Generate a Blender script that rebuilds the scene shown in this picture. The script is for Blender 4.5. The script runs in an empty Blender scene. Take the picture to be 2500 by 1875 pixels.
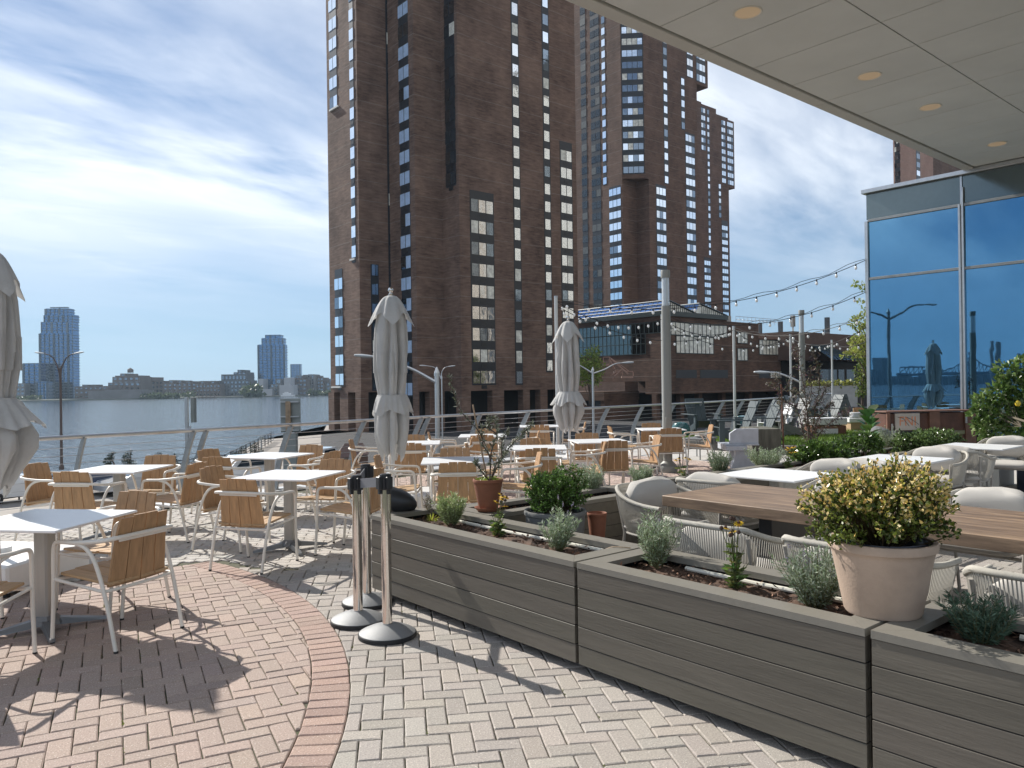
CL1 = (35, 1.9, (0.3, 0.0, 0), (1.7, .4, 0)); CLOUDCOL = (14.0, 14.8, 15.8, 1); HZCOL = (4.6, 6.8, 9.6, 1); SKYTINT = (.72, .94, 1.14, 1); SKYSTR = .060; SUNSTR = 5.0; EXPO = 0.42; WAVE = .8; HAZE = .0001
RING = ((-2.54, 6.24), 5.20)
import bpy, math, random
from math import sin, cos, pi, radians as R, sqrt, atan2
from mathutils import Vector, Matrix, noise as mnoise
random.seed(7)
# ---------------------------------------------------------------- camera, sky, sun, exposure
sc = bpy.context.scene
C = sc.collection
CAMZ = 1.58; FPX = 1915.0
cd = bpy.data.cameras.new('camera'); cam = bpy.data.objects.new('camera', cd); C.objects.link(cam)
cd.sensor_width = 36; cd.lens = FPX / 2500 * 36; cd.clip_end = 12000; cd.clip_start = 0.05
_h = R(40.3); _p = R(0.1); _r = R(-0.77)
fw = Vector((sin(_h), cos(_h), 0)); rt = Vector((cos(_h), -sin(_h), 0)); up = Vector((0, 0, 1))
f2 = fw * cos(_p) + up * sin(_p); u2 = up * cos(_p) - fw * sin(_p)
r3 = rt * cos(_r) + u2 * sin(_r); u3 = u2 * cos(_r) - rt * sin(_r)
mw = Matrix((r3, u3, -f2)).transposed().to_4x4(); mw.translation = (0, 0, CAMZ)
cam.matrix_world = mw
sc.camera = cam
sc.render.resolution_x = 1024; sc.render.resolution_y = 768
SUN_EL = R(36.5); SUN_AZ = R(-6.8)         # azimuth clockwise from +Y
w = bpy.data.worlds.new('World'); sc.world = w; w.use_nodes = True
nt = w.node_tree; N = nt.nodes; L = nt.links; N.clear()
def wn(t, **k):
    n = N.new(t)
    for a, b in k.items(): setattr(n, a, b)
    return n
def wmath(op, a, b=None, c=None, clamp=False):
    n = wn('ShaderNodeMath', operation=op, use_clamp=clamp)
    for i, v in enumerate((a, b, c)):
        if v is None: continue
        if isinstance(v, (int, float)): n.inputs[i].default_value = v
        else: L.new(v, n.inputs[i])
    return n.outputs[0]
sky = wn('ShaderNodeTexSky', sky_type='NISHITA', sun_disc=False, sun_elevation=SUN_EL, sun_rotation=SUN_AZ, altitude=0, air_density=1.0, dust_density=0.0, ozone_density=2.5)
tc = wn('ShaderNodeTexCoord'); sp = wn('ShaderNodeSeparateXYZ'); L.new(tc.outputs['Generated'], sp.inputs[0])
zz = wmath('ADD', wmath('MAXIMUM', sp.outputs[2], 0.0), 0.16)
cx = wmath('DIVIDE', sp.outputs[0], zz); cy = wmath('DIVIDE', sp.outputs[1], zz)
cb = wn('ShaderNodeCombineXYZ'); L.new(cx, cb.inputs[0]); L.new(cy, cb.inputs[1])
def cloud(scale, rot, stretch, lo, hi, det=6, dist=.6, off=(0, 0, 0), rough=.55):
    mp = wn('ShaderNodeMapping'); mp.inputs['Rotation'].default_value = (0, 0, R(rot)); mp.inputs['Scale'].default_value = (1, stretch, 1); mp.inputs['Location'].default_value = off
    L.new(cb.outputs[0], mp.inputs[0])
    n = wn('ShaderNodeTexNoise'); n.inputs['Scale'].default_value = scale; n.inputs['Detail'].default_value = det; n.inputs['Distortion'].default_value = dist; n.inputs['Roughness'].default_value = rough
    L.new(mp.outputs[0], n.inputs['Vector'])
    m = wn('ShaderNodeMapRange', clamp=True, interpolation_type='SMOOTHSTEP'); m.inputs[1].default_value = lo; m.inputs[2].default_value = hi
    L.new(n.outputs[0], m.inputs[0]); return m.outputs[0]
c1 = cloud(0.55, CL1[0], CL1[1], .33, .58, 7, .35, CL1[2])
c2 = cloud(1.7, CL1[0] + 8, 2.6, .42, .74, 8, .9, (3.1, 1.2, 0))
c3 = cloud(0.28, 20, 1.3, .34, .56, 3, .3, CL1[3])
cl = wmath('MULTIPLY', wmath('ADD', wmath('MULTIPLY', c1, .85), wmath('MULTIPLY', c2, .22)), wmath('ADD', wmath('MULTIPLY', c3, .85), .15))
hz = wn('ShaderNodeMapRange', clamp=True, interpolation_type='SMOOTHSTEP'); hz.inputs[1].default_value = .02; hz.inputs[2].default_value = .22; L.new(sp.outputs[2], hz.inputs[0])
cl = wmath('MULTIPLY', wmath('MINIMUM', cl, .93), wmath('ADD', wmath('MULTIPLY', hz.outputs[0], .8), .2))
veil = wmath('ADD', cl, .04)
mix = wn('ShaderNodeMix', data_type='RGBA'); L.new(veil, mix.inputs[0]); L.new(sky.outputs[0], mix.inputs[6]); mix.inputs[7].default_value = CLOUDCOL
tint = wn('ShaderNodeMix', data_type='RGBA', blend_type='MULTIPLY'); tint.inputs[0].default_value = 1; L.new(sky.outputs[0], tint.inputs[6]); tint.inputs[7].default_value = SKYTINT
L.new(tint.outputs[2], mix.inputs[6])
hzm = wn('ShaderNodeMix', data_type='RGBA'); hf = wn('ShaderNodeMapRange', clamp=True, interpolation_type='SMOOTHSTEP'); hf.inputs[1].default_value = -.05; hf.inputs[2].default_value = .30; hf.inputs[3].default_value = .80; hf.inputs[4].default_value = 0; L.new(sp.outputs[2], hf.inputs[0])
L.new(hf.outputs[0], hzm.inputs[0]); L.new(mix.outputs[2], hzm.inputs[6]); hzm.inputs[7].default_value = HZCOL; mix = hzm
bg = wn('ShaderNodeBackground'); bg.inputs[1].default_value = SKYSTR; L.new(mix.outputs[2], bg.inputs[0])
wo = wn('ShaderNodeOutputWorld'); L.new(bg.outputs[0], wo.inputs[0])
sd = bpy.data.lights.new('sun', 'SUN'); sd.energy = SUNSTR; sd.angle = R(.53); sd.color = (1, .95, .87)
so = bpy.data.objects.new('sun', sd); C.objects.link(so)
SD = Vector((sin(SUN_AZ) * cos(SUN_EL), cos(SUN_AZ) * cos(SUN_EL), sin(SUN_EL)))
so.rotation_euler = SD.to_track_quat('Z', 'Y').to_euler()
vs = sc.view_settings; vs.view_transform = 'Standard'; vs.look = 'None'; vs.gamma = 1; vs.use_curve_mapping = False; vs.exposure = EXPO

# ---------------------------------------------------------------- pixel -> world helpers (2500 x 1875 photo pixels)
def ray(x, y): return r3 * ((x - 1250) / FPX) - u3 * ((y - 937.5) / FPX) + f2
def at(x, y, z=0.0):
    d = ray(x, y); t = (z - CAMZ) / d.z; return Vector((d.x * t, d.y * t, z))
def far(x, y, d):                      # point on that line of sight at depth d
    v = ray(x, y) * d; return Vector((v.x, v.y, v.z + CAMZ))

# ---------------------------------------------------------------- materials
MATS = {}
def mat(name, col, rough=.6, metal=0, var=.0, vscale=8, bump=0, bscale=40, spec=.5, stretch=None, col2=None, attr=False, coat=0, alpha=1, det=6, trans=0, emis=None, bdist=.01, sub=0, objvar=0, speck=0):
    if name in MATS: return MATS[name]
    m = bpy.data.materials.new(name); m.use_nodes = True; t = m.node_tree; n = t.nodes; l = t.links
    b = n['Principled BSDF']; b.inputs['Roughness'].default_value = rough; b.inputs['Metallic'].default_value = metal
    b.inputs['Specular IOR Level'].default_value = spec
    b.inputs['Base Color'].default_value = (*col, 1)
    if coat: b.inputs['Coat Weight'].default_value = coat
    if trans: b.inputs['Transmission Weight'].default_value = trans
    if emis: b.inputs['Emission Color'].default_value = (*emis[0], 1); b.inputs['Emission Strength'].default_value = emis[1]
    src = None
    co = n.new('ShaderNodeTexCoord'); vec = co.outputs['Object']
    if stretch:
        mp = n.new('ShaderNodeMapping'); mp.inputs['Scale'].default_value = stretch; l.new(vec, mp.inputs[0]); vec = mp.outputs[0]
    base = None
    if attr:
        a = n.new('ShaderNodeVertexColor'); a.layer_name = 'Col'; base = a.outputs[0]
    if var or col2:
        ns = n.new('ShaderNodeTexNoise'); ns.inputs['Scale'].default_value = vscale; ns.inputs['Detail'].default_value = det; ns.inputs['Roughness'].default_value = .6; l.new(vec, ns.inputs['Vector'])
        mr = n.new('ShaderNodeMapRange'); mr.inputs[1].default_value = .3; mr.inputs[2].default_value = .7; l.new(ns.outputs[0], mr.inputs[0])
        mx = n.new('ShaderNodeMix'); mx.data_type = 'RGBA'; l.new(mr.outputs[0], mx.inputs[0])
        c2 = col2 or tuple(min(1, c * (1 + var)) for c in col); c1_ = tuple(c * (1 - var) for c in col) if not col2 else col
        mx.inputs[6].default_value = (*c1_, 1); mx.inputs[7].default_value = (*c2, 1); src = mx.outputs[2]
    if base is not None:
        if src is not None:
            mm = n.new('ShaderNodeMix'); mm.data_type = 'RGBA'; mm.blend_type = 'MULTIPLY'; mm.inputs[0].default_value = 1; l.new(base, mm.inputs[6]); l.new(src, mm.inputs[7]); src = mm.outputs[2]
        else: src = base
    if speck:
        vo = n.new('ShaderNodeTexVoronoi'); vo.inputs['Scale'].default_value = speck; l.new(vec, vo.inputs['Vector']); cr = n.new('ShaderNodeMapRange'); cr.inputs[1].default_value = .12; cr.inputs[2].default_value = .22; cr.inputs[3].default_value = 1; cr.inputs[4].default_value = 0; l.new(vo.outputs['Distance'], cr.inputs[0])
        n2 = n.new('ShaderNodeTexNoise'); n2.inputs['Scale'].default_value = speck * .55; n2.inputs['Detail'].default_value = 1; l.new(vec, n2.inputs['Vector']); th = n.new('ShaderNodeMath'); th.operation = 'GREATER_THAN'; th.inputs[1].default_value = .52; l.new(n2.outputs[0], th.inputs[0]); ml_ = n.new('ShaderNodeMath'); ml_.operation = 'MULTIPLY'; l.new(th.outputs[0], ml_.inputs[0]); l.new(cr.outputs[0], ml_.inputs[1])
        ms = n.new('ShaderNodeMix'); ms.data_type = 'RGBA'; l.new(ml_.outputs[0], ms.inputs[0]); l.new(src, ms.inputs[6]); ms.inputs[7].default_value = (.78, .74, .68, 1); src = ms.outputs[2]
    if objvar:
        oi = n.new('ShaderNodeObjectInfo'); mo = n.new('ShaderNodeMapRange'); mo.inputs[3].default_value = 1 - objvar; mo.inputs[4].default_value = 1 + objvar * .7; l.new(oi.outputs['Random'], mo.inputs[0]); vm = n.new('ShaderNodeVectorMath'); vm.operation = 'SCALE'; l.new(src, vm.inputs[0]); l.new(mo.outputs[0], vm.inputs['Scale']); src = vm.outputs[0]
    if src is not None: l.new(src, b.inputs['Base Color'])
    if bump:
        nb = n.new('ShaderNodeTexNoise'); nb.inputs['Scale'].default_value = bscale; nb.inputs['Detail'].default_value = 5; l.new(vec, nb.inputs['Vector'])
        bp = n.new('ShaderNodeBump'); bp.inputs['Strength'].default_value = bump; bp.inputs['Distance'].default_value = bdist; l.new(nb.outputs[0], bp.inputs['Height']); l.new(bp.outputs[0], b.inputs['Normal'])
    if sub:
        b.inputs['Subsurface Weight'].default_value = sub
    MATS[name] = m; return m
def leafmat(name, attr=True, tr=.35, rough=.45):
    m = bpy.data.materials.new(name); m.use_nodes = True; t = m.node_tree; n = t.nodes; l = t.links
    b = n['Principled BSDF']; b.inputs['Roughness'].default_value = rough
    a = n.new('ShaderNodeVertexColor'); a.layer_name = 'Col'; l.new(a.outputs[0], b.inputs['Base Color'])
    tl = n.new('ShaderNodeBsdfTranslucent'); l.new(a.outputs[0], tl.inputs[0])
    mx = n.new('ShaderNodeMixShader'); mx.inputs[0].default_value = tr; l.new(b.outputs[0], mx.inputs[1]); l.new(tl.outputs[0], mx.inputs[2])
    l.new(mx.outputs[0], n['Material Output'].inputs[0]); MATS[name] = m; return m
def fabricmat(name, col, tr=.15, scale=500, var=.06):
    m = mat(name, col, .9, var=var, vscale=6, bump=.6, bscale=26, bdist=.012)
    t = m.node_tree; n = t.nodes; l = t.links; b = n['Principled BSDF']
    tl = n.new('ShaderNodeBsdfTranslucent'); tl.inputs[0].default_value = (*col, 1)
    mx = n.new('ShaderNodeMixShader'); mx.inputs[0].default_value = tr; l.new(b.outputs[0], mx.inputs[1]); l.new(tl.outputs[0], mx.inputs[2]); l.new(mx.outputs[0], n['Material Output'].inputs[0])
    return m

# ---------------------------------------------------------------- mesh helpers
class MB:
    def __init__(s): s.v = []; s.f = []; s.c = []; s.col = None
    def add(s, vs, fs):
        o = len(s.v); s.v += [tuple(v) for v in vs]; s.f += [tuple(i + o for i in f) for f in fs]
        if s.col is not None: s.c += [s.col] * len(fs)
        return s
    def box(s, x0, x1, y0, y1, z0, z1, M=None):
        vs = [Vector(p) for p in ((x0, y0, z0), (x1, y0, z0), (x1, y1, z0), (x0, y1, z0), (x0, y0, z1), (x1, y0, z1), (x1, y1, z1), (x0, y1, z1))]
        if M is not None: vs = [M @ v for v in vs]
        return s.add(vs, [(3, 2, 1, 0), (4, 5, 6, 7), (0, 1, 5, 4), (1, 2, 6, 5), (2, 3, 7, 6), (3, 0, 4, 7)])
    def cbox(s, x0, x1, y0, y1, z0, z1, b=.004, M=None):        # box with chamfered edges (top and sides)
        xs = (x0, x0 + b, x1 - b, x1); ys = (y0, y0 + b, y1 - b, y1); zs = (z0, z0 + b, z1 - b, z1)
        P = []; idx = {}
        def vid(p):
            if p not in idx: idx[p] = len(P); P.append(p)
            return idx[p]
        F = []
        def q(*ps): F.append(tuple(vid(p) for p in ps))
        X0, X1, X2, X3 = xs; Y0, Y1, Y2, Y3 = ys; Z0, Z1, Z2, Z3 = zs
        q((X1, Y1, Z3), (X2, Y1, Z3), (X2, Y2, Z3), (X1, Y2, Z3)); q((X1, Y2, Z0), (X2, Y2, Z0), (X2, Y1, Z0), (X1, Y1, Z0))
        q((X1, Y0, Z1), (X2, Y0, Z1), (X2, Y0, Z2), (X1, Y0, Z2)); q((X2, Y3, Z1), (X1, Y3, Z1), (X1, Y3, Z2), (X2, Y3, Z2))
        q((X0, Y2, Z1), (X0, Y1, Z1), (X0, Y1, Z2), (X0, Y2, Z2)); q((X3, Y1, Z1), (X3, Y2, Z1), (X3, Y2, Z2), (X3, Y1, Z2))
        # edges along x
        q((X1, Y0, Z2), (X2, Y0, Z2), (X2, Y1, Z3), (X1, Y1, Z3)); q((X2, Y3, Z2), (X1, Y3, Z2), (X1, Y2, Z3), (X2, Y2, Z3))
        q((X1, Y1, Z0), (X2, Y1, Z0), (X2, Y0, Z1), (X1, Y0, Z1)); q((X2, Y2, Z0), (X1, Y2, Z0), (X1, Y3, Z1), (X2, Y3, Z1))
        q((X0, Y2, Z2), (X0, Y1, Z2), (X1, Y1, Z3), (X1, Y2, Z3)); q((X3, Y1, Z2), (X3, Y2, Z2), (X2, Y2, Z3), (X2, Y1, Z3))
        q((X1, Y2, Z0), (X1, Y1, Z0), (X0, Y1, Z1), (X0, Y2, Z1)); q((X2, Y1, Z0), (X2, Y2, Z0), (X3, Y2, Z1), (X3, Y1, Z1))
        q((X0, Y1, Z1), (X1, Y0, Z1), (X1, Y0, Z2), (X0, Y1, Z2)); q((X2, Y0, Z1), (X3, Y1, Z1), (X3, Y1, Z2), (X2, Y0, Z2))
        q((X3, Y2, Z1), (X2, Y3, Z1), (X2, Y3, Z2), (X3, Y2, Z2)); q((X1, Y3, Z1), (X0, Y2, Z1), (X0, Y2, Z2), (X1, Y3, Z2))
        for (a, b_, c) in (((X0, Y1, Z2), (X1, Y0, Z2), (X1, Y1, Z3)), ((X2, Y0, Z2), (X3, Y1, Z2), (X2, Y1, Z3)), ((X3, Y2, Z2), (X2, Y3, Z2), (X2, Y2, Z3)), ((X1, Y3, Z2), (X0, Y2, Z2), (X1, Y2, Z3)),
                           ((X1, Y0, Z1), (X0, Y1, Z1), (X1, Y1, Z0)), ((X3, Y1, Z1), (X2, Y0, Z1), (X2, Y1, Z0)), ((X2, Y3, Z1), (X3, Y2, Z1), (X2, Y2, Z0)), ((X0, Y2, Z1), (X1, Y3, Z1), (X1, Y2, Z0))): q(a, b_, c)
        vs = [Vector(p) for p in P]
        if M is not None: vs = [M @ v for v in vs]
        return s.add(vs, F)
    def tube(s, pts, r, n=8, caps=True, flat=None):
        pts = [Vector(p) for p in pts]; rs = r if isinstance(r, (list, tuple)) else [r] * len(pts)
        vs = []; prev = None
        for i, p in enumerate(pts):
            a = pts[max(0, i - 1)]; b = pts[min(len(pts) - 1, i + 1)]; t = (b - a).normalized()
            if prev is None:
                ref = Vector((0, 0, 1)) if abs(t.z) < .9 else Vector((0, 1, 0)); u = t.cross(ref).normalized()
            else: u = (prev - t * prev.dot(t)).normalized()
            prev = u; v = t.cross(u)
            for k in range(n):
                A = 2 * pi * k / n; vs.append(p + u * cos(A) * rs[i] + v * sin(A) * rs[i] * (flat or 1))
        fs = []
        for i in range(len(pts) - 1):
            for k in range(n):
                a = i * n + k; b = i * n + (k + 1) % n; fs.append((a, b, b + n, a + n))
        if caps: fs.append(tuple(range(n - 1, -1, -1))); fs.append(tuple(range((len(pts) - 1) * n, len(pts) * n)))
        return s.add(vs, fs)
    def cyl(s, p0, p1, r0, r1=None, n=12, caps=True): return s.tube([p0, p1], [r0, r1 if r1 is not None else r0], n, caps)
    def lathe(s, prof, n=24, c=(0, 0, 0), fn=None, capb=True, capt=True):
        vs = []; fs = []
        for (r, z) in prof:
            for k in range(n):
                A = 2 * pi * k / n; rr = r * (fn(A, z) if fn else 1); vs.append((c[0] + cos(A) * rr, c[1] + sin(A) * rr, c[2] + z))
        for i in range(len(prof) - 1):
            for k in range(n):
                a = i * n + k; b = i * n + (k + 1) % n; fs.append((a, b, b + n, a + n))
        if capb: fs.append(tuple(range(n - 1, -1, -1)))
        if capt: fs.append(tuple(range((len(prof) - 1) * n, len(prof) * n)))
        return s.add(vs, fs)
    def prism(s, poly, z0, z1):
        n = len(poly); vs = [(x, y, z0) for x, y in poly] + [(x, y, z1) for x, y in poly]
        ar = sum(poly[i][0] * poly[(i + 1) % n][1] - poly[(i + 1) % n][0] * poly[i][1] for i in range(n))
        fs = [tuple(range(n - 1, -1, -1)), tuple(range(n, 2 * n))] + [(i, (i + 1) % n, (i + 1) % n + n, i + n) for i in range(n)]
        if ar < 0: fs = [tuple(reversed(f)) for f in fs]
        return s.add(vs, fs)
    def sbox(s, cx_, cy_, cz_, hx, hy, hz_, e=.35, nu=20, nv=12, M=None, puff=0):      # superellipsoid cushion
        def sp_(v, p): return math.copysign(abs(v) ** p, v)
        vs = []; fs = []
        for j in range(nv + 1):
            ph = -pi / 2 + pi * j / nv
            for i in range(nu):
                th = 2 * pi * i / nu
                p = Vector((cx_ + hx * sp_(cos(ph), e * 1.6) * sp_(cos(th), e), cy_ + hy * sp_(cos(ph), e * 1.6) * sp_(sin(th), e), cz_ + hz_ * sp_(sin(ph), .8)))
                if puff: p += Vector((0, 0, 0)) + Vector([puff * mnoise.noise(p * 9 + Vector((k * 7, 3, 1))) for k in range(3)])
                vs.append(M @ p if M is not None else p)
        for j in range(nv):
            for i in range(nu):
                a = j * nu + i; b = j * nu + (i + 1) % nu; fs.append((a, b, b + nu, a + nu))
        return s.add(vs, fs)
    def leaf(s, p, d, L_, W, nrm=None, fold=.0):
        d = d.normalized(); nr = nrm or Vector((random.uniform(-1, 1), random.uniform(-1, 1), random.uniform(-.2, 1)))
        sd_ = d.cross(nr)
        if sd_.length < 1e-3: sd_ = d.cross(Vector((1, .3, .2)))
        sd_.normalize(); q = d.cross(sd_) * fold * W
        s.add([p, p + d * L_ * .5 + sd_ * W * .5 + q, p + d * L_, p + d * L_ * .5 - sd_ * W * .5 + q], [(0, 1, 2, 3)])
    def build(s, name, m, parent=None, smooth=False, loc=None, rz=0):
        me = bpy.data.meshes.new(name); me.from_pydata(s.v, [], s.f)
        if s.c:
            a = me.color_attributes.new('Col', 'FLOAT_COLOR', 'CORNER'); data = []
            for f, c in zip(s.f, s.c): data += [c[0], c[1], c[2], 1.0] * len(f)
            a.data.foreach_set('color', data)
        me.materials.append(m)
        if smooth:
            me.polygons.foreach_set('use_smooth', [True] * len(me.polygons))
            try: me.set_sharp_from_angle(angle=R(smooth if smooth > 1 else 40))
            except Exception: pass
        me.update()
        o = bpy.data.objects.new(name, me); C.objects.link(o)
        if parent: o.parent = parent
        if loc is not None: o.location = loc
        if rz: o.rotation_euler.z = rz
        return o
def tag(o, label=None, cat=None, group=None, kind=None):
    if label: o['label'] = label
    if cat: o['category'] = cat
    if group: o['group'] = group
    if kind: o['kind'] = kind
    return o
def thing(name, label, cat, loc=(0, 0, 0), rz=0, group=None):
    o = bpy.data.objects.new(name, None); C.objects.link(o); o.location = loc; o.rotation_euler.z = rz; o.empty_display_size = .1
    return tag(o, label, cat, group)
def struct(o): o['kind'] = 'structure'; return o
KIDS = {}
def kids(o):
    return [c for c in bpy.data.objects if c.parent == o]
def dup(root, loc, rz, label=None, group=None, scale=None):
    ch = KIDS.get(root.name)
    if ch is None: ch = [(c, kids(c)) for c in kids(root)]; KIDS[root.name] = ch
    r = root.copy(); C.objects.link(r); r.location = loc; r.rotation_euler.z = rz
    if scale: r.scale = (scale,) * 3
    if label: r['label'] = label
    if group: r['group'] = group
    for c, gs in ch:
        k = c.copy(); C.objects.link(k); k.parent = r
        for g in gs: q = g.copy(); C.objects.link(q); q.parent = k
    return r
def smoothpath(pts, k=6):
    pts = [Vector(p) for p in pts]; out = []
    for i in range(len(pts) - 1):
        p0 = pts[max(0, i - 1)]; p1 = pts[i]; p2 = pts[i + 1]; p3 = pts[min(len(pts) - 1, i + 2)]
        for j in range(k):
            t = j / k; out.append(.5 * ((2 * p1) + (p2 - p0) * t + (2 * p0 - 5 * p1 + 4 * p2 - p3) * t * t + (3 * p1 - p0 - 3 * p2 + p3) * t ** 3))
    out.append(pts[-1]); return out
def hull2(P, Q): return Vector((P[0] + Q[0], P[1] + Q[1])) / 2
# ================================================================ materials used across the place
m_teak = mat('teak', (.40, .235, .115), .5, objvar=.16, var=.22, vscale=7, stretch=(6, 6, .6), bump=.15, bscale=40)
m_teakseat = mat('teak_seat', (.47, .31, .17), .55, objvar=.12, var=.2, vscale=7, stretch=(6, .6, 6), bump=.15, bscale=40)
m_white = mat('cream_powdercoat', (.74, .70, .63), .42, var=.03)
m_tabletop = mat('white_tabletop', (.80, .81, .82), .35, var=.03, vscale=3)
m_alu = mat('brushed_steel', (.42, .41, .39), .38, .75, var=.08, vscale=30, stretch=(1, 1, .1))
m_steel = mat('polished_steel', (.72, .70, .68), .09, 1)
m_rail = mat('rail_steel', (.55, .55, .55), .3, .85, var=.08, vscale=12)
m_fin = mat('galvanised_fin', (.30, .31, .31), .5, .5, var=.12, vscale=9)
m_black = mat('black_plastic', (.018, .019, .022), .42, var=.1)
m_rubber = mat('black_rubber', (.02, .02, .022), .7, bump=.3, bscale=200)
m_brick = mat('dark_brick', (.105, .066, .052), .85, var=.16, vscale=.35, bump=.2, bscale=6, det=10)
m_darkpanel = mat('dark_spandrel', (.018, .021, .028), .35, var=.2, vscale=2)
m_concrete = mat('concrete', (.38, .37, .35), .85, var=.15, vscale=2.5, bump=.2, bscale=30)
m_soffit = mat('soffit_panel', (.60, .61, .585), .55, var=.07, vscale=.7)
m_joint = mat('dark_joint', (.02, .02, .02), .8)
m_planter = mat('painted_planks', (.85, .85, .85), .55, var=.14, vscale=2.5, stretch=(10, .8, 10), bump=.28, bscale=12, bdist=.005, attr=True)
m_trim = mat('painted_trim', (.20, .187, .160), .5, var=.05, vscale=5, bump=.1, bscale=30)
m_soil = mat('bark_mulch', (.9, .9, .9), .95, attr=True, bump=.5, bscale=60)
m_asph = mat('asphalt', (.032, .032, .034), .9, var=.15, vscale=.6)

# brick towers: floor lines and header courses driven by world height
def towermat(name, col, col2):
    m = bpy.data.materials.new(name); m.use_nodes = True; t = m.node_tree; n = t.nodes; l = t.links; b = n['Principled BSDF']; b.inputs['Roughness'].default_value = .85
    co = n.new('ShaderNodeTexCoord')
    def noise(sc_, det, st):
        mp = n.new('ShaderNodeMapping'); mp.inputs['Scale'].default_value = st; l.new(co.outputs['Object'], mp.inputs[0])
        q = n.new('ShaderNodeTexNoise'); q.inputs['Scale'].default_value = sc_; q.inputs['Detail'].default_value = det; q.inputs['Roughness'].default_value = .65; l.new(mp.outputs[0], q.inputs['Vector']); return q.outputs[0]
    a = noise(.22, 9, (1, 1, .8)); c = noise(.9, 6, (.7, .7, 4.5))
    ad = n.new('ShaderNodeMath'); ad.operation = 'MULTIPLY_ADD'; l.new(c, ad.inputs[0]); ad.inputs[1].default_value = .9; l.new(a, ad.inputs[2])
    mr = n.new('ShaderNodeMapRange'); mr.inputs[1].default_value = .72; mr.inputs[2].default_value = 1.2; l.new(ad.outputs[0], mr.inputs[0])
    mx = n.new('ShaderNodeMix'); mx.data_type = 'RGBA'; l.new(mr.outputs[0], mx.inputs[0]); mx.inputs[6].default_value = (*col, 1); mx.inputs[7].default_value = (*col2, 1)
    s = n.new('ShaderNodeSeparateXYZ'); l.new(co.outputs['Object'], s.inputs[0])
    d = n.new('ShaderNodeMath'); d.operation = 'DIVIDE'; l.new(s.outputs[2], d.inputs[0]); d.inputs[1].default_value = 2.75
    f = n.new('ShaderNodeMath'); f.operation = 'FRACT'; l.new(d.outputs[0], f.inputs[0])
    g = n.new('ShaderNodeMath'); g.operation = 'LESS_THAN'; l.new(f.outputs[0], g.inputs[0]); g.inputs[1].default_value = .035
    k = n.new('ShaderNodeMath'); k.operation = 'MULTIPLY'; l.new(g.outputs[0], k.inputs[0]); l.new(c, k.inputs[1])
    m2 = n.new('ShaderNodeMix'); m2.data_type = 'RGBA'; l.new(k.outputs[0], m2.inputs[0]); l.new(mx.outputs[2], m2.inputs[6]); m2.inputs[7].default_value = (.26, .22, .19, 1)
    # brick courses
    bt = n.new('ShaderNodeMath'); bt.operation = 'MULTIPLY'; l.new(s.outputs[2], bt.inputs[0]); bt.inputs[1].default_value = 5.2
    bf = n.new('ShaderNodeMath'); bf.operation = 'FRACT'; l.new(bt.outputs[0], bf.inputs[0])
    bl = n.new('ShaderNodeMath'); bl.operation = 'LESS_THAN'; l.new(bf.outputs[0], bl.inputs[0]); bl.inputs[1].default_value = .22
    bm = n.new('ShaderNodeMath'); bm.operation = 'MULTIPLY'; l.new(bl.outputs[0], bm.inputs[0]); bm.inputs[1].default_value = .22
    m3 = n.new('ShaderNodeMix'); m3.data_type = 'RGBA'; l.new(bm.outputs[0], m3.inputs[0]); l.new(m2.outputs[2], m3.inputs[6]); m3.inputs[7].default_value = (col[0] * .45, col[1] * .45, col[2] * .45, 1)
    l.new(m3.outputs[2], b.inputs['Base Color']); return m
m_tower = towermat('tower_brick', (.088, .050, .036), (.26, .165, .122))
m_bricklow = towermat('school_brick', (.055, .032, .024), (.165, .096, .068)); m_tower_dark = towermat('tower_brick_dark', (.085, .050, .037), (.20, .122, .09))
def glassmat(name, col, rough=.03, bump=.15, bscale=.8, metal=1, bd=.03):
    return mat(name, col, rough, metal, var=.05, vscale=1, bump=bump, bscale=bscale, bdist=bd)
g_sky = glassmat('window_glass_clear', (.78, .86, .95), bump=.3, bscale=1.3)
g_blind = mat('window_blind', (.74, .72, .64), .25, var=.38, vscale=1.3, coat=.7, bump=.2, bscale=2)
g_warm = glassmat('window_glass_wavy', (.74, .77, .80), bump=.5, bscale=1.1); g_dim = mat('dim_blind', (.12, .125, .12), .3, var=.3, vscale=2); g_pale = mat('painted_sky_pane', (.46, .60, .80), .2, var=.15, vscale=1.5, coat=.8)  # pale blue panes: reflected sky painted into their colour, not blinds
g_dark = mat('window_dark', (.02, .03, .04), .08, var=.3, vscale=2, coat=.5)
g_mid = glassmat('window_glass_tinted', (.22, .27, .33), bump=.3, bscale=1.3)
m_frame = mat('dark_window_frame', (.02, .02, .022), .4)

# ================================================================ ground, water, far shore
sky_top = None
g = MB(); SG = -4.6
g.add([(-400, 10.5, SG), (400, 13.5, SG), (400, 170, SG), (60, 118, SG), (46, 92, SG), (30, 60, SG), (18, 42, SG), (-30, 34, SG), (-400, 30, SG)], [tuple(range(9))])
st = g.build('street', m_asph); struct(st)
m_prom = mat('promenade_paving', (.30, .27, .24), .85, var=.12, vscale=.6)
b = MB(); b.add([(-400, 30, SG + .004), (-30, 34, SG + .004), (18, 42, SG + .004), (30, 60, SG + .004), (46, 92, SG + .004), (60, 118, SG + .004), (400, 170, SG + .004), (700, 330, SG + .004), (110, 150, SG + .004), (38, 92, SG + .004), (22, 62, SG + .004), (-30, 47, SG + .004), (-400, 42, SG + .004)], [tuple(range(13))])
b.add([(-400, 42, SG), (-30, 47, SG), (22, 62, SG), (38, 92, SG), (110, 150, SG), (700, 330, SG), (-400, 42, -9), (-30, 47, -9), (22, 62, -9), (38, 92, -9), (110, 150, -9), (700, 330, -9)], [(i + 6, i + 7, i + 1, i) for i in range(5)])
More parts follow.
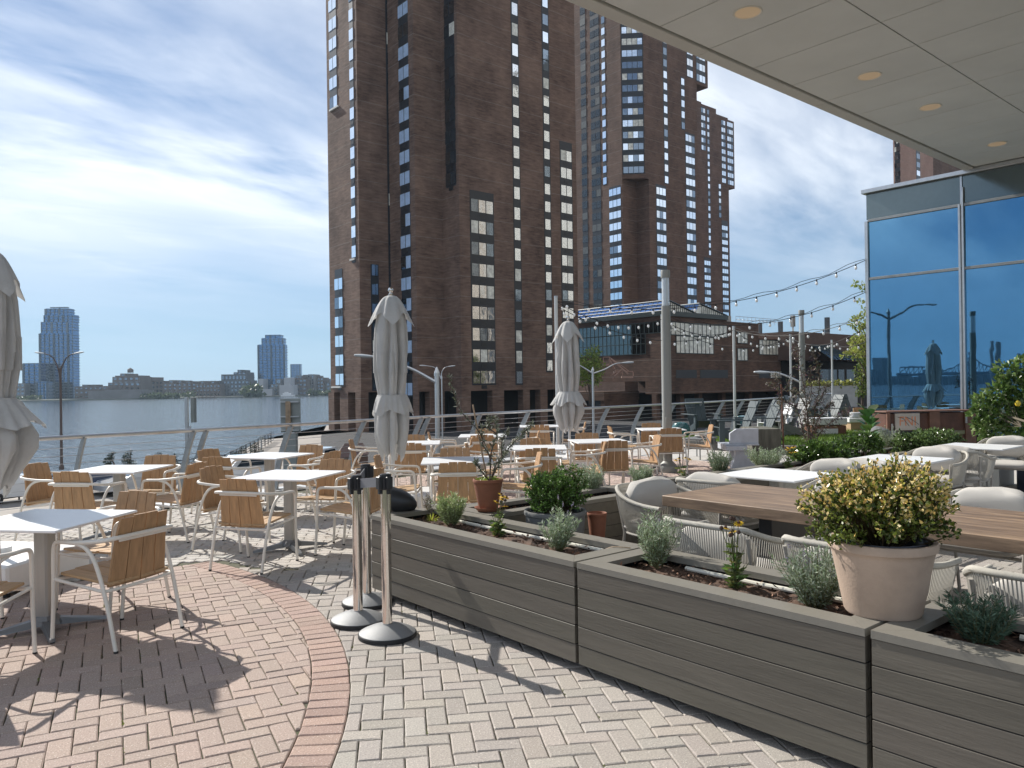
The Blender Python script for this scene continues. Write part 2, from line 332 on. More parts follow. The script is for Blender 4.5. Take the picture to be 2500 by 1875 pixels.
struct(b.build('promenade', m_prom))
g = MB(); g.add([(-4000, -1500, -9.2), (3000, -1500, -9.2), (3000, 3400, -9.2), (-4000, 3400, -9.2)], [(0, 1, 2, 3)])
struct(g.build('ground', mat('earth', (.09, .085, .075), .95, var=.2, vscale=.02)))
g = MB(); g.add([(-3950, 36, -7.8), (700, 36, -7.8), (700, 3350, -7.8), (-3950, 3350, -7.8)], [(0, 1, 2, 3)])
wm = bpy.data.materials.new('river_water'); wm.use_nodes = True; t = wm.node_tree; n = t.nodes; l = t.links; bs = n['Principled BSDF']
bs.inputs['Base Color'].default_value = (.045, .06, .07, 1); bs.inputs['Roughness'].default_value = .07; bs.inputs['IOR'].default_value = 1.33; bs.inputs['Specular IOR Level'].default_value = .75
co = n.new('ShaderNodeTexCoord')
def wv(scale, det, stx, rot):
    mp = n.new('ShaderNodeMapping'); mp.inputs['Scale'].default_value = stx; mp.inputs['Rotation'].default_value = (0, 0, rot); l.new(co.outputs['Object'], mp.inputs[0])
    q = n.new('ShaderNodeTexNoise'); q.inputs['Scale'].default_value = scale; q.inputs['Detail'].default_value = det; q.inputs['Roughness'].default_value = .62; l.new(mp.outputs[0], q.inputs['Vector']); return q.outputs[0]
a1 = wv(.42, 4, (1, .11, 1), .17); a2 = wv(.55, 5, (1, .6, 1), -.3)
s_ = n.new('ShaderNodeMath'); s_.operation = 'MULTIPLY_ADD'; l.new(a2, s_.inputs[0]); s_.inputs[1].default_value = .55; l.new(a1, s_.inputs[2])
bp = n.new('ShaderNodeBump'); bp.inputs['Strength'].default_value = 1; bp.inputs['Distance'].default_value = WAVE; l.new(s_.outputs[0], bp.inputs['Height']); l.new(bp.outputs[0], bs.inputs['Normal'])
struct(g.build('river', wm))
# far shore land
m_shore = mat('far_shore_ground', (.14, .145, .12), .95, var=.4, vscale=.02)
def shore_pt(px, extra=0):              # point of the far bank for a photo column
    d = 800 + (px - 150) * .22 + extra
    p = far(px, 950, d); return Vector((p.x, p.y))
g = MB(); fr = [shore_pt(x) for x in range(-700, 1500, 50)]; bk = [shore_pt(x, 1500) for x in range(-700, 1500, 50)]
k = len(fr); g.add([(p.x, p.y, -6.8) for p in fr] + [(p.x, p.y, 2) for p in bk] + [(p.x, p.y, -8.2) for p in fr], [(i, i + 1, k + i + 1, k + i) for i in range(k - 1)] + [(2 * k + i, 2 * k + i + 1, i + 1, i) for i in range(k - 1)])
struct(g.build('far_shore', m_shore))

# ================================================================ far buildings
def frame_at(px, d):                     # local frame: x right across the view, y away
    p = far(px, 950, d); return Vector((p.x, p.y))
def farbox(name, label, cat, boxes, m, win=None, group=None, winm=None, depth=30):
    """boxes: (x0,x1,ytop,ybot) in photo pixels, built at real distance and size"""
    px = (boxes[0][0] + boxes[0][1]) / 2; d = boxes[0][4] if len(boxes[0]) > 4 else 900
    base = frame_at(px, d); t = thing(name, label, cat, (base.x, base.y, -6.8), -_h, group)
    s = d / FPX
    for i, bx in enumerate(boxes):
        x0, x1, yt, yb = bx[:4]; hy = 941 + .0136 * -(px - 1250) * -1 * -1
        hor = 941 - .01344 * (px - 1250)
        z0 = -6.8 if yb is None else CAMZ - (yb - hor) * s; z1 = CAMZ - (yt - hor) * s
        w_ = MB(); w_.box((x0 - px) * s, (x1 - px) * s, i * .6, depth + i * .6, z0 + 6.8, z1 + 6.8)
        w_.build('wall' if i == 0 else 'upper_block', m, t)
        if win:
            nx, nz, fx, fz = win; wb = MB(); W = (x1 - x0) * s; Hh = z1 - z0
            cx_ = max(1, int(W / nx)); cz_ = max(1, int(Hh / nz))
            for a in range(cx_):
                for c_ in range(cz_):
                    xa = (x0 - px) * s + (a + .5 - fx / 2) * W / cx_; za = z0 + 6.8 + (c_ + .5 - fz / 2) * Hh / cz_
                    wb.add([(xa, i * .6 - .12, za), (xa + fx * W / cx_, i * .6 - .12, za), (xa + fx * W / cx_, i * .6 - .12, za + fz * Hh / cz_), (xa, i * .6 - .12, za + fz * Hh / cz_)], [(0, 1, 2, 3)])
            wb.build('windows', winm or g_mid, t)
    return t
m_fb1 = mat('far_brick_brown', (.13, .10, .09), .9, var=.15, vscale=.1); m_fb2 = mat('far_brick_grey', (.17, .16, .16), .9, var=.15, vscale=.1); m_fb3 = mat('far_panel_pale', (.42, .42, .44), .8, var=.08, vscale=.1)
m_fg = glassmat('far_tower_glass', (.10, .20, .36), rough=.15, bump=.3, bscale=.3); m_fband = mat('far_slab_edges', (.12, .15, .19), .6)
def glasstower(label, px, d, tiers, fl, side=None):
    base = frame_at(px, d); t = thing('glass_tower', label, 'skyscraper', (base.x, base.y, -6.8), -_h)
    s = d / FPX; hor = 941 - .01344 * (px - 1250); zb = 0
    for i, (x0, x1, yt) in enumerate(tiers):
        z1 = CAMZ - (yt - hor) * s + 6.8; X0 = (x0 - px) * s; X1 = (x1 - px) * s; dp = min(13, X1 - X0)
        g_ = MB(); g_.box(X0, X1, i * 1.5, i * 1.5 + dp, zb, z1); g_.build('glass_block', m_fg, t)
        bb = MB(); z = zb + fl
        while z < z1: bb.box(X0 - .5, X1 + .8, i * 1.5 - .5, i * 1.5 + dp + .3, z - .28, z + .28); z += fl
        bb.build('floor_slabs', m_fband, t)
        mm = MB(); nn = max(3, int((X1 - X0) / 5))
        for k_ in range(nn + 1):
            xx = X0 + (X1 - X0) * k_ / nn; ww = 1.1 if (k_ * 7 + i) % 3 == 0 else .35; mm.box(xx - ww, xx + ww, i * 1.5 - .7, i * 1.5 - .1, zb, z1 - .5)
        mm.build('mullions', m_fband if i % 2 else mat('far_dark_glass', (.05, .07, .10), .2), t)
        zb = z1
    return t, zb, s
t, zt, s = glasstower('tallest blue glass tower across the river, stepped top, behind the leftmost twin street lamp', 139, 880, [(99, 179, 813), (101, 177, 786), (106, 176, 768), (108, 163, 752)], 3.1)
b = MB(); b.box(-12, 8, 9, 12, zt + 1, zt + 2); b.box(-2, -1, 9, 11, zt, zt + 1.2); b.build('roof_crane', m_fband, t)
t, zt, s = glasstower('broad blue glass tower across the river above the pale low blocks', 664, 960, [(632, 695, 841), (640, 691, 825), (648, 684, 817)], 3.3)
glasstower('short glass block at the foot of the tallest tower across the river', 85, 860, [(58, 98, 887)], 3.3)
glasstower('low glass wing with pale bands right in front of the tallest tower across the river', 105, 850, [(90, 116, 932)], 3.5)
glasstower('small pale green tower far behind the river bank, right of the broad glass tower', 722, 1500, [(711, 733, 889)], 3.4)
def T(l): return l
farbox('brick_block', 'stepped dark apartment block across the river carrying a water tank', 'building', [(264, 343, 934, None, 900), (274, 340, 920, 940), (280, 336, 917, 930), (292, 306, 912, 920)], m_fb1, (6, 4, .5, .5))
tk = thing('water_tank', 'round water tank on stilts standing on the stepped block across the river', 'water tank', (*frame_at(319, 905), 14.8), -_h)
b = MB(); b.lathe([(3.2, 7.5), (3.2, 11), (.2, 13)], 14); b.build('tank', m_fb1, tk)
for a in range(4):
    b = MB(); b.cyl((2.6 * cos(a * pi / 2 + .7), 2.6 * sin(a * pi / 2 + .7), 0), (2.6 * cos(a * pi / 2 + .7), 2.6 * sin(a * pi / 2 + .7), 7.6), .3, n=6); b.build('leg', m_fb1, tk)
FB = [
 ('long low warehouse with a pale roof line left of the water tank across the river', [(182, 262, 943, None, 860), (200, 216, 939, 943)], m_fb1, (5, 4, .4, .3)),
 ('low grey shed in front of the water tank block across the river', [(215, 345, 954, None, 840), (255, 330, 952, 954)], m_fb2, None),
 ('dark block with a tall left corner right of the water tank across the river', [(343, 398, 930, None, 930), (356, 372, 921, 930)], m_fb1, (4, 4, .5, .5)),
 ('row of brown brick lofts with small roof sheds in the middle of the far bank', [(398, 480, 936, None, 920), (412, 424, 928, 936), (432, 444, 929, 936), (455, 464, 931, 936)], m_fb1, (5, 4, .4, .4)),
 ('brown brick loft with two square roof sheds behind the pier across the river', [(478, 538, 938, None, 915), (489, 498, 930, 938), (513, 526, 930, 938)], m_fb1, (4, 4, .4, .4)),
 ('big dark stepped block with a roof tower left of the broad glass tower', [(535, 608, 929, None, 930), (540, 601, 914, 930), (570, 600, 909, 915), (579, 590, 903, 910)], mat('far_brick_dark', (.10, .105, .12), .9, var=.1, vscale=.1), (4, 4, .5, .5)),
 ('pale L shaped panel block at the left foot of the broad glass tower', [(631, 642, 925, None, 940), (631, 664, 950, None)], m_fb3, None),
 ('grey annex between the two pale blocks under the broad glass tower', [(660, 690, 938, None, 950), (672, 688, 925, 938)], m_fb2, (4, 4, .5, .6)),
 ('pale stepped windowless block right of the broad glass tower', [(682, 716, 940, None, 940), (693, 709, 922, 940)], m_fb3, None),
 ('dark purple block behind the white yacht across the river', [(706, 748, 925, None, 960), (722, 738, 917, 925)], m_fb1, (4, 4, .6, .4)),
 ('tall grey and dark block pair right of the purple block across the river', [(740, 768, 915, None, 980), (752, 766, 914, 916)], m_fb2, (4, 4, .4, .6)),
 ('brown stepped flats with a rounded roof next to the tower edge across the river', [(766, 790, 922, None, 990), (764, 776, 917, 922)], m_fb1, (4, 4, .5, .5)),
 ('low pale houses at the right end of the far bank beside the brick tower', [(788, 815, 934, None, 1000), (803, 812, 925, 934)], m_fb2, (4, 4, .5, .5)),
 ('dark narrow house at the left end of the far bank behind the closed umbrella', [(20, 60, 936, None, 850)], m_fb2, (4, 4, .5, .5))]
for lab, bx, m, wi in FB: farbox('riverside_building', lab, 'building', bx, m, wi)
# pier shed on the far bank, yacht, shore trees
pr = thing('pier', 'old roofed timber pier standing in the river in front of the brick lofts', 'pier', (*frame_at(503, 780), -7.8), -_h)
b = MB(); b.box(-9, 9, 0, 8, 7, 8); b.build('roof', m_fb1, pr)
b = MB(); b.box(-8, 8, 0, 8, 1.2, 2); b.build('deck', m_fb1, pr)
for x in (-8, -4, 0, 4, 8): b = MB(); b.cyl((x, 1, -1), (x, 1, 7), .35, n=6); b.build('post', m_fb1, pr)
yt = thing('yacht', 'white motor yacht moored by the far bank under the pale blocks', 'boat', (*frame_at(700, 900), -7.8), -_h)
b = MB(); b.prism([(-7, 0), (6, 0), (9, 2), (6, 4), (-7, 4)], .2, 2); b.build('hull', mat('yacht_white', (.75, .75, .75), .3), yt)
b = MB(); b.prism([(-5, .5), (3, .5), (4.5, 2), (3, 3.5), (-5, 3.5)], 2, 4); b.prism([(-3, 1), (1, 1), (1, 3), (-3, 3)], 4, 5.2); b.build('cabin', MATS['yacht_white'], yt)
m_leafshore = leafmat('shore_leaves')
def shore_trees(x0, x1, d, h, n_, name, label):
    b = MB(); s = d / FPX
    for i in range(n_):
        px = random.uniform(x0, x1); p = frame_at(px, d + random.uniform(0, 20)); R_ = random.uniform(.5, 1) * h * .5; zc = -6.8 + R_ * random.uniform(.6, 1.2)
        for k in range(60):
            v = Vector((random.gauss(0, 1), random.gauss(0, 1), random.gauss(0, 1))).normalized() * R_ * random.uniform(.6, 1.05)
            g_ = random.uniform(.06, .13); b.col = (g_ * .75, g_, g_ * .4); q = Vector((p.x, p.y, zc)) + v * Vector((1.3, 1.3, .9)); b.leaf(q, Vector((random.uniform(-1, 1), random.uniform(-1, 1), random.uniform(-1, 1))), R_ * .8, R_ * .6)
    o = b.build(name, m_leafshore); tag(o, label, 'trees', kind='stuff'); return o
shore_trees(345, 470, 830, 7, 26, 'bank_shrubs', 'green scrub along the far bank in front of the brick lofts')
shore_trees(608, 632, 880, 16, 9, 'bank_trees', 'light green trees between the dark block and the pale block on the far bank')
shore_trees(745, 815, 890, 7, 18, 'bank_bushes', 'low green bushes along the far bank beside the brick tower')
shore_trees(40, 100, 800, 5, 14, 'bank_greenery', 'low bushes on the far bank under the tallest glass tower')

# ================================================================ brick towers
RNG = random.Random(3)
class Wall:
    """vertical wall plane: axis 'x' (const Y = c, runs along X) or 'y' (const X = c, runs along Y)"""
    def __init__(s, ax, c): s.ax = ax; s.c = c
    def hit(s, px, py):
        d = ray(px, py); t = s.c / (d.y if s.ax == 'x' else d.x); return Vector((d.x * t, d.y * t, d.z * t + CAMZ))
    def u(s, px, py=500): h = s.hit(px, py); return h.x if s.ax == 'x' else h.y
    def z(s, px, py): return s.hit(px, py).z
    def quad(s, b, u0, u1, z0, z1, off):
        u0, u1 = min(u0, u1), max(u0, u1)
        if s.ax == 'x': b.box(u0, u1, s.c - off, s.c + .12, z0, z1)
        else: b.box(s.c - off, s.c + .12, u0, u1, z0, z1)
class Tower:
    def __init__(s, root): s.root = root; s.wins = []; s.strips = []
    def col(s, W, x0, x1, ytop, ybot, sp_px, npane, wf=.58, pal='s', ref=None, yref=None, strip=True, ac=True):
        xm = (x0 + x1) / 2; u0 = W.u(x0, yref or 400); u1 = W.u(x1, yref or 400)
        zt = W.z(xm, ytop); zbm = W.z(xm, ybot); fh = abs(W.z(xm, 400) - W.z(xm, 400 + sp_px))
        if strip: s.strips.append((W, u0, u1, zbm - .25, zt + .12))
        z = zbm
        while z + fh * wf < zt + .5:
            s.wins.append((W, u0, u1, z, z + fh * wf, npane, pal, fh, ac)); z += fh
    def finish(s, maxn=100):
        for (W, u0, u1, z0, z1) in s.strips:
            b = MB(); W.quad(b, u0 - .12, u1 + .12, z0, z1, .035); b.build('window_strip', m_darkpanel, s.root)
        s.wins.sort(key=lambda w_: w_[3]); rest = {}
        for i, (W, u0, u1, z0, z1, np_, pal, fh, ac) in enumerate(s.wins):
            fr = None
            if i < maxn:
                fb = MB(); W.quad(fb, u0 - .03, u1 + .03, z0 - .05, z1 + .05, .055)
                if ac: uc = (u0 + u1) / 2; W.quad(fb, uc - .45, uc + .45, z0 - .75, z0 - .28, .075)
                fr = fb.build('window', m_frame, s.root)
            for k in range(np_):
                ua = u0 + (u1 - u0) * (k + .06) / np_; ub = u0 + (u1 - u0) * (k + .94) / np_; r_ = RNG.random()
                if pal == 's': m = g_sky if r_ < .86 else g_mid
                elif pal == 'b': m = g_warm if r_ < .72 else (g_blind if r_ < .90 else g_mid)
                elif pal == 'd': m = g_dark if r_ < .45 else (g_mid if r_ < .85 else g_blind)
                elif pal == 'k': m = g_dark if r_ < .78 else g_dim
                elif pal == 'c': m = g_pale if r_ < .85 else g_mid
                else: m = g_sky if r_ < .62 else (g_warm if r_ < .8 else g_mid)
                if i < maxn: b = MB(); W.quad(b, ua, ub, z0, z1, .07); b.build('pane', m, fr)
                else: W.quad(rest.setdefault(m.name, MB()), ua, ub, z0, z1, .07)
        first = True
        for mn, b in rest.items():
            o = b.build('window', bpy.data.materials[mn], s.root); o['kind'] = 'stuff'
def polywall(root, pts, z0, z1, m, name='wall'):
    b = MB(); b.prism(pts, z0, z1); return b.build(name, m, root)
ZT = 120
t1 = thing('apartment_tower', 'biggest brown brick tower with stepped folds, rising out of the top of the photo', 'apartment tower', (0, 0, 0))
XA = 54.1; YB = 96.0; XC = 59.05; YD = 89.4; XE = 63.55; YF = 85.5
WA = Wall('y', XA); WB = Wall('x', YB); WC = Wall('y', XC); WD = Wall('x', YD); WE = Wall('y', XE); WF = Wall('x', YF)
yA = WA.u(802); xR = WF.u(1408)
polywall(t1, [(XA, yA), (XA, YB), (XC, YB), (XC, YD), (XE, YD), (XE, YF), (xR, YF), (xR, yA)], .9, ZT, m_tower)
# ground storey on piers
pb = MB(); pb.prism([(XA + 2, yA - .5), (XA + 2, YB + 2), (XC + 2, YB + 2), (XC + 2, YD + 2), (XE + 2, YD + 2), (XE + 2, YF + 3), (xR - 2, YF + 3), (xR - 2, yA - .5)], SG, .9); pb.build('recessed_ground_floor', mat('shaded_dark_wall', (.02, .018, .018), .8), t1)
def pier(x0, x1, y0, y1): b = MB(); b.box(x0, x1, y0, y1, SG, .9); b.build('pier', m_tower, t1)
for p0, p1 in ((802, 816), (830, 850), (868, 881)):
    ya, yb = WA.u(p1, 1000), WA.u(p0, 1000); pier(XA, XA + 1.2, min(ya, yb), max(ya, yb))
for p0, p1 in ((881, 900), (935, 957)): pier(WB.u(p0, 1000), WB.u(p1, 1000), YB, YB + 1.2)
for p0, p1 in ((1000, 1024), (1050, 1086)): pier(WD.u(p0, 1000) if p0 > 1030 else XC, WD.u(p1, 1000), YD, YD + 1.2)
for p0, p1 in ((1127, 1150), (1203, 1231), (1278, 1294), (1320, 1337), (1365, 1408)): pier(WF.u(p0, 1000), WF.u(p1, 1000), YF, YF + 1.2)
T1 = Tower(t1)
T1.col(WA, 807, 826, -40, 263, 48.2, 2); T1.col(WA, 813, 833, 660, 940, 46.8, 2); T1.col(WA, 856, 867, -40, 629, 48.4, 1)
T1.col(WB, 903, 919, 648, 950, 46, 1, pal='d', ac=False)
T1.col(WB, 947, 956, -40, 698, 49, 1, pal='d', ac=False)
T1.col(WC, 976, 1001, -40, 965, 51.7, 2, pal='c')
T1.col(WE, 1088, 1114, -40, 452, 52, 2, pal='d')
T1.col(WF, 1147, 1202, 470, 936, 51.9, 3, pal='b'); T1.col(WF, 1253, 1268, -40, 936, 49.8, 1, pal='b', ac=False); T1.col(WF, 1328, 1342, 150, 905, 42.9, 1, pal='b', ac=False); T1.col(WF, 1328, 1342, -40, 148, 42.9, 1, pal='s', ac=False)
T1.col(WF, 1368, 1395, 349, 905, 42.5, 2, pal='b')
T1.finish(100)
for (W, a, b_, y) in ((WA, 807, 828, 270), (WA, 857, 868, 634), (WA, 812, 834, 944)):
    b = MB(); W.quad(b, W.u(a, y), W.u(b_, y), W.z(a, y) - .2, W.z(a, y) + .05, .25); b.build('sill', m_white, t1)

t2 = thing('apartment_tower', 'brown brick tower with a corner bay of four wide windows overhanging a notch', 'apartment tower')
X2 = 142.6; Y2 = 122.3; W2L = Wall('y', X2); W2R = Wall('x', Y2)
q1y = 126.2; q2x = 146.5; x2r = W2R.u(1702, 300); y2l = W2L.u(1400, 500)
zb2 = W2R.z(1600, 441)
polywall(t2, [(X2, y2l), (X2, q1y), (X2 + 5.2, q1y), (X2 + 5.2, Y2), (x2r, Y2), (x2r, y2l)], SG, zb2, m_tower_dark)
polywall(t2, [(X2, y2l), (X2, q1y), (q2x, Y2), (x2r, Y2), (x2r, y2l)], zb2, ZT + 30, m_tower_dark, 'upper_wall')
zbx = W2R.z(1720, 212); x2b = W2R.u(1728, 200)
b = MB(); b.box(x2r - 2, x2b, Y2 - .01, Y2 + 6, zbx, ZT + 30); b.build('jutting_box', m_tower_dark, t2)
T2 = Tower(t2)
T2.col(W2L, 1472, 1481, -30, 450, 28.2, 1, ac=False); T2.col(W2L, 1420, 1434, -30, 760, 28, 1, pal='k', ac=False); T2.col(W2L, 1444, 1467, -30, 760, 28, 2, pal='k', ac=False)
T2.col(W2R, 1622, 1631, 80, 447, 28.4, 1, pal='m', ac=False); T2.col(W2R, 1601, 1624, 453, 790, 28.5, 3, pal='m'); T2.col(W2R, 1665, 1673, 190, 315, 26.7, 1, pal='s', ac=False)
T2.col(W2R, 1674, 1696, 327, 800, 26.6, 3, pal='m'); T2.col(W2R, 1680, 1694, 100, 189, 27, 2, pal='m'); 
WBX = Wall('x', Y2 - .02); T2.col(WBX, 1703, 1724, 120, 201, 27, 3, pal='m')
# lower left triple column sits on the left wall
T2.col(W2L, 1486, 1515, 456, 760, 28.4, 3, pal='s')
T2.finish(100)
# chamfer bay windows
bw = MB(); cdir = Vector((q2x - X2, Y2 - q1y, 0)).normalized(); nrm = Vector((-cdir.y, cdir.x, 0)) * -1
if nrm.y > 0: nrm = -nrm
L0 = (Vector((q2x, Y2, 0)) - Vector((X2, q1y, 0))).length
def bayq(b, u0, u1, z0, z1, off):
    P0 = Vector((X2, q1y, 0)) + cdir * u0 + nrm * off; P1 = Vector((X2, q1y, 0)) + cdir * u1 + nrm * off; P2 = P1 - nrm * (off + .1); P3 = P0 - nrm * (off + .1)
    b.add([(p.x, p.y, z) for z in (z0, z1) for p in (P0, P1, P2, P3)], [(3, 2, 1, 0), (4, 5, 6, 7), (0, 1, 5, 4), (1, 2, 6, 5), (2, 3, 7, 6), (3, 0, 4, 7)])
zc = zb2 + 1.2; fh = 2.8
b = MB(); bayq(b, .15, L0 - .15, zc - .1, ZT + 20, .05); b.build('bay_strip', m_darkpanel, t2)
while zc < 100:
    fb = MB(); bayq(fb, .25, L0 - .25, zc + .1, zc + 1.7, .07); fr = fb.build('bay_window', m_frame, t2)
    for k in range(4):
        b = MB(); bayq(b, .3 + k * (L0 - .6) / 4 + .06, .3 + (k + 1) * (L0 - .6) / 4 - .06, zc + .15, zc + 1.65, .085); b.build('pane', RNG.choice([g_mid, g_mid, g_sky, g_blind]), fr)
    zc += fh

t3 = thing('apartment_tower', 'farthest brown brick tower with a stepped roofline against the sky, right of the others', 'apartment tower')
Y3 = 178.0; W3 = Wall('x', Y3)
z30 = W3.z(1702, 246)
def seg(x0, x1, y, z0=SG, name='wall'): polywall(t3, [(W3.u(x0, 400), Y3), (W3.u(x1, 400), Y3), (W3.u(x1, 400), Y3 + 25), (W3.u(x0, 400), Y3 + 25)], z0, W3.z(x1, y), m_tower_dark, name)
seg(1660, 1714, 250); seg(1714, 1750, 267); seg(1750, 1778.5, 289)
seg(1778.5, 1793, 298, W3.z(1790, 460), 'corner_block')
T3 = Tower(t3)
T3.col(W3, 1713, 1723, 262, 366, 18.1, 2, pal='m', ac=False); T3.col(W3, 1727.5, 1732.5, 267, 622, 18.0, 1, pal='m', ac=False); T3.col(W3, 1762, 1771.5, 296, 446, 17.6, 2, pal='m', ac=False); T3.col(W3, 1776, 1790, 300, 451, 17.6, 3, pal='m', ac=False)
T3.col(W3, 1753.5, 1759, 450, 530, 17.5, 1, pal='m', ac=False); T3.col(W3, 1760, 1774, 539, 790, 17.5, 3, pal='s', ac=False); T3.col(W3, 1716, 1731, 629, 790, 17.8, 3, pal='m', ac=False)
T3.finish(100)
t4 = thing('apartment_tower', 'pale red brick tower with a bright left edge showing above the glass building', 'apartment tower')
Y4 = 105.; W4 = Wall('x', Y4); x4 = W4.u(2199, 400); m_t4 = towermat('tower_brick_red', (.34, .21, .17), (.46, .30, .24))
ys4 = Wall('y', x4).u(2181, 400)
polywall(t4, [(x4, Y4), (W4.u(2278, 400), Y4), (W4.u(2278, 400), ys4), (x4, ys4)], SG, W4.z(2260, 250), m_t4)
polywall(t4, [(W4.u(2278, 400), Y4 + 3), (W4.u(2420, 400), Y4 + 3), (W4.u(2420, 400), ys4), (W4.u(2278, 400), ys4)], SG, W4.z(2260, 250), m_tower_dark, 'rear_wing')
T4 = Tower(t4); T4.col(W4, 2237, 2246, 250, 470, 20.6, 1, pal='m', ac=False); T4.col(Wall('y', x4), 2184, 2198, 250, 470, 20, 3, pal='b'); T4.col(Wall('x', Y4 + 3), 2290, 2296, 250, 470, 18, 1, pal='d', ac=False); T4.finish(100)
# ================================================================ low brick school building with sawtooth glass roof
XL = 103.3; YL = 82.8; WL = Wall('y', XL); WR = Wall('x', YL)
sb = thing('school_building', 'low brick building with a blue glass sawtooth roof and glazed corner behind the string lights', 'building')
m_curt = glassmat('curtain_glass', (.10, .135, .15), bump=.4, bscale=.7); m_mull = mat('green_black_mullion', (.035, .05, .05), .4)
m_blueglass = glassmat('skylight_glass', (.34, .52, .82), bump=.3, bscale=.6)
yl = WL.u(1400, 800); zo = WR.z(1640, 962); ze = WL.z(1600, 772)
xe1 = WR.u(1775, 800); xe2 = WR.u(1852, 800); xe3 = WR.u(1990, 800); yk = WL.u(1575, 900); zk = WL.z(1500, 932)
zr1 = WR.z(1700, 780)
b = MB(); b.prism([(XL, YL), (xe1, YL), (xe1, yl), (XL, yl)], max(zo, zk), ze); b.prism([(XL, YL), (xe1, YL), (xe1, yk), (XL, yk)], zo, max(zo, zk) - .002)
b.prism([(xe1 + .002, YL), (xe2, YL), (xe2, yl), (xe1 + .002, yl)], zo, WR.z(1810, 787)); b.prism([(xe2 + .002, YL), (xe3, YL), (xe3, yl), (xe2 + .002, yl)], zo, WR.z(1880, 827)); b.build('wall', m_bricklow, sb)
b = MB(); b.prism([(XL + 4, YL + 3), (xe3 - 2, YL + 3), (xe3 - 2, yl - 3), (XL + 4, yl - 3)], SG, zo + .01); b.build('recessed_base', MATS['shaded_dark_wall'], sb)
for px in (1625, 1683, 1728, 1785, 1850): 
    u = WR.u(px, 980); b = MB(); b.box(u - .5, u + .5, YL + 1.5, YL + 2.5, SG, zo); b.build('column', m_bricklow, sb)
b = MB(); b.box(XL - 6, XL + 3, YL + 8, yl + 6, SG, WL.z(1500, 990)); b.box(XL - 6, XL + 3, YL + 8, yl + 6, WL.z(1500, 976), WL.z(1500, 955)); 
for k in range(6): b.box(XL - 5.9, XL + 2.9, YL + 8.1 + k * 4.5, YL + 8.9 + k * 4.5, WL.z(1500, 990), WL.z(1500, 976))
b.build('garage_podium', m_bricklow, sb)
b = MB(); b.box(XL - 5.5, XL + 2.5, YL + 8.5, yl + 5.5, WL.z(1500, 990), WL.z(1500, 976)); b.build('garage_opening', m_darkpanel, sb)
def glazing(W, x0, x1, ya, yb, n, rows, name='window_wall', gm=None, root=None, offs=.05, mw_=.12):
    xm = (x0 + x1) / 2; u0, u1 = sorted((W.u(x0, ya), W.u(x1, ya))); z1 = W.z(xm, ya); z0 = W.z(xm, yb)
    b = MB(); W.quad(b, u0, u1, z0, z1, offs); fr = b.build(name, gm or m_curt, root or sb)
    b = MB()
    for i in range(n + 1): uu = u0 + (u1 - u0) * i / n; W.quad(b, uu - mw_ / 2, uu + mw_ / 2, z0, z1, offs + .06)
    for j in range(rows + 1): zz_ = z0 + (z1 - z0) * j / rows; W.quad(b, u0, u1, zz_ - mw_ / 2, zz_ + mw_ / 2, offs + .065)
    b.build('mullions', m_mull, fr); return fr
glazing(WL, 1414, 1618, 793, 819, 20, 1); glazing(WL, 1414, 1576, 820, 868, 16, 2)
glazing(WR, 1626, 1774, 790, 820, 14, 1, gm=g_blind); glazing(WR, 1650, 1741, 822, 863, 9, 1, gm=g_blind)
glazing(WR, 1800, 1824, 811, 838, 3, 1, 'window', g_blind); glazing(WR, 1800, 1824, 851, 880, 3, 1, 'window', g_blind)
glazing(WR, 1853, 1909, 831, 866, 7, 1, 'window', g_blind); glazing(WR, 1880, 1909, 906, 923, 5, 1, 'window', g_blind); glazing(WR, 1917, 1950, 906, 924, 5, 1, 'window', g_mid)
for x0, x1 in ((1650, 1701), (1709, 1777), (1853, 1879)):
    b = MB(); W = WR; W.quad(b, W.u(x0, 910), W.u(x1, 910), W.z((x0 + x1) / 2, 923), W.z((x0 + x1) / 2, 903), .03); b.build('slot_window', m_darkpanel, sb)
b = MB(); WR.quad(b, XL - .3, xe1, ze, ze + .8, .3); WL.quad(b, YL, yl, ze, ze + .8, .3); b.build('roof_beam', m_mull, sb)
# sawtooth roofs: ridge extruded along Y
zt0 = ze + .8
def saw(xa, xap, xb, zap, y0, y1):
    b = MB(); b.add([(xa, y0, zt0), (xap, y0, zap), (xb, y0, zt0), (xa, y1, zt0), (xap, y1, zap), (xb, y1, zt0)], [(3, 0, 1, 4)]); o = b.build('skylight', m_blueglass, sb)
    b = MB(); b.add([(xap, y0, zap), (xb, y0, zt0), (xb, y1, zt0), (xap, y1, zap)], [(0, 1, 2, 3)]); b.add([(xa, y0, zt0), (xb, y0, zt0), (xap, y0, zap)], [(0, 1, 2)]); b.add([(xa, y1, zt0), (xb, y1, zt0), (xap, y1, zap)], [(2, 1, 0)])
    b.build('roof_slope', g_blind, o)
    b = MB(); n_ = 20; S = Vector((xap - xa, 0, zap - zt0)); nn = Vector((-S.z, 0, S.x)).normalized() * .08
    for i in range(n_ + 1):
        yy = y0 + (y1 - y0) * i / n_; b.tube([Vector((xa, yy, zt0)) + nn, Vector((xap, yy, zap)) + nn], .05, 4)
    for k in (0, .33, .66, 1): b.tube([Vector((xa, y0, zt0)) + S * k + nn, Vector((xa, y1, zt0)) + S * k + nn], .10 if k in (0, 1) else .07, 4)
    b.build('glazing_bars', m_fin, o)
    b = MB()
    for i in range(1, 14):
        xx = xap + (xb - xap) * i / 14; b.tube([(xx, y0 - .05, zt0), (xx, y0 - .05, zap + (zt0 - zap) * i / 14)], .06, 4)
    b.tube([(xap, y0 - .05, zap), (xb, y0 - .05, zt0)], .16, 4); b.build('gable_bars', m_mull, o)
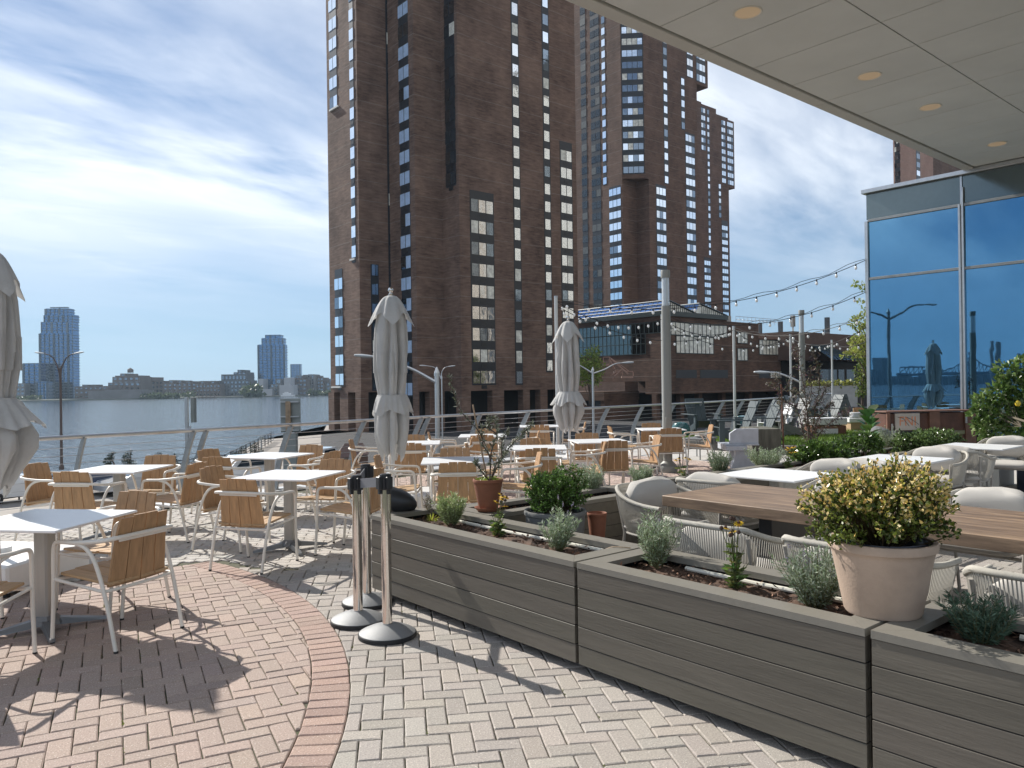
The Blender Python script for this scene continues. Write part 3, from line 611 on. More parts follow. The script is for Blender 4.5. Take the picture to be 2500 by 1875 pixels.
xap1 = WR.u(1632, 735); zap1 = WR.z(1632, 733); saw(XL + .2, xap1, WR.u(1698, 777), zap1, YL, yl)
saw(WR.u(1698, 777) + .02, WR.u(1708, 740), xe1, WR.z(1708, 741), YL, yl)
b = MB(); b.box(xe1 - .5, WR.u(1808, 780), YL + 2, YL + 9, WR.z(1790, 788), WR.z(1790, 768)); b.build('roof_penthouse', m_concrete, sb)
b = MB()
for k in range(12): x = WR.u(1808, 780) + k * 1.3; b.cyl((x, YL + 1, WR.z(1810, 787)), (x, YL + 1, WR.z(1810, 787) + 1.2), .04, n=4)
for zz_ in (.6, 1.2): b.tube([(WR.u(1808, 780), YL + 1, WR.z(1810, 787) + zz_), (WR.u(1808, 780) + 14, YL + 1, WR.z(1810, 787) + zz_)], .04, 4)
b.build('roof_rail', m_rail, sb)
# outdoor stair
m_stair = mat('rusty_pink_steel', (.36, .22, .17), .7)
stp = thing('fire_stair', 'small pinkish steel stair with railings on the side of the low brick building', 'stairs')
def stairpt(px, py): return far(px, py, 118)
def bar(b, a, c, r=.07): b.tube([stairpt(*a), stairpt(*c)], r, 5)
b = MB()
for q in (((1486, 876), (1500, 901)), ((1490, 876), (1533, 913)), ((1500, 919), (1520, 901))): bar(b, *q, .16)
b.build('stringers', m_stair, stp)
for (x0, x1, y) in ((1473, 1488, 888), (1500, 1520, 906), (1520, 1546, 918)):
    b = MB(); p, q = stairpt(x0, y), stairpt(x1, y); n_ = Vector((q.y - p.y, p.x - q.x, 0)).normalized() * -1.5
    b.add([p, q, q + n_, p + n_, p - Vector((0, 0, .3)), q - Vector((0, 0, .3)), q + n_ - Vector((0, 0, .3)), p + n_ - Vector((0, 0, .3))], [(0, 1, 2, 3), (7, 6, 5, 4), (0, 4, 5, 1), (1, 5, 6, 2), (2, 6, 7, 3), (3, 7, 4, 0)]); b.build('landing', m_stair, stp)
b = MB()
for q in (((1473, 872), (1488, 872)), ((1488, 872), (1535, 906)), ((1490, 918), (1512, 904)), ((1500, 904), (1520, 904)), ((1496, 925), (1520, 906)), ((1473, 872), (1473, 888)), ((1488, 872), (1488, 888)), ((1520, 903), (1520, 918)), ((1546, 908), (1546, 918)), ((1520, 905), (1546, 908))): bar(b, *q)
b.build('handrails', m_stair, stp)

# ================================================================ dark building with blue hipped skylight, stacks, concrete wall
XD = far(1937, 900, 150); WDk = Wall('x', XD.y)
db = thing('dark_building', 'long dark brick building with a blue hipped skylight behind the right string lights', 'building')
x0_ = WDk.u(1937, 900); x1_ = x0_ + 90
b = MB(); b.prism([(x0_, XD.y), (x1_, XD.y), (x1_, XD.y + 30), (x0_, XD.y + 30)], WDk.z(1990, 880), WDk.z(1990, 812)); b.build('wall', m_brick, db)
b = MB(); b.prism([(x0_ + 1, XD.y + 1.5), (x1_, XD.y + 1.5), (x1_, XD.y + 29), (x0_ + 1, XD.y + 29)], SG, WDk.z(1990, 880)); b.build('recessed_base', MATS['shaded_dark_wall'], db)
za, zb_ = WDk.z(1990, 880), WDk.z(1990, 842); ua, ub, uc_, ud = (WDk.u(1970, 880), WDk.u(2072, 880), WDk.u(1978, 842), WDk.u(2012, 842))
b = MB(); yy = XD.y
b.add([(ua, yy - 5, za), (WDk.u(2045, 880), yy - 5, za), (ud, yy - .1, zb_), (uc_, yy - .1, zb_)], [(0, 1, 2, 3)]); b.add([(WDk.u(2045, 880), yy - 5, za), (ub, yy - .1, za), (ud, yy - .1, zb_)], [(0, 1, 2)]); sk = b.build('skylight', mat('hip_skylight', (.10, .20, .34), .25, var=.3, vscale=.6, coat=.6), db)
b = MB()
for i in range(9):
    t_ = i / 8; b.tube([Vector((ua, yy - 5, za)).lerp(Vector((WDk.u(2045, 880), yy - 5, za)), t_) + Vector((0, -.08, .05)), Vector((uc_, yy - .1, zb_)).lerp(Vector((ud, yy - .1, zb_)), t_) + Vector((0, -.08, .05))], .1, 4)
for t_ in (.33, .66): b.tube([Vector((ua, yy - 5, za)).lerp(Vector((uc_, yy - .1, zb_)), t_) + Vector((0, -.08, .05)), Vector((WDk.u(2045, 880), yy - 5, za)).lerp(Vector((ud, yy - .1, zb_)), t_) + Vector((0, -.08, .05))], .08, 4)
b.build('glazing_bars', m_mull, sk)
for (x0, x1) in ((2002, 2022), (2024, 2042), (2046, 2060), (2066, 2085)):
    b = MB(); W2_ = Wall('x', XD.y + 1.5); W2_.quad(b, W2_.u(x0, 910), W2_.u(x1, 910), W2_.z(2030, 940), W2_.z(2030, 902), .1); b.build('window', g_dark, db)
STK = [(1857, 788, 10, 'short grey smokestack just right of the low brick building roof'), (1907, 785, 11, 'grey smokestack with a dark cap between the low brick building and the second lamp column'), (2021, 775, 12, 'smokestack with a dark cap above the dark building by the yellow green tree')]
for px, yt_, wd, lab in STK:
    p = far(px, 900, 262); k = thing('smokestack', lab, 'smokestack', (p.x, p.y, SG), 0, 'smokestacks beyond the dark building'); H_ = far(px, yt_, 262).z - SG; r_ = wd / FPX * 262 / 2
    b = MB(); b.cyl((0, 0, 0), (0, 0, H_ - 5), r_, n=14); b.build('stack', m_concrete, k)
    b = MB(); b.cyl((0, 0, H_ - 5), (0, 0, H_), r_ * 1.05, n=14); b.build('cap', mat('grey_cap', (.12, .13, .14), .6), k)
for px in (2000, 2007):
    p = far(px, 900, 150); k = MB(); k.box(-.3, .3, 0, .5, 0, 2.2); k.cyl((0, .25, -1.5), (0, .25, 0), .08, n=5); o = k.build('antenna', m_concrete, None, loc=(p.x, XD.y + 2, WDk.z(px, 806) + .6)); tag(o, ('left' if px == 2000 else 'right') + ' one of two small panel antennas on the roof of the dark building', 'antenna', 'rooftop antennas')
p0 = far(1966, 1000, 46); p1 = far(2094, 1000, 46)
cw = thing('concrete_wall', 'pale board marked concrete wall with greenery along its top beyond the railing', 'wall', (p0.x, p0.y, SG), atan2(p1.y - p0.y, p1.x - p0.x))
Lw = (p1 - p0).length; zt_ = far(2030, 942, 46).z - SG
b = MB(); b.box(0, Lw, 0, .5, 0, zt_); b.build('wall', m_concrete, cw)
b = MB()
for i in range(260):
    g_ = random.uniform(.15, .35); b.col = (g_ * .95, g_, g_ * .25); b.leaf(Vector((random.uniform(0, Lw), random.uniform(-.1, .5), zt_ + random.uniform(-.02, .25))), Vector((random.uniform(-1, 1), random.uniform(-1, 1), random.uniform(-.3, 1))), .22, .14)
b.build('ivy', m_leafshore, cw)

# ================================================================ trees
def crown(name, parent, clumps, n_, size, cols, m=None, flat=.35):
    b = MB()
    tot = sum(r ** 2 for _, r in clumps)
    for c, r in clumps:
        c = Vector(c)
        for i in range(int(n_ * r * r / tot)):
            v = Vector((random.gauss(0, 1), random.gauss(0, 1), random.gauss(0, 1))).normalized() * r * random.uniform(.35, 1.0)
            q = c + v; col = random.choice(cols); k = random.uniform(.75, 1.25); b.col = tuple(x * k for x in col)
            d = (v.normalized() + Vector((random.uniform(-1, 1), random.uniform(-1, 1), random.uniform(-1, 1))) * .9)
            b.leaf(q, d, size * random.uniform(.7, 1.3), size * .6, fold=flat * random.uniform(-1, 1))
    return b.build(name, m or m_leafshore, parent)
m_bark = mat('bark', (.09, .065, .05), .9, var=.3, vscale=20, bump=.4, bscale=30)
def tree(label, p, H_, clumps, n_, size, cols, name='tree', group=None, tr=.12):
    k = thing(name, label, 'tree', p, 0, group)
    b = MB(); b.tube(smoothpath([(0, 0, 0), (.05 * H_, .02, H_ * .3), (-.02 * H_, 0, H_ * .6), (0, 0, H_ * .85)], 4), [tr * (1 - .8 * i / 12) for i in range(13)], 7)
    for c, r in clumps[:8]:
        c = Vector(c); b.tube(smoothpath([(0, 0, max(.3, c.z * .5)), (c.x * .5, c.y * .5, c.z * .85), tuple(c)], 3), [tr * .45 * (1 - .8 * i / 6) for i in range(7)], 5)
    b.build('trunk', m_bark, k); crown('crown', k, clumps, n_, size, cols); return k
YG = [(.30, .36, .06), (.36, .38, .09), (.22, .30, .05), (.40, .40, .14)]
DG = [(.06, .12, .03), (.09, .16, .04), (.04, .08, .02)]
MG = [(.14, .22, .05), (.20, .28, .07), (.09, .15, .04)]
p = far(2150, 950, 33)
def clr(px, py, d, base): q = far(px, py, d); return (q.x - base[0], q.y - base[1], q.z - base[2])
base = (p.x, p.y, SG)
tree('yellow green tree reaching out from behind the left corner of the glass building', base, 9.5, [(clr(2088, 838, 33, base), .30), (clr(2112, 815, 33, base), .42), (clr(2100, 785, 33, base), .34), (clr(2108, 855, 33, base), .36), (clr(2086, 862, 32.6, base), .24), (clr(2135, 830, 33.3, base), .5), (clr(2082, 790, 33, base), .16), (clr(2128, 905, 33, base), .4), (clr(2108, 700, 33.5, base), .2), (clr(2085, 693, 33.5, base), .14), (clr(2101, 738, 33.4, base), .13), (clr(2060, 868, 32.6, base), .12), (clr(2160, 760, 33.6, base), .6), (clr(2122, 760, 33, base), .25)], 2400, .13, YG, tr=.14)
base = (p.x - .6, p.y + .5, SG)
tree('dark ivy covered trunk below the yellow green tree at the glass corner', base, 5.8, [(clr(2102, 905, 33, base), .3), (clr(2106, 930, 33, base), .3), (clr(2104, 955, 33, base), .28), (clr(2108, 885, 33, base), .25)], 700, .10, [(.20, .24, .05), (.08, .14, .03)], 'ivy_tree')
p = far(1440, 950, 104); base = (p.x, p.y, SG)
tree('bright green tree beside the steel stair behind the second umbrella', base, 10, [((0, 0, 9.3), 1.5), ((-1.2, 0, 8.3), 1.3), ((1.3, 0, 8.4), 1.3), ((.2, -.5, 10.4), 1.0), ((0, 0, 7.4), 1.6), ((-1.4, .4, 7), 1.0), ((1.2, .3, 7.0), 1.1)], 1600, .34, [(.25, .32, .05), (.30, .36, .08), (.16, .24, .05)])

# ================================================================ street level: lamps, signs, cars, barriers
def lamp(label, pole_px, ytop, d, arms, r=.1, mcol=None, grp='street lamps beyond the railing', name='street_lamp'):
    p = far(pole_px, 950, d); k = thing(name, label, 'street lamp', (p.x, p.y, SG), 0, grp); m = mcol or m_rail
    zt = far(pole_px, ytop, d).z - SG
    b = MB(); b.tube([(0, 0, 0), (0, 0, zt * .5), (0, 0, zt)], [r * 1.35, r * 1.1, r], 10); b.lathe([(r * 1.25, zt), (r * 1.25, zt + .12), (.02, zt + .35)], 10); b.lathe([(r * 2.2, 0), (r * 2.2, .25), (r * 1.4, .4)], 10); b.build('pole', m, k)
    for pts, head in arms:
        P = [far(x, y, d) - Vector((p.x, p.y, SG)) for x, y in pts]; b = MB(); sp_ = smoothpath(P, 5); b.tube(sp_, [r * .75 * (1 - .45 * i / len(sp_)) for i in range(len(sp_))], 8); b.build('arm', m, k)
        e = P[-1]; dr = (P[-1] - P[-2]); dr.z *= .3; dr.normalize(); hl = head * 1.0; b = MB()
        b.tube([e, e + dr * hl * .25, e + dr * hl * .6, e + dr * hl * .95, e + dr * hl], [hl * .10, hl * .16, hl * .20, hl * .13, hl * .02], 10, flat=.45); b.build('lamp_head', mat('lamp_head_grey', (.55, .57, .57), .4), k)
    return k
m_rust = mat('rusty_pole', (.13, .10, .09), .6, .3)
lamp('brown twin arm street lamp with curved arms in front of the tallest glass tower', 148, 905, 62, [([(148, 935), (142, 900), (128, 872), (108, 863)], .75), ([(148, 935), (150, 900), (164, 872), (182, 863)], .75)], .085, m_rust)
lamp('large silver street lamp behind the middle umbrella, arm crossing in front of the brick tower', 1067, 918, 30, [([(1062, 932), (1010, 903), (960, 884), (915, 871)], .8)], .085)
lamp('thin twin head street lamp just behind the big silver street lamp', 1079, 925, 75, [([(1077, 925), (1079, 908), (1086, 898), (1094, 895)], .7), ([(1077, 925), (1068, 905), (1058, 896), (1042, 893)], .7)], .06)
lamp('silver twin arm street lamp between the second umbrella and the lamp column', 1448, 908, 55, [([(1448, 912), (1435, 904), (1422, 896), (1408, 888)], .8), ([(1448, 912), (1478, 901), (1500, 889), (1518, 886)], .85)], .08)
lamp('silver street lamp whose arm reaches left from behind the second lamp column', 1962, 938, 34, [([(1962, 938), (1930, 922), (1900, 911), (1879, 909)], .7)], .07)
# signs seen from behind
def signpost(name, label, px, ybot_z, d, parts):
    p = far(px, 950, d); k = thing(name, label, 'sign', (p.x, p.y, SG), -_h); s = d / FPX
    for nm, x0, x1, y0, y1, th, m in parts:
        z1 = far(px, y0, d).z - SG; z0 = 0 if y1 is None else far(px, y1, d).z - SG; b = MB(); b.cbox((x0 - px) * s, (x1 - px) * s, -th / 2 if nm != 'panel' else .09, th / 2 if nm != 'panel' else .09 + th, z0, z1, .006); b.build(nm, m, k)
    return k
m_signback = mat('grey_sign_back', (.27, .29, .28), .5, .3, var=.1, vscale=3); m_wood = mat('raw_timber', (.33, .24, .16), .8, var=.3, vscale=8)
signpost('traffic_sign', 'back of a big grey sign panel rising above the railing', 703, 0, 27, [('panel', 682, 731, 973, 1056, .03, m_signback), ('post', 697, 709, 980, None, .1, m_wood), ('bracket', 684, 729, 980, 983, .08, m_rail), ('bracket', 684, 729, 1016, 1019, .08, m_rail), ('bracket', 684, 729, 1049, 1052, .08, m_rail), ('pier', 692, 723, 1057, None, .3, m_signback)])
signpost('traffic_sign', 'narrow grey sign seen edge on beside a thin post in front of the river', 457, 0, 28, [('post', 451, 459, 970, None, .09, m_rail), ('panel', 462, 470, 971, 1032, .25, m_signback), ('bracket', 459, 465, 1040, 1062, .05, m_rail)])
signpost('small_sign', 'small square sign on a thin pole on the river promenade', 636, 0, 62, [('post', 635, 637, 1066, None, .05, m_rail), ('panel', 631, 641, 1066, 1074, .04, m_signback)])
def car(label, p, ang, col, suv=False):
    k = thing('parked_car', label, 'car', p, ang, 'cars on the street below the terrace'); h = 1.75 if suv else 1.45; m = mat('car_paint_%d%d%d' % tuple(int(c * 99) for c in col), col, .3, coat=1)
    prof = [(-2.3, .35), (-2.35, .8), (-2.2, 1.0), (-1.9, 1.05), (-1.45, h), (.3, h + .02), (1.15, 1.05), (2.1, .9), (2.3, .65), (2.3, .35)] if not suv else [(-2.35, .4), (-2.38, 1.0), (-2.25, 1.15), (-2.0, h), (.5, h + .03), (1.1, 1.15), (2.15, 1.05), (2.3, .75), (2.3, .4)]
    b = MB(); n_ = len(prof)
    for (w_, sgn) in ((.9, 1),): b.add([(x, -w_ + (.12 if z > 1.1 else 0), z) for x, z in prof] + [(x, w_ - (.12 if z > 1.1 else 0), z) for x, z in prof], [tuple(range(n_)), tuple(range(2 * n_ - 1, n_ - 1, -1))] + [((i + 1) % n_, i, i + n_, (i + 1) % n_ + n_) for i in range(n_)])
    b.build('body', m, k)
    b = MB(); hh = h - .1
    for sgn in (-1, 1): b.add([(-1.6, sgn * .885, 1.1), (.85, sgn * .885, 1.1), (.25, sgn * .79, hh), (-1.4, sgn * .79, hh)], [(0, 1, 2, 3)])
    b.add([(1.02, -.72, 1.14), (1.02, .72, 1.14), (.42, .68, hh + .03), (.42, -.68, hh + .03)], [(0, 1, 2, 3)]); b.add([(-2.0, -.72, 1.14), (-2.0, .72, 1.14), (-1.62, .68, hh), (-1.62, -.68, hh)], [(3, 2, 1, 0)])
    b.build('windows', g_dark, k)
    for x in (-1.45, 1.4):
        for y in (-.86, .86):
            b = MB(); b.cyl((x, y - .1, .34), (x, y + .1, .34), .34, n=16); wv_ = b.build('wheel', m_rubber, k); b = MB(); b.cyl((x, y - .11, .34), (x, y + .11, .34), .18, n=10); b.build('rim', m_rail, wv_)
    for y in (-.6, .6):
        b = MB(); b.box(2.2, 2.32, y - .16, y + .16, .68, .82); b.build('headlight', m_tabletop, k); b = MB(); b.box(-2.4, -2.3, y - .12, y + .12, .8, 1.0); b.build('taillight', mat('tail_red', (.4, .02, .02), .3), k)
    return k
dirs = atan2(.16, 1)
car('white car beneath the hanging corner of the closed left umbrella', at(50, 1222, SG), dirs, (.7, .7, .7))
car('dark blue car seen under the far left table between chair legs', at(245, 1204, SG), dirs, (.04, .06, .12))
car('silver grey car between the far left table and the railing post', at(342, 1203, SG), dirs + pi, (.45, .46, .47))
car('white estate car seen under the farthest square table left of the sign post', at(590, 1176, SG), dirs + pi, (.68, .69, .70), True)
car('white car seen between chair backs left of the brick kiosk', at(790, 1150, SG), dirs + .5, (.7, .72, .74), True)
kp = at(856, 1165, SG); kk = thing('brick_kiosk', 'small brick hut with a sloped metal roof edge at the foot of the tower', 'kiosk', kp, -.5); kk.scale = (.62, .62, .9)
b = MB(); b.prism([(-1.6, -1.2), (1.9, -1.2), (1.9, 1.5), (-1.6, 1.5)], 0, 1.7); b.build('wall', m_bricklow, kk)
b = MB(); b.add([(-1.8, -1.4, 1.5), (2.0, -1.4, 1.8), (2.0, 1.7, 1.8), (-1.8, 1.7, 1.5), (-.6, 0, 2.6), (1.4, 0, 2.6)], [(0, 1, 5, 4), (1, 2, 5), (2, 3, 4, 5), (3, 0, 4)]); b.build('roof', mat('brown_metal_roof', (.16, .10, .08), .5, var=.1), kk)
# jersey barrier, guard rails, promenade fence, planters with shaped pines
def strip_wall(name, label, cat, P, z0, h, th, m, cap=None):
    k = thing(name, label, cat, (P[0][0], P[0][1], z0)); b = MB()
    for i in range(len(P) - 1):
        a = Vector((*P[i], 0)) - Vector((*P[0], 0)); c = Vector((*P[i + 1], 0)) - Vector((*P[0], 0)); nn = Vector((-(c - a).y, (c - a).x, 0)).normalized() * th / 2
        b.add([a - nn, c - nn, c + nn, a + nn] + [q + Vector((0, 0, h)) for q in (a - nn * .6, c - nn * .6, c + nn * .6, a + nn * .6)], [(3, 2, 1, 0), (4, 5, 6, 7), (0, 1, 5, 4), (1, 2, 6, 5), (2, 3, 7, 6), (3, 0, 4, 7)])
    b.build('wall', m, k); return k
strip_wall('concrete_barrier', 'long low concrete barrier along the street below the terrace', 'barrier', [(-40, 27.5), (0, 28.5), (30, 33)], SG, .95, .6, m_concrete)
def railfence(name, label, P, z0, h, rails, sp_, r, m):
    k = thing(name, label, 'fence', (P[0][0], P[0][1], z0)); b = MB(); pb_ = MB()
    for i in range(len(P) - 1):
        a = Vector((*P[i], 0)) - Vector((*P[0], 0)); c = Vector((*P[i + 1], 0)) - Vector((*P[0], 0))
        for j in range(rails): zz_ = h * (j + 1) / rails; b.tube([a + Vector((0, 0, zz_)), c + Vector((0, 0, zz_))], r, 5)
        n_ = max(1, int((c - a).length / sp_))
        for j in range(n_): q = a.lerp(c, j / n_); pb_.cyl(q, q + Vector((0, 0, h + .05)), r * 1.4, n=5)
    b.build('rails', m, k); pb_.build('posts', m, k); return k
railfence('guard_rail', 'grey highway guard rail just below the terrace edge at the left', [(-30, 19), (0, 20), (12, 22.5)], SG, 2.0, 4, 2.4, .07, m_fin)
railfence('promenade_fence', 'thin dark fence along the river promenade left of the kiosk', [(5, 51), (22, 60), (38, 88)], SG, 1.15, 5, 2.5, .035, m_frame)
m_pine = leafmat('pine_leaves', tr=.15)
TOP = [(273, 1104, 'first'), (316, 1103, 'second'), (378, 1108, 'third'), (413, 1112, 'fourth'), (490, 1100, 'fifth'), (583, 1094, 'sixth'), (623, 1080, 'seventh')]
for i, (px, yt_, w_) in enumerate(TOP):
    d = 52 + i * 1.2; p = far(px, 950, d); zt = far(px, yt_, d).z - SG
    k = thing('planter_pot', ('big concrete tub under the %s shaped pine from the left below the railing' % w_), 'planter', (p.x, p.y, SG), .2 * i, 'tubs along the street')
    b = MB(); b.lathe([(.55, 0), (.8, .25), (.95, .8), (1.0, .85), (.85, .85), (.8, .75)], 18); b.build('tub', m_concrete, k)
    base = (p.x, p.y, SG + .75); hh = zt - .75; t_ = thing('shaped_pine', '%s small dark shaped pine from the left, against the river' % w_, 'tree', base, i * 1.3, 'shaped pines along the street'); b = MB()
    b.tube(smoothpath([(0, 0, 0), (.12, .05, hh * .35), (-.08, 0, hh * .7), (.05, 0, hh)], 4), [.07 * (1 - .7 * j / 12) for j in range(13)], 6); b.build('trunk', m_bark, t_)
    cl_ = [((random.uniform(-.35, .35), random.uniform(-.3, .3), hh * (.25 + .14 * j)), random.uniform(.16, .34) * (1.15 - .1 * j)) for j in range(6)]
    if i in (1, 5): cl_ += [((.5, .2, hh * .4), .28), ((-.5, 0, hh * .55), .24)]
    crown('crown', t_, cl_, 900, .09, [(.02, .035, .02), (.035, .05, .03), (.015, .03, .02)], m_pine)
# ================================================================ terrace floor
RP = [(-10, 9.3), (-4, 9.75), (0, 10.3), (1.8, 10.55), (3.7, 10.87), (5.9, 11.35), (8, 11.85), (11, 12.35), (14, 12.8), (17, 13.15), (20.5, 13.75), (24.3, 14.6), (28, 15.6), (33, 17.2)]
m_slab = mat('terrace_slab', (.33, .31, .28), .9, var=.15, vscale=2)
b = MB(); b.prism([(-10, -6), (33, -6), (33, 17.6)] + [(x - .1, y + .62) for x, y in reversed(RP)], -.5, -.022); struct(b.build('terrace', m_slab))
m_sand = mat('joint_sand', (.10, .09, .07), .95, var=.3, vscale=30, col2=(.07, .08, .035))
def clip(poly, nx, ny, d):           # keep points with n.p <= d
    out = []
    for i in range(len(poly)):
        a = poly[i]; c = poly[(i + 1) % len(poly)]; da = a[0] * nx + a[1] * ny - d; dc = c[0] * nx + c[1] * ny - d
        if da <= 0: out.append(a)
        if (da < 0 < dc) or (dc < 0 < da): t = da / (da - dc); out.append((a[0] + (c[0] - a[0]) * t, a[1] + (c[1] - a[1]) * t))
    return out
def brick(b, poly, col, j=.0026, bev=.006):
    if len(poly) < 3: return
    poly = [(x + random.gauss(0, .0012), y + random.gauss(0, .0012)) for x, y in poly]
    ar = sum(poly[i][0] * poly[(i + 1) % len(poly)][1] - poly[(i + 1) % len(poly)][0] * poly[i][1] for i in range(len(poly))) / 2
    if abs(ar) < .0012: return
    if ar < 0: poly = poly[::-1]
    n = len(poly); cx_ = sum(p[0] for p in poly) / n; cy_ = sum(p[1] for p in poly) / n
    def ins(k):
        out = []
        for i in range(n):
            p0 = poly[i - 1]; p = poly[i]; p2 = poly[(i + 1) % n]
            e1 = Vector((p[0] - p0[0], p[1] - p0[1])); e2 = Vector((p2[0] - p[0], p2[1] - p[1]))
            if e1.length < 1e-5 or e2.length < 1e-5: out.append(p); continue
            e1.normalize(); e2.normalize(); n1 = Vector((-e1.y, e1.x)); n2 = Vector((-e2.y, e2.x)); m_ = n1 + n2; q = m_.dot(n1)
            if q < .25: q = .25
            out.append((p[0] + m_.x * k / q, p[1] + m_.y * k / q))
        return out
    tx = random.gauss(0, .009); ty = random.gauss(0, .009); dz = random.gauss(0, .0007)
    o_ = ins(j); t_ = ins(j + bev)
    b.col = col
    b.add([(x, y, -.025) for x, y in o_] + [(x, y, -.0045 + dz) for x, y in o_] + [(x, y, dz + (x - cx_) * tx + (y - cy_) * ty) for x, y in t_],
          [tuple(range(2 * n, 3 * n))] + [(i, (i + 1) % n, (i + 1) % n + n, i + n) for i in range(n)] + [(i + n, (i + 1) % n + n, (i + 1) % n + 2 * n, i + 2 * n) for i in range(n)])
def tintc(base, v=.06, hue=.012):
    k = 1 + random.gauss(0, v); return (base[0] * k * (1 + random.gauss(0, hue)), base[1] * k, base[2] * k * (1 + random.gauss(0, hue)))
CC = Vector(RING[0]); RO = RING[1]; RI = RO - .205
GREY = (.40, .365, .33); PINK = (.41, .325, .28); SCAL = (.49, .465, .43); PINK2 = (.46, .36, .31)
def scal_line(x): return 7.32 if x < 2.35 else max(5.3, 7.32 - 1.45 * (x - 2.35))
MOSS = MB()
def herring(b, ang, x0, x1, y0, y1, want, base, w_=.1015, shift=(0, 0), v=.055):
    ca, sa = cos(ang), sin(ang); rr = int(max(abs(x1 - x0), abs(y1 - y0)) / w_ * .75) + 3; mx, my = (x0 + x1) / 2, (y0 + y1) / 2
    for i in range(-rr, rr):
        for j in range(-rr, rr):
            t = (i - j) % 4
            if t == 0: rect = (i, j, i + 2, j + 1)
            elif t == 3: rect = (i, j, i + 1, j + 2)
            else: continue
            P = [(rect[0], rect[1]), (rect[2], rect[1]), (rect[2], rect[3]), (rect[0], rect[3])]
            P = [(mx + shift[0] + (px * ca - py * sa) * w_, my + shift[1] + (px * sa + py * ca) * w_) for px, py in P]
            cx_ = sum(p[0] for p in P) / 4; cy_ = sum(p[1] for p in P) / 4
            if cx_ < x0 - .2 or cx_ > x1 + .2 or cy_ < y0 - .2 or cy_ > y1 + .2: continue
            P = clip(clip(clip(clip(P, 1, 0, x1), -1, 0, -x0), 0, 1, y1), 0, -1, -y0)
            if len(P) < 3: continue
            P = want(P, cx_, cy_)
            if P:
                brick(b, P, tintc(base, v))
                if random.random() < .05 and len(P) == 4:
                    e0, e1 = Vector(P[1 if t else 0]), Vector(P[2 if t else 3]); kk = random.uniform(.6, 1.3)
                    for _ in range(7):
                        q = e0.lerp(e1, random.uniform(.05, .95)); MOSS.col = (.16 * kk, .19 * kk, .05 * kk); MOSS.leaf(Vector((q.x, q.y, -.004)), Vector((random.uniform(-1, 1), random.uniform(-1, 1), .6)), .009, .007)
def vis(x, y): return True
def w_pink(P, cx_, cy_):
    d = Vector((cx_ - CC.x, cy_ - CC.y)); r_ = d.length
    if r_ > RI + .13: return None
    if r_ > RI - .14: n_ = d / r_; P = clip(P, n_.x, n_.y, n_.dot(CC) + RI)
    if cy_ > 7.1: P = clip(P, 0, 1, 7.32)
    return P if len(P) > 2 else None
def w_grey(P, cx_, cy_):
    d = Vector((cx_ - CC.x, cy_ - CC.y)); r_ = d.length
    if r_ < RO - .13: return None
    if r_ < RO + .14: n_ = d / r_; P = clip(P, -n_.x, -n_.y, -(n_.dot(CC) + RO))
    if cy_ > scal_line(cx_) + .02: return None
    return P if len(P) > 2 else None
m_mossl = leafmat('moss_leaves'); m_pave = mat('paving_bricks', (.70, .70, .71), .88, attr=True, col2=(1.22, 1.20, 1.18), vscale=120, det=4, bump=.9, bscale=190, bdist=.005, speck=95)
b = MB()
herring(b, R(-13.4), -2.2, 3.0, 2.0, 7.32, w_pink, PINK)
a0 = -75; k = 0
while a0 < 42:
    da = math.degrees(.1015 / (RO - .1)); A, B_ = R(a0), R(a0 + da)
    P = [(CC.x + RI * cos(A), CC.y + RI * sin(A)), (CC.x + RO * cos(A), CC.y + RO * sin(A)), (CC.x + RO * cos(B_), CC.y + RO * sin(B_)), (CC.x + RI * cos(B_), CC.y + RI * sin(B_))]
    P = clip(P, 0, 1, 7.32)
    if len(P) > 2: brick(b, P, tintc((PINK[0] * .99, PINK[1] * .90, PINK[2] * .88), .05))
    a0 += da
herring(b, R(-32), .2, 3.62, .3, 7.3, w_grey, GREY, shift=(.03, .05))
# wavy interlocking pavers
def wavy(b, ang, x0, x1, y0, y1, want, base, L_=.222, Hh=.108):
    ca, sa = cos(ang), sin(ang); mx, my = (x0 + x1) / 2, (y0 + y1) / 2; R_ = max(x1 - x0, y1 - y0) * .75
    for j in range(int(-R_ / Hh), int(R_ / Hh)):
        for i in range(int(-R_ / L_), int(R_ / L_)):
            u0 = (i + .5 * (j % 2)) * L_; v0 = j * Hh; cx_ = mx + ca * (u0 + L_ / 2) - sa * (v0 + Hh / 2); cy_ = my + sa * (u0 + L_ / 2) + ca * (v0 + Hh / 2)
            if not (x0 < cx_ < x1 and y0 < cy_ < y1) or not want(cx_, cy_): continue
            wf = lambda u: .017 * sin(2 * pi * u / (L_ / 2))
            K = 8; pts = [(u0 + L_ * k / K, v0 + wf(u0 + L_ * k / K)) for k in range(K + 1)] + [(u0 + L_ * k / K, v0 + Hh + wf(u0 + L_ * k / K)) for k in range(K, -1, -1)]
            brick(b, [(mx + ca * u - sa * v, my + sa * u + ca * v) for u, v in pts], tintc(base, .05))
def rail_y(x):
    for (a, c) in zip(RP, RP[1:]):
        if a[0] <= x <= c[0]: return a[1] + (c[1] - a[1]) * (x - a[0]) / (c[0] - a[0])
    return 17
wavy(b, R(-32), -.8, 6.4, 5.3, 11.6, lambda x, y: y > scal_line(x) + .03 and y < rail_y(x) + .05 and not (x > 3.55 and y < 5.2) and x + (y - 8) * .3 < 6.1 and Vector((x - CC.x, y - CC.y)).length > (RO + .05 if y < 7.4 else 0), SCAL)
herring(b, R(-32), 5.4, 13.2, 5.2, 12.6, lambda P, x, y: P if (y < rail_y(x) and x + (y - 8) * .3 > 6.13 and y > 5.14) else None, PINK2, w_=.105, v=.06)
herring(b, 0, 3.62, 14.5, -.3, 4.6, lambda P, x, y: P, (.40, .37, .34), w_=.105)
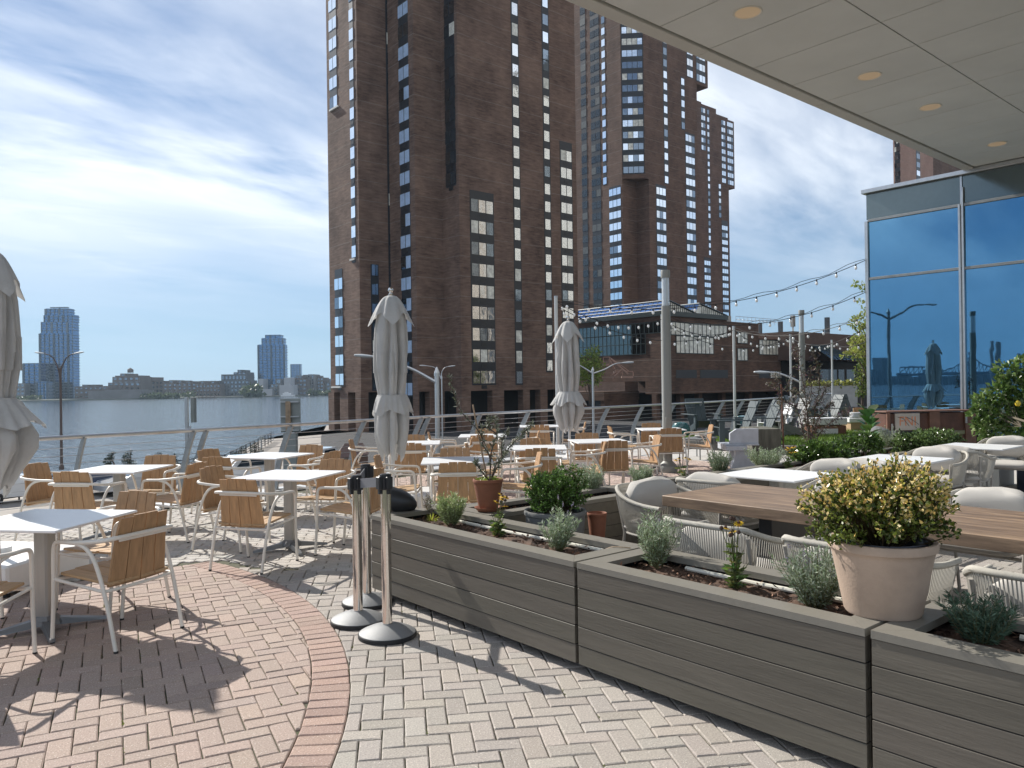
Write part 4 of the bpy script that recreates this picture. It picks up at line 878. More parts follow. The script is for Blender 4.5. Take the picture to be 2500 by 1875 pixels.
for q in b.c[:0]: pass
struct(b.build('brick_paving', m_pave)); tag(MOSS.build('joint_moss', m_mossl), 'green moss sprouting in the paving joints', 'moss', kind='stuff')
b = MB(); b.prism([(-9.5, -5.8), (32, -5.8), (32, 17.2)] + [(x, y + .3) for x, y in reversed(RP)], -.022, -.012); struct(b.build('joint_sand_bed', m_sand))
m_lightpave = mat('pale_concrete_paving', (.50, .48, .45), .85, var=.08, vscale=3, bump=.2, bscale=60)
b = MB()
for i in range(0, 14):
    for j in range(0, 12):
        x0, y0 = 13.2 + i * .9, 4.0 + j * .9
        if y0 + .4 > rail_y(x0): continue
        b.cbox(x0 + .004, x0 + .896, y0 + .004, y0 + .896, -.02, .001 + random.uniform(0, .001), .004)
struct(b.build('concrete_flags', m_lightpave))
# edge strip under the railing
b = MB()
for a, c in zip(RP, RP[1:]):
    a = Vector((*a, 0)); c = Vector((*c, 0)); n_ = Vector((-(c - a).y, (c - a).x, 0)).normalized()
    b.add([a + n_ * .22, c + n_ * .22, c + n_ * .6, a + n_ * .6, a + n_ * .22 + Vector((0, 0, .03)), c + n_ * .22 + Vector((0, 0, .03)), c + n_ * .6 + Vector((0, 0, .03)), a + n_ * .6 + Vector((0, 0, .03))], [(4, 5, 6, 7), (0, 1, 5, 4), (2, 3, 7, 6)])
struct(b.build('terrace_kerb', mat('pale_kerb_metal', (.55, .56, .57), .5, .2, var=.1)))

# ================================================================ railing
rl = thing('cable_railing', 'curved steel cable railing with leaning fin posts along the terrace edge', 'railing', (3.7, 10.87, 0)); O_ = Vector((3.7, 10.87, 0))
pp = [Vector((*p, 0)) for p in RP]; dense = smoothpath(pp, 8)
def alongline(D, step, start=0):
    out = []; acc = start
    for a, c in zip(D, D[1:]):
        l_ = (c - a).length
        while acc < l_: out.append((a.lerp(c, acc / l_), (c - a).normalized())); acc += step
        acc -= l_
    return out
b = MB(); b.tube([p - O_ + Vector((0, 0, 1.03)) for p in dense], .027, 10); b.build('top_rail', m_rail, rl)
def lean(z): return .40 * (1 - min(1, z / 1.03) ** 1.9)          # outward offset at height z
for k in range(9):
    z = .1 + k * .1; b = MB(); P = []
    for i, p in enumerate(dense):
        t_ = (dense[min(i + 1, len(dense) - 1)] - dense[max(0, i - 1)]).normalized(); n_ = Vector((-t_.y, t_.x, 0)); P.append(p - O_ + n_ * lean(z) + Vector((0, 0, z)))
    b.tube(P, .0038, 5); b.build('cable', m_rail, rl)
posts = alongline(dense, 1.48, .42)
for i, (p, t_) in enumerate(posts):
    n_ = Vector((-t_.y, t_.x, 0)); offs = (-.045, .045) if i in (9, 12) else (0,)
    for of in offs:
        b = MB(); th = .012; prof = []
        for j in range(9):
            z = 1.02 * j / 8; wd = .045 + .045 * sin(pi * min(1, (1 - j / 8) * .62 + .25)); prof.append((lean(z), wd, z))
        vs = []; 
        for sgn in (-1, 1):
            for (o_, wd, z) in prof: vs += [p - O_ + n_ * (o_ - wd) + t_ * (of * 2 + sgn * th) + Vector((0, 0, z)), p - O_ + n_ * (o_ + wd * .35) + t_ * (of * 2 + sgn * th) + Vector((0, 0, z))]
        m_ = len(prof) * 2; fs = []
        for j in range(len(prof) - 1):
            a = 2 * j; fs += [(a, a + 2, a + 3, a + 1), (m_ + a + 1, m_ + a + 3, m_ + a + 2, m_ + a), (a, m_ + a, m_ + a + 2, a + 2), (a + 3, m_ + a + 3, m_ + a + 1, a + 1)]
        fs += [(0, 1, m_ + 1, m_), (m_ - 2, 2 * m_ - 2, 2 * m_ - 1, m_ - 1)]
        b.add(vs, fs)
        for z in (.02, .1): pass
        q = p - O_ + n_ * (lean(0) - .03) + t_ * of * 2; b.box(-.09, .09, -.07, .07, 0.03, .045, Matrix.Translation(q) @ Matrix.Rotation(atan2(t_.y, t_.x), 4, 'Z')); b.build('post', m_fin, rl)

# ================================================================ canopy and glass building
KW = .915; ZC = 6.065; YO = 7.1 * KW; YI = 6.86 * KW
cp = thing('canopy', 'big grey panelled roof overhang with round downlights crossing the top right', 'canopy', (10, 3, ZC))
oc = Vector((10, 3, ZC))
jx = [(8.57 + 1.137 * k) * KW for k in range(-7, 13)]
jy = [y * KW for y in (6.86, 4.88, 2.9, .92, -1.06, -3.0)]
b = MB()
xs_ = [x for x in jx if x < 19.6]
for i in range(len(xs_) - 1):
    for j in range(len(jy) - 1): b.cbox(xs_[i] + .008 - oc.x, xs_[i + 1] - .008 - oc.x, jy[j + 1] + .008 - oc.y, jy[j] - .008 - oc.y, 0, .05, .003)
b.build('soffit_panels', m_soffit, cp)
b = MB()
ex = [xs_[0]] + [x for k_, x in enumerate(xs_[1:-1]) if k_ % 3 == 1] + [19.1]
for i in range(len(ex) - 1): b.cbox(ex[i] + .004 - oc.x, ex[i + 1] - .004 - oc.x, YI + .014 - oc.y, YO - oc.y, -.03, .5, .008)
b.build('edge_fascia', mat('fascia_panel', (.50, .49, .45), .5, var=.04, vscale=2), cp)
b = MB(); b.box(xs_[0] - .1 - oc.x, 19.1 - oc.x, jy[-1] - oc.y, YI + .01 - oc.y, .052, .5); b.build('roof_slab', m_joint, cp)
m_lamp = mat('downlight_glow', (.42, .33, .22), .5, emis=((1, .70, .42), .12)); m_ring = mat('downlight_trim', (.62, .60, .54), .4)
for (px, py) in ((1825, 30), (2122, 185), (2271, 261), (2434, 351)):
    q = at(px, py, ZC) - oc; dl = MB(); dl.lathe([(.150, -.004), (.168, -.012), (.178, -.004), (.178, .0)], 28, (q.x, q.y, 0), capb=False, capt=False); r_ = dl.build('downlight', m_ring, cp, smooth=True)
    dl = MB(); dl.lathe([(.151, -.003), (.130, .012), (.02, .016)], 28, (q.x, q.y, -.004), capb=False, capt=True); dl.v = [(x, y, min(z, -.0015)) for x, y, z in dl.v]; dl.build('lamp', m_lamp, r_)
XW = 18.3; YG_ = [y * KW for y in (9.46, 7.18, 4.90, 2.62, .34, -1.94)]
gb = thing('glass_building', 'glass building at the right with mirror blue panes and a grey top band', 'building', (XW, YG_[0], 0)); og = Vector((XW, YG_[0], 0))
gbm = glassmat('blue_mirror_glass', (.135, .30, .46), rough=.012, bump=.16, bscale=.25, bd=.02); m_band = mat('grey_glass_band', (.16, .20, .21), .12, .6, var=.05)
for i in range(len(YG_) - 1):
    for (z0, z1, m_, nm) in ((.05, 3.93, gbm, 'window_pane'), (3.99, 5.29, gbm, 'window_pane'), (5.35, 5.95, m_band, 'top_band')):
        if z0 > 5.6 and YG_[i] < 6.5: pass
        b = MB(); b.box(0, .03, YG_[i + 1] + .03 - og.y, YG_[i] - .03 - og.y, z0, z1); b.build(nm, m_, gb)
b = MB()
for i, y in enumerate(YG_):
    if i == 0: b.cbox(-.05, .16, y - .075 - og.y, y - og.y, 0, 5.31, .006)
    else: b.cbox(-.06, .1, y - .055 - og.y, y - .012 - og.y, 0, 5.7, .005); b.cbox(-.06, .1, y + .012 - og.y, y + .055 - og.y, 0, 5.34, .005); b.box(-.02, .1, y - .02 - og.y, y + .02 - og.y, 0, 5.95)
b.build('mullions', m_rail, gb)
b = MB(); 
for z in (3.96, 5.32): b.cbox(-.045, .1, YG_[-1] - og.y, YG_[0] - .08 - og.y, z - .03, z + .03, .005)
b.build('transom', m_fin, gb)
b = MB(); b.cbox(-.12, .5, YG_[-1] - og.y, .04, 5.955, 6.045, .006); b.build('coping', m_rail, gb)
b = MB(); b.box(.1, 6, YG_[-1] - og.y, -.01, 0, 5.95); b.build('building_core', m_darkpanel, gb)

# ================================================================ slat planters
def planter(label, X0, X1, Y0, Y1, H_=.61, tw=.115, soil=.548, pipe=None, group='painted plank planters', nxt=None):
    c = Vector(((X0 + X1) / 2, (Y0 + Y1) / 2, 0)); k = thing('planter_box', label, 'planter', c, 0, group); hx, hy = (X1 - X0) / 2, (Y1 - Y0) / 2
    b = MB(); np_ = 5; ph = (H_ - .03 - .055) / np_
    for i in range(np_):
        z0 = .055 + i * ph; z1 = z0 + ph - .005
        jit = [random.uniform(-.002, .002) for _ in range(4)]; kk = random.uniform(.86, 1.14); b.col = (.138 * kk, .123 * kk * random.uniform(.98, 1.02), .100 * kk)
        b.cbox(-hx + jit[0], -hx + .03, -hy + .002, hy - .002, z0, z1, .0012); b.cbox(hx - .03, hx + jit[1], -hy + .002, hy - .002, z0, z1, .0012)
        b.cbox(-hx + .031, hx - .031, -hy + .001 + jit[2], -hy + .03, z0, z1, .0012); b.cbox(-hx + .031, hx - .031, hy - .03, hy - .001 + jit[3], z0, z1, .0012)
    b.build('plank_sides', m_planter, k)
    b = MB(); 
    for (xa, xb, ya, yb) in ((-hx + .005, -hx + .026, -hy + .006, hy - .006), (hx - .026, hx - .005, -hy + .006, hy - .006), (-hx + .032, hx - .032, -hy + .005, -hy + .026), (-hx + .032, hx - .032, hy - .026, hy - .005)): 
        for i in range(1, np_): zc_ = .055 + i * ph - .0025; b.box(xa, xb, ya, yb, zc_ - .0024, zc_ + .0024)
    b.build('plank_joints', m_joint, k)
    b = MB(); b.box(-hx + .03, hx - .03, -hy + .03, -hy + .05, .05, H_ - .035); b.box(-hx + .03, hx - .03, hy - .05, hy - .03, .05, H_ - .035); b.box(-hx + .03, -hx + .05, -hy + .05, hy - .05, .05, H_ - .035); b.box(hx - .05, hx - .03, -hy + .05, hy - .05, .05, H_ - .035)
    b.build('liner', m_black, k)
    # mitred top frame
    zt, zb = H_, H_ - .032; o_ = [(-hx - .004, -hy + .001), (hx + .004, -hy + .001), (hx + .004, hy - .001), (-hx - .004, hy - .001)]; i_ = [(-hx + tw, -hy + tw), (hx - tw, -hy + tw), (hx - tw, hy - tw), (-hx + tw, hy - tw)]
    b = MB()
    for s_ in range(4):
        a, c_ = s_, (s_ + 1) % 4; q = [o_[a], o_[c_], i_[c_], i_[a]]
        cx_ = sum(p[0] for p in q) / 4; cy_ = sum(p[1] for p in q) / 4; q = [(p[0] + (cx_ - p[0]) * .0012, p[1] + (cy_ - p[1]) * .0012) for p in q]; b.prism(q, zb, zt)
    b.build('top_frame', m_trim, k)
    b = MB(); 
    nx_, ny_ = max(2, int((hx - tw + .08) * 2 / .045)), max(2, int((hy - tw + .08) * 2 / .045)); V = []; X_, Y_ = hx - tw + .09, hy - tw + .09
    for j in range(ny_ + 1):
        for i in range(nx_ + 1): V.append((-X_ + 2 * X_ * i / nx_, -Y_ + 2 * Y_ * j / ny_, soil + random.uniform(-.018, .012)))
    b.col = (.06, .035, .022)
    for j in range(ny_):
        for i in range(nx_):
            kk = random.uniform(.4, 1.5); b.col = (.085 * kk, .05 * kk, .034 * kk); a = j * (nx_ + 1) + i; b.f.append((a, a + 1, a + nx_ + 2, a + nx_ + 1)); b.c.append(b.col)
    b.v = V
    for _ in range(int(X_ * Y_ * 4 * 420)):
        kk = random.uniform(.3, 2.2); b.col = (.13 * kk, .075 * kk, .05 * kk); b.leaf(Vector((random.uniform(-X_, X_), random.uniform(-Y_, Y_), soil + random.uniform(0, .02))), Vector((random.uniform(-1, 1), random.uniform(-1, 1), random.uniform(-.3, .5))), random.uniform(.015, .05), random.uniform(.008, .018))
    b.build('soil', m_soil, k)
    if pipe:
        b = MB(); x_ = hx - tw - .014; b.tube([(x_, -hy + tw + .12, H_ - .045), (x_ - .004, 0, H_ - .052), (x_, hy - tw - .25, H_ - .048)], .0125, 8); b.build('irrigation_pipe', mat('pvc_white', (.72, .70, .62), .35), k)
        b = MB(); b.tube(smoothpath([(x_, -hy + tw + .13, H_ - .045), (x_ - .03, -hy + tw + .06, H_ - .02), (x_ - .05, -hy + tw - .02, H_ + .006), (x_, -hy + tw - .1, H_ + .004)], 5), .003, 5); b.build('drip_tube', m_wood, k)
    return k
PX0, PX1 = 3.03, 3.64
planter('long plank planter behind the chrome barrier posts, end nearest the umbrella, with pots behind it', PX0, PX1, 3.065, 5.25, pipe=True)
planter('long plank planter in the middle of the front row, left of the peach clay pot', PX0, PX1, 1.455, 3.045, pipe=True)
planter('plank planter at the right edge of the photo beneath the peach clay pot', PX0, PX1, -.35, 1.435, pipe=True)
planter('plank planter crossing behind the round green bush, dark side facing the dining area', 3.66, 5.52, 4.6, 5.13)
planter('plank planter crossing in front of the tall lamp column base', 5.54, 7.5, 4.6, 5.13)
planter('far plank planter behind the white tables with silvery herbs and orange flowers', 7.52, 9.6, 4.6, 5.13)
planter('farthest plank planter beside the reclaimed wood console, full of bushes', 9.62, 12.6, 4.6, 5.13)
# ================================================================ teak slat armchair
def make_teak_chair():
    t = thing('garden_armchair', 'x', 'armchair')
    for s in (-1, 1):
        b = MB(); b.tube([(s * .262, .235, 0), (s * .266, .215, .25), (s * .270, .205, .44)], .0125, 10); b.build('leg', m_white, t, smooth=True)
        b = MB(); b.tube(smoothpath([(s * .262, -.305, 0), (s * .266, -.235, .30), (s * .272, -.16, .52), (s * .276, -.085, .615), (s * .277, .0, .642)], 5), .0125, 10); b.build('leg', m_white, t, smooth=True)
        b = MB(); b.cyl((s * .262, .235, -.001), (s * .2622, .2345, .012), .0138, n=10); b.cyl((s * .262, -.305, -.001), (s * .2622, -.3045, .012), .0138, n=10); b.build('foot_cap', m_black, t)
    P = [(-.270, .205, .44), (-.274, .198, .56), (-.276, .185, .625), (-.277, .14, .645), (-.278, 0, .648), (-.275, -.15, .662), (-.255, -.225, .672), (-.18, -.262, .68), (0, -.272, .683), (.18, -.262, .68), (.255, -.225, .672), (.275, -.15, .662), (.278, 0, .648), (.277, .14, .645), (.276, .185, .625), (.274, .198, .56), (.270, .205, .44)]
    b = MB(); b.tube(smoothpath(P, 4), .0135, 10); b.build('arm_frame', m_white, t, smooth=True)
    b = MB(); b.cbox(-.19, .19, -.262, -.255, .652, .69, .002); b.build('back_bracket', m_white, t)
    b = MB(); b.tube(smoothpath([(-.268, .2, .405), (-.2, .205, .398), (0, .21, .392), (.2, .205, .398), (.268, .2, .405)], 4), .011, 8); b.tube(smoothpath([(-.266, -.215, .36), (-.15, -.235, .362), (0, -.24, .362), (.15, -.235, .362), (.266, -.215, .36)], 4), .011, 8)
    for s in (-1, 1): b.tube([(s * .266, .2, .405), (s * .264, -.215, .36)], .011, 8)
    b.build('seat_frame', m_white, t, smooth=True)
    b = MB()
    for i in range(4):
        x0 = -.232 + i * .117; M_ = Matrix.Translation((0, 0, .408)) @ Matrix.Rotation(R(5), 4, 'X'); f0 = .225 - .018 * abs(i - 1.5)
        b.cbox(x0, x0 + .112, -.225, f0, 0, .018, .004, M_)
    b.build('seat', m_teakseat, t)
    b = MB()
    xt = [-.185, -.093, .0, .093, .185]; xb = [-.222, -.111, 0, .111, .222]
    for i in range(4):
        rows = []
        for j in range(7):
            u = j / 6; z = .375 + u * .43; y = -.222 - .052 * u - .035 * max(0, u - .62); cur = .018
            xa = xb[i] + (xt[i] - xb[i]) * u + .003; xc = xb[i + 1] + (xt[i + 1] - xb[i + 1]) * u - .003
            if j == 6: z -= .010 * (1 if i in (0, 3) else 0)
            ya = y + cur * (xa / .2) ** 2; yc = y + cur * (xc / .2) ** 2; rows.append((xa, ya, xc, yc, z))
        v = []
        for (xa, ya, xc, yc, z) in rows: v += [(xa, ya, z), (xc, yc, z), (xc, yc + .016, z), (xa, ya + .016, z)]
        f = [(3, 2, 1, 0), (24, 25, 26, 27)]
        for j in range(6):
            o = j * 4
            for k in range(4): f.append((o + k, o + (k + 1) % 4, o + 4 + (k + 1) % 4, o + 4 + k))
        b.add(v, f)
    b.build('backrest', m_teak, t); return t
chair0 = make_teak_chair(); chair0_used = [False]
GC = 'teak slat armchairs with cream frames'
def put_chair(x, y, rz, label, sc_=1):
    if not chair0_used[0]: chair0_used[0] = True; chair0.location = (x, y, 0); chair0.rotation_euler.z = rz; chair0['label'] = label; chair0['group'] = GC; return chair0
    return dup(chair0, (x, y, 0), rz, label, GC)
def make_table():
    t = thing('cafe_table', 'x', 'table')
    b = MB(); b.cbox(-.4, .4, -.4, .4, .722, .738, .003); b.build('tabletop', m_tabletop, t)
    b = MB(); b.cbox(-.05, .05, -.05, .05, .09, .72, .012); b.cbox(-.16, .16, -.16, .16, .708, .7215, .003); b.build('pedestal', m_alu, t)
    b = MB(); b.lathe([(.105, .05), (.095, .075), (.072, .10), (.068, .105)], 8); b.build('base', mat('cast_base', (.20, .21, .22), .4, .6), t)
    for k in range(4):
        M_ = Matrix.Rotation(k * pi / 2 + pi / 4, 4, 'Z'); b = MB(); v = [(.06, -.035, .035), (.06, .035, .035), (.36, .018, .012), (.36, -.018, .012), (.06, -.03, .085), (.06, .03, .085), (.36, .013, .03), (.36, -.013, .03)]
        b.add([M_ @ Vector(p) for p in v], [(3, 2, 1, 0), (4, 5, 6, 7), (0, 1, 5, 4), (1, 2, 6, 5), (2, 3, 7, 6), (3, 0, 4, 7)]); b.build('foot', MATS['cast_base'], t)
    return t
tab0 = make_table(); tused = [False]
def put_table(x, y, rz, label, grp='square white cafe tables'):
    if not tused[0]: tused[0] = True; tab0.location = (x, y, 0); tab0.rotation_euler.z = rz; tab0['label'] = label; tab0['group'] = grp; return tab0
    return dup(tab0, (x, y, 0), rz, label, grp)
TB = [(.99, 5.97, 41, 'the half shaded table nearest the camera'),
 (2.24, 9.23, 45, 'the table by the railing at the far left'),
 (3.30, 7.27, 35, 'the table just left of the chrome barrier posts'),
 (4.07, 9.57, 30, 'the table in front of the grey sign post'),
 (5.32, 7.26, 54, 'the table behind the olive pot'),
 (6.50, 9.98, 54, 'the table partly behind the middle umbrella'),
 (8.24, 10.50, 50, 'the table behind the olive branches'),
 (7.12, 7.90, 48, 'the table just behind the round green bush'),
 (8.56, 8.10, 57, 'the table in front of the smallest umbrella'),
 (10.9, 12.0, 50, 'the table behind the smallest umbrella'),
 (11.5, 9.32, 50, 'the table crossed by the tall lamp column')]
SIDE = {0: 'right', 1: 'far', 2: 'left', 3: 'near'}
for i, (x, y, a, desc) in enumerate(TB):
    put_table(x, y, R(a), 'square cafe table, ' + desc)
    for k in range(4):
        if i == 0 or (i == 9 and k == 0): continue
        ang = R(a) + k * pi / 2; rr = .64 + random.uniform(-.03, .06); j = random.uniform(-.05, .05)
        px_, py_ = x + cos(ang) * rr - sin(ang) * j, y + sin(ang) * rr + cos(ang) * j
        if py_ > rail_y(px_) - .25: continue
        # side name relative to the view: project the direction on the view's axes
        d = Vector((cos(ang), sin(ang), 0)); sx, sy = d.dot(rt), d.dot(fw); nm = ('far ' if sy > .35 else 'near ' if sy < -.35 else '') + ('right' if sx > .3 else 'left' if sx < -.3 else 'middle')
        put_chair(px_, py_, ang + pi / 2 + random.uniform(-.09, .09), 'teak armchair, %s side of %s' % (nm, desc))
put_chair(1.31, 5.55, R(27.9), 'nearest teak armchair, its slatted back towards the camera')
put_chair(1.47, 6.36, R(118), 'teak armchair just behind the nearest armchair, beside the half shaded table')
put_chair(.50, 5.50, R(-44), 'teak armchair cut by the left edge of the photo')
put_chair(.46, 6.48, R(-138), 'teak armchair behind the half shaded table, mostly hidden')
put_chair(22.2, 10.6, R(150), 'small looking teak armchair beside the low sideboard near the glass building corner')

# ================================================================ closed umbrellas
m_fab = fabricmat('umbrella_fabric', (.56, .555, .54), .22)
def umbrella(x, y, rz, label, seed, H_=2.76, low=.68, tie=1.47, wide=1.0, bulge=1.0):
    rs = random.Random(seed); t = thing('closed_umbrella', label, 'umbrella', (x, y, 0), rz, 'closed grey fabric umbrellas')
    b = MB(); b.cyl((0, 0, .05), (0, 0, H_ + .02), .024, n=14); b.build('pole', mat('umbrella_pole', (.62, .63, .64), .3, .6), t, smooth=True)
    b = MB(); b.lathe([(.03, H_ - .01), (.034, H_ + .01), (.018, H_ + .02), (.016, H_ + .03), (.03, H_ + .045), (.036, H_ + .065), (.028, H_ + .09), (.006, H_ + .1)], 16); b.build('finial', m_steel, t, smooth=True)
    NG = 9; ga = [2 * pi * (k + rs.uniform(-.25, .25)) / NG for k in range(NG)]; gd = [rs.uniform(.22, .62) for _ in range(NG)]; gw = [rs.uniform(.10, .20) for _ in range(NG)]; gt = [rs.uniform(-.35, .35) for _ in range(NG)]
    fg = [(rs.uniform(0, 2 * pi), rs.uniform(.03, .08), rs.uniform(.03, .07), rs.uniform(-.8, .8)) for _ in range(16)]
    n = 216; vs = []; fs = []
    zs = [H_ - .02, H_ - .06, H_ - .12, H_ - .2, H_ - .3, H_ - .42, H_ - .55, H_ - .7, H_ - .85, H_ - 1.0, (H_ + tie) / 2 - .1, tie + .32, tie + .22, tie + .13, tie + .06, tie + .02, tie, tie - .02, tie - .06, tie - .12, tie - .2, tie - .3, tie - .42, tie - .54, tie - .66, tie - .74, low]
    rr = [.05, .09, .125, .155, .175, .195, .205, .212, .215, .218, .218, .212, .200, .188, .176, .170, .168, .170, .178, .195, .212, .220, .215, .20, .175, .15, .115]
    lowo = [rs.uniform(-.02, .16) for _ in range(NG)]
    def dang(a, c): return (a - c + pi) % (2 * pi) - pi
    for i, (z, r_) in enumerate(zip(zs, rr)):
        q0 = min(1, max(.15, (H_ - z - .05) / .5)); nt_ = 1 - .55 * math.exp(-((z - tie) / .07) ** 2); below = z < tie - .05
        bl = 1 + (bulge - 1) * math.exp(-((z - (tie - .36)) / .22) ** 2) if below else 1
        for k in range(n):
            A = 2 * pi * k / n; q = 1.0
            for a_, d_, w_, t_ in zip(ga, gd, gw, gt):
                aa = a_ + t_ * (H_ - z) * .45 + .06 * sin(z * 5 + a_ * 3); q -= d_ * q0 * nt_ * math.exp(-(dang(A, aa) / w_) ** 2)
            for a_, d_, w_, t_ in fg: q -= d_ * q0 * math.exp(-(dang(A, a_ + t_ * (H_ - z) * .5) / w_) ** 2)
            if below: q *= 1 + .12 * mnoise.noise(Vector((cos(A) * 2, sin(A) * 2, z * 3 + seed)))
            q = max(.3, q) * r_ * wide * bl; zz_ = z
            if i >= len(zs) - 5:
                e = (i - (len(zs) - 6)) / 5; g_ = min(range(NG), key=lambda m_: abs(dang(A, ga[m_]))); nx = (g_ + 1) % NG; ds = abs(dang(A, ga[g_] + gt[g_] * (H_ - z) * .45)); lob = min(1, ds / .34); zz_ = z + e * (lowo[g_] - .14 * lob + .10)
            vs.append((q * cos(A), q * sin(A), zz_))
    for i in range(len(zs) - 1):
        for k in range(n): a = i * n + k; c_ = i * n + (k + 1) % n; fs.append((a + n, c_ + n, c_, a))
    fs.append(tuple(range(n))); b = MB(); b.add(vs, fs); b.build('canopy', m_fab, t, smooth=60)
    b = MB(); vs = []; fs = []
    for i in range(9):
        e = i / 8
        for k in range(96):
            A = 2 * pi * k / 96; c4 = max(0, 1 - abs(dang(A * 4, pi * 0)) / pi) ** 1.3; q = (.045 + .155 * e ** .75 + .075 * c4 * e ** 2 - .02 * e * (1 - c4) + .012 * e * sin(9 * A + seed) + .01 * e * mnoise.noise(Vector((A * 3, e, seed)))) * wide
            vs.append((q * cos(A), q * sin(A), H_ - .01 - .03 * e - .20 * e ** 1.5 - .17 * c4 * e ** 2.2))
    for i in range(8):
        for k in range(96): a = i * 96 + k; c_ = i * 96 + (k + 1) % 96; fs.append((a + 96, c_ + 96, c_, a))
    fs.append(tuple(range(96))); b.add(vs, fs); b.build('top_flap', m_fab, t, smooth=60)
    b = MB(); vs = []; fs = []; gaps = rs.uniform(0, 3)
    for i in range(6):
        e = i / 5
        for k in range(120):
            A = 2 * pi * k / 120; s5 = max(0, 1 - abs(dang(A * 5 + gaps, 0)) / pi); q = (.172 + .085 * e ** .8 - .05 * e * (1 - s5) + .012 * e * sin(19 * A + seed) + .03 * e * mnoise.noise(Vector((A * 2, seed, 0)))) * wide * (1 + (bulge - 1) * .9 * e); vs.append((q * cos(A), q * sin(A), tie + .012 - .19 * e - .07 * s5 * e + .04 * e * mnoise.noise(Vector((A * 3, 1, seed)))))
    for i in range(5):
        for k in range(120): a = i * 120 + k; c_ = i * 120 + (k + 1) % 120; fs.append((a + 120, c_ + 120, c_, a))
    b.add(vs, fs); b.build('flounce', m_fab, t, smooth=60)
    b = MB(); b.lathe([(.176 * wide, tie - .012), (.180 * wide, tie), (.176 * wide, tie + .012)], 40, capb=False, capt=False); b.tube(smoothpath([(.15, -.10, tie), (.2, -.12, tie - .05), (.19, -.14, tie - .16)], 5), .008, 5); b.build('tie_strap', m_fab, t)
    return t
umbrella(.90, 7.71, .4, 'closed umbrella cut by the left edge of the photo', 1, wide=1.05, tie=1.52, low=.74, bulge=1.55)
umbrella(5.34, 8.68, 1.1, 'closed umbrella in the middle of the photo in front of the brick tower', 2, wide=1.08)
umbrella(10.18, 10.38, 2.3, 'smallest looking closed umbrella, right of the middle one', 3, wide=1.08, tie=1.44, bulge=1.25)
m_box = mat('white_fibreglass', (.74, .74, .73), .35, var=.04)
def ubase(x, y, rz, label, w_=.46):
    t = thing('umbrella_base', label, 'umbrella base', (x, y, 0), rz, 'white box bases under the umbrellas'); b = MB(); b.cbox(-w_, w_, -w_, w_, .05, .26, .018); b.build('box', m_box, t)
    b = MB(); b.lathe([(.075, .26), (.075, .30), (.07, .305), (.03, .306)], 20); b.build('socket', m_box, t)
    for sx in (-1, 1):
        for sy in (-1, 1): b = MB(); b.cyl((sx * w_ * .8, sy * w_ * .8, 0), (sx * w_ * .8, sy * w_ * .8, .052), .025, n=10); b.build('foot', m_black, t)
    return t
ubase(.96, 7.66, R(41), 'white box base under the umbrella at the left edge', .46)
ubase(5.34, 8.50, R(50), 'white box base under the middle umbrella, seen behind the barrier posts', .42)
ubase(10.18, 10.38, R(50), 'white box base under the second umbrella between chair legs', .42)

# ================================================================ chrome belt barrier posts
def stanchion(x, y, h, label, heads):
    t = thing('barrier_post', label, 'barrier post', (x, y, 0), 0, 'chrome belt barrier posts')
    b = MB(); b.lathe([(.175, 0), (.18, .012), (.178, .030), (.165, .038), (.12, .058), (.06, .078), (.045, .08)], 48); b.build('base', mat('grey_base_shell', (.24, .245, .25), .5, .2, bump=.3, bscale=300), t, smooth=35)
    b = MB(); b.lathe([(.181, .0), (.184, .004), (.184, .024), (.181, .028)], 48, capb=False, capt=False); b.build('base_rim', m_rubber, t)
    b = MB(); b.cyl((0, 0, .08), (0, 0, h - .05), .0315, n=40); b.build('post', m_steel, t, smooth=True)
    b = MB(); b.lathe([(.034, h - .10), (.036, h - .095), (.036, h - .005), (.033, h), (.02, h + .001)], 30)
    for a in heads: M_ = Matrix.Rotation(a, 4, 'Z'); b.cbox(.028, .058, -.022, .022, h - .095, h - .015, .004, M_); b.cbox(.03, .05, -.012, .012, h - .125, h - .09, .003, M_)
    b.build('head', m_black, t); return t
S1, S2, S3 = Vector((2.60, 4.32, 0)), Vector((2.61, 4.71, 0)), Vector((2.88, 5.06, 0))
a12 = atan2(S2.y - S1.y, S2.x - S1.x); a23 = atan2(S3.y - S2.y, S3.x - S2.x)
stanchion(S1.x, S1.y, 1.03, 'chrome belt barrier post standing nearest the camera, in front of the planter face', [a12, a12 + pi, a12 + pi / 2])
stanchion(S2.x, S2.y, .99, 'chrome belt barrier post, left of the pair side by side, belt end facing the chairs', [a12 + pi, a23, a12 + pi / 2])
stanchion(S3.x, S3.y, 1.02, 'chrome belt barrier post standing farthest back, half hidden between the other two', [a23 + pi, a23 - pi / 2])
m_belt = mat('grey_belt', (.22, .225, .24), .7, var=.0)
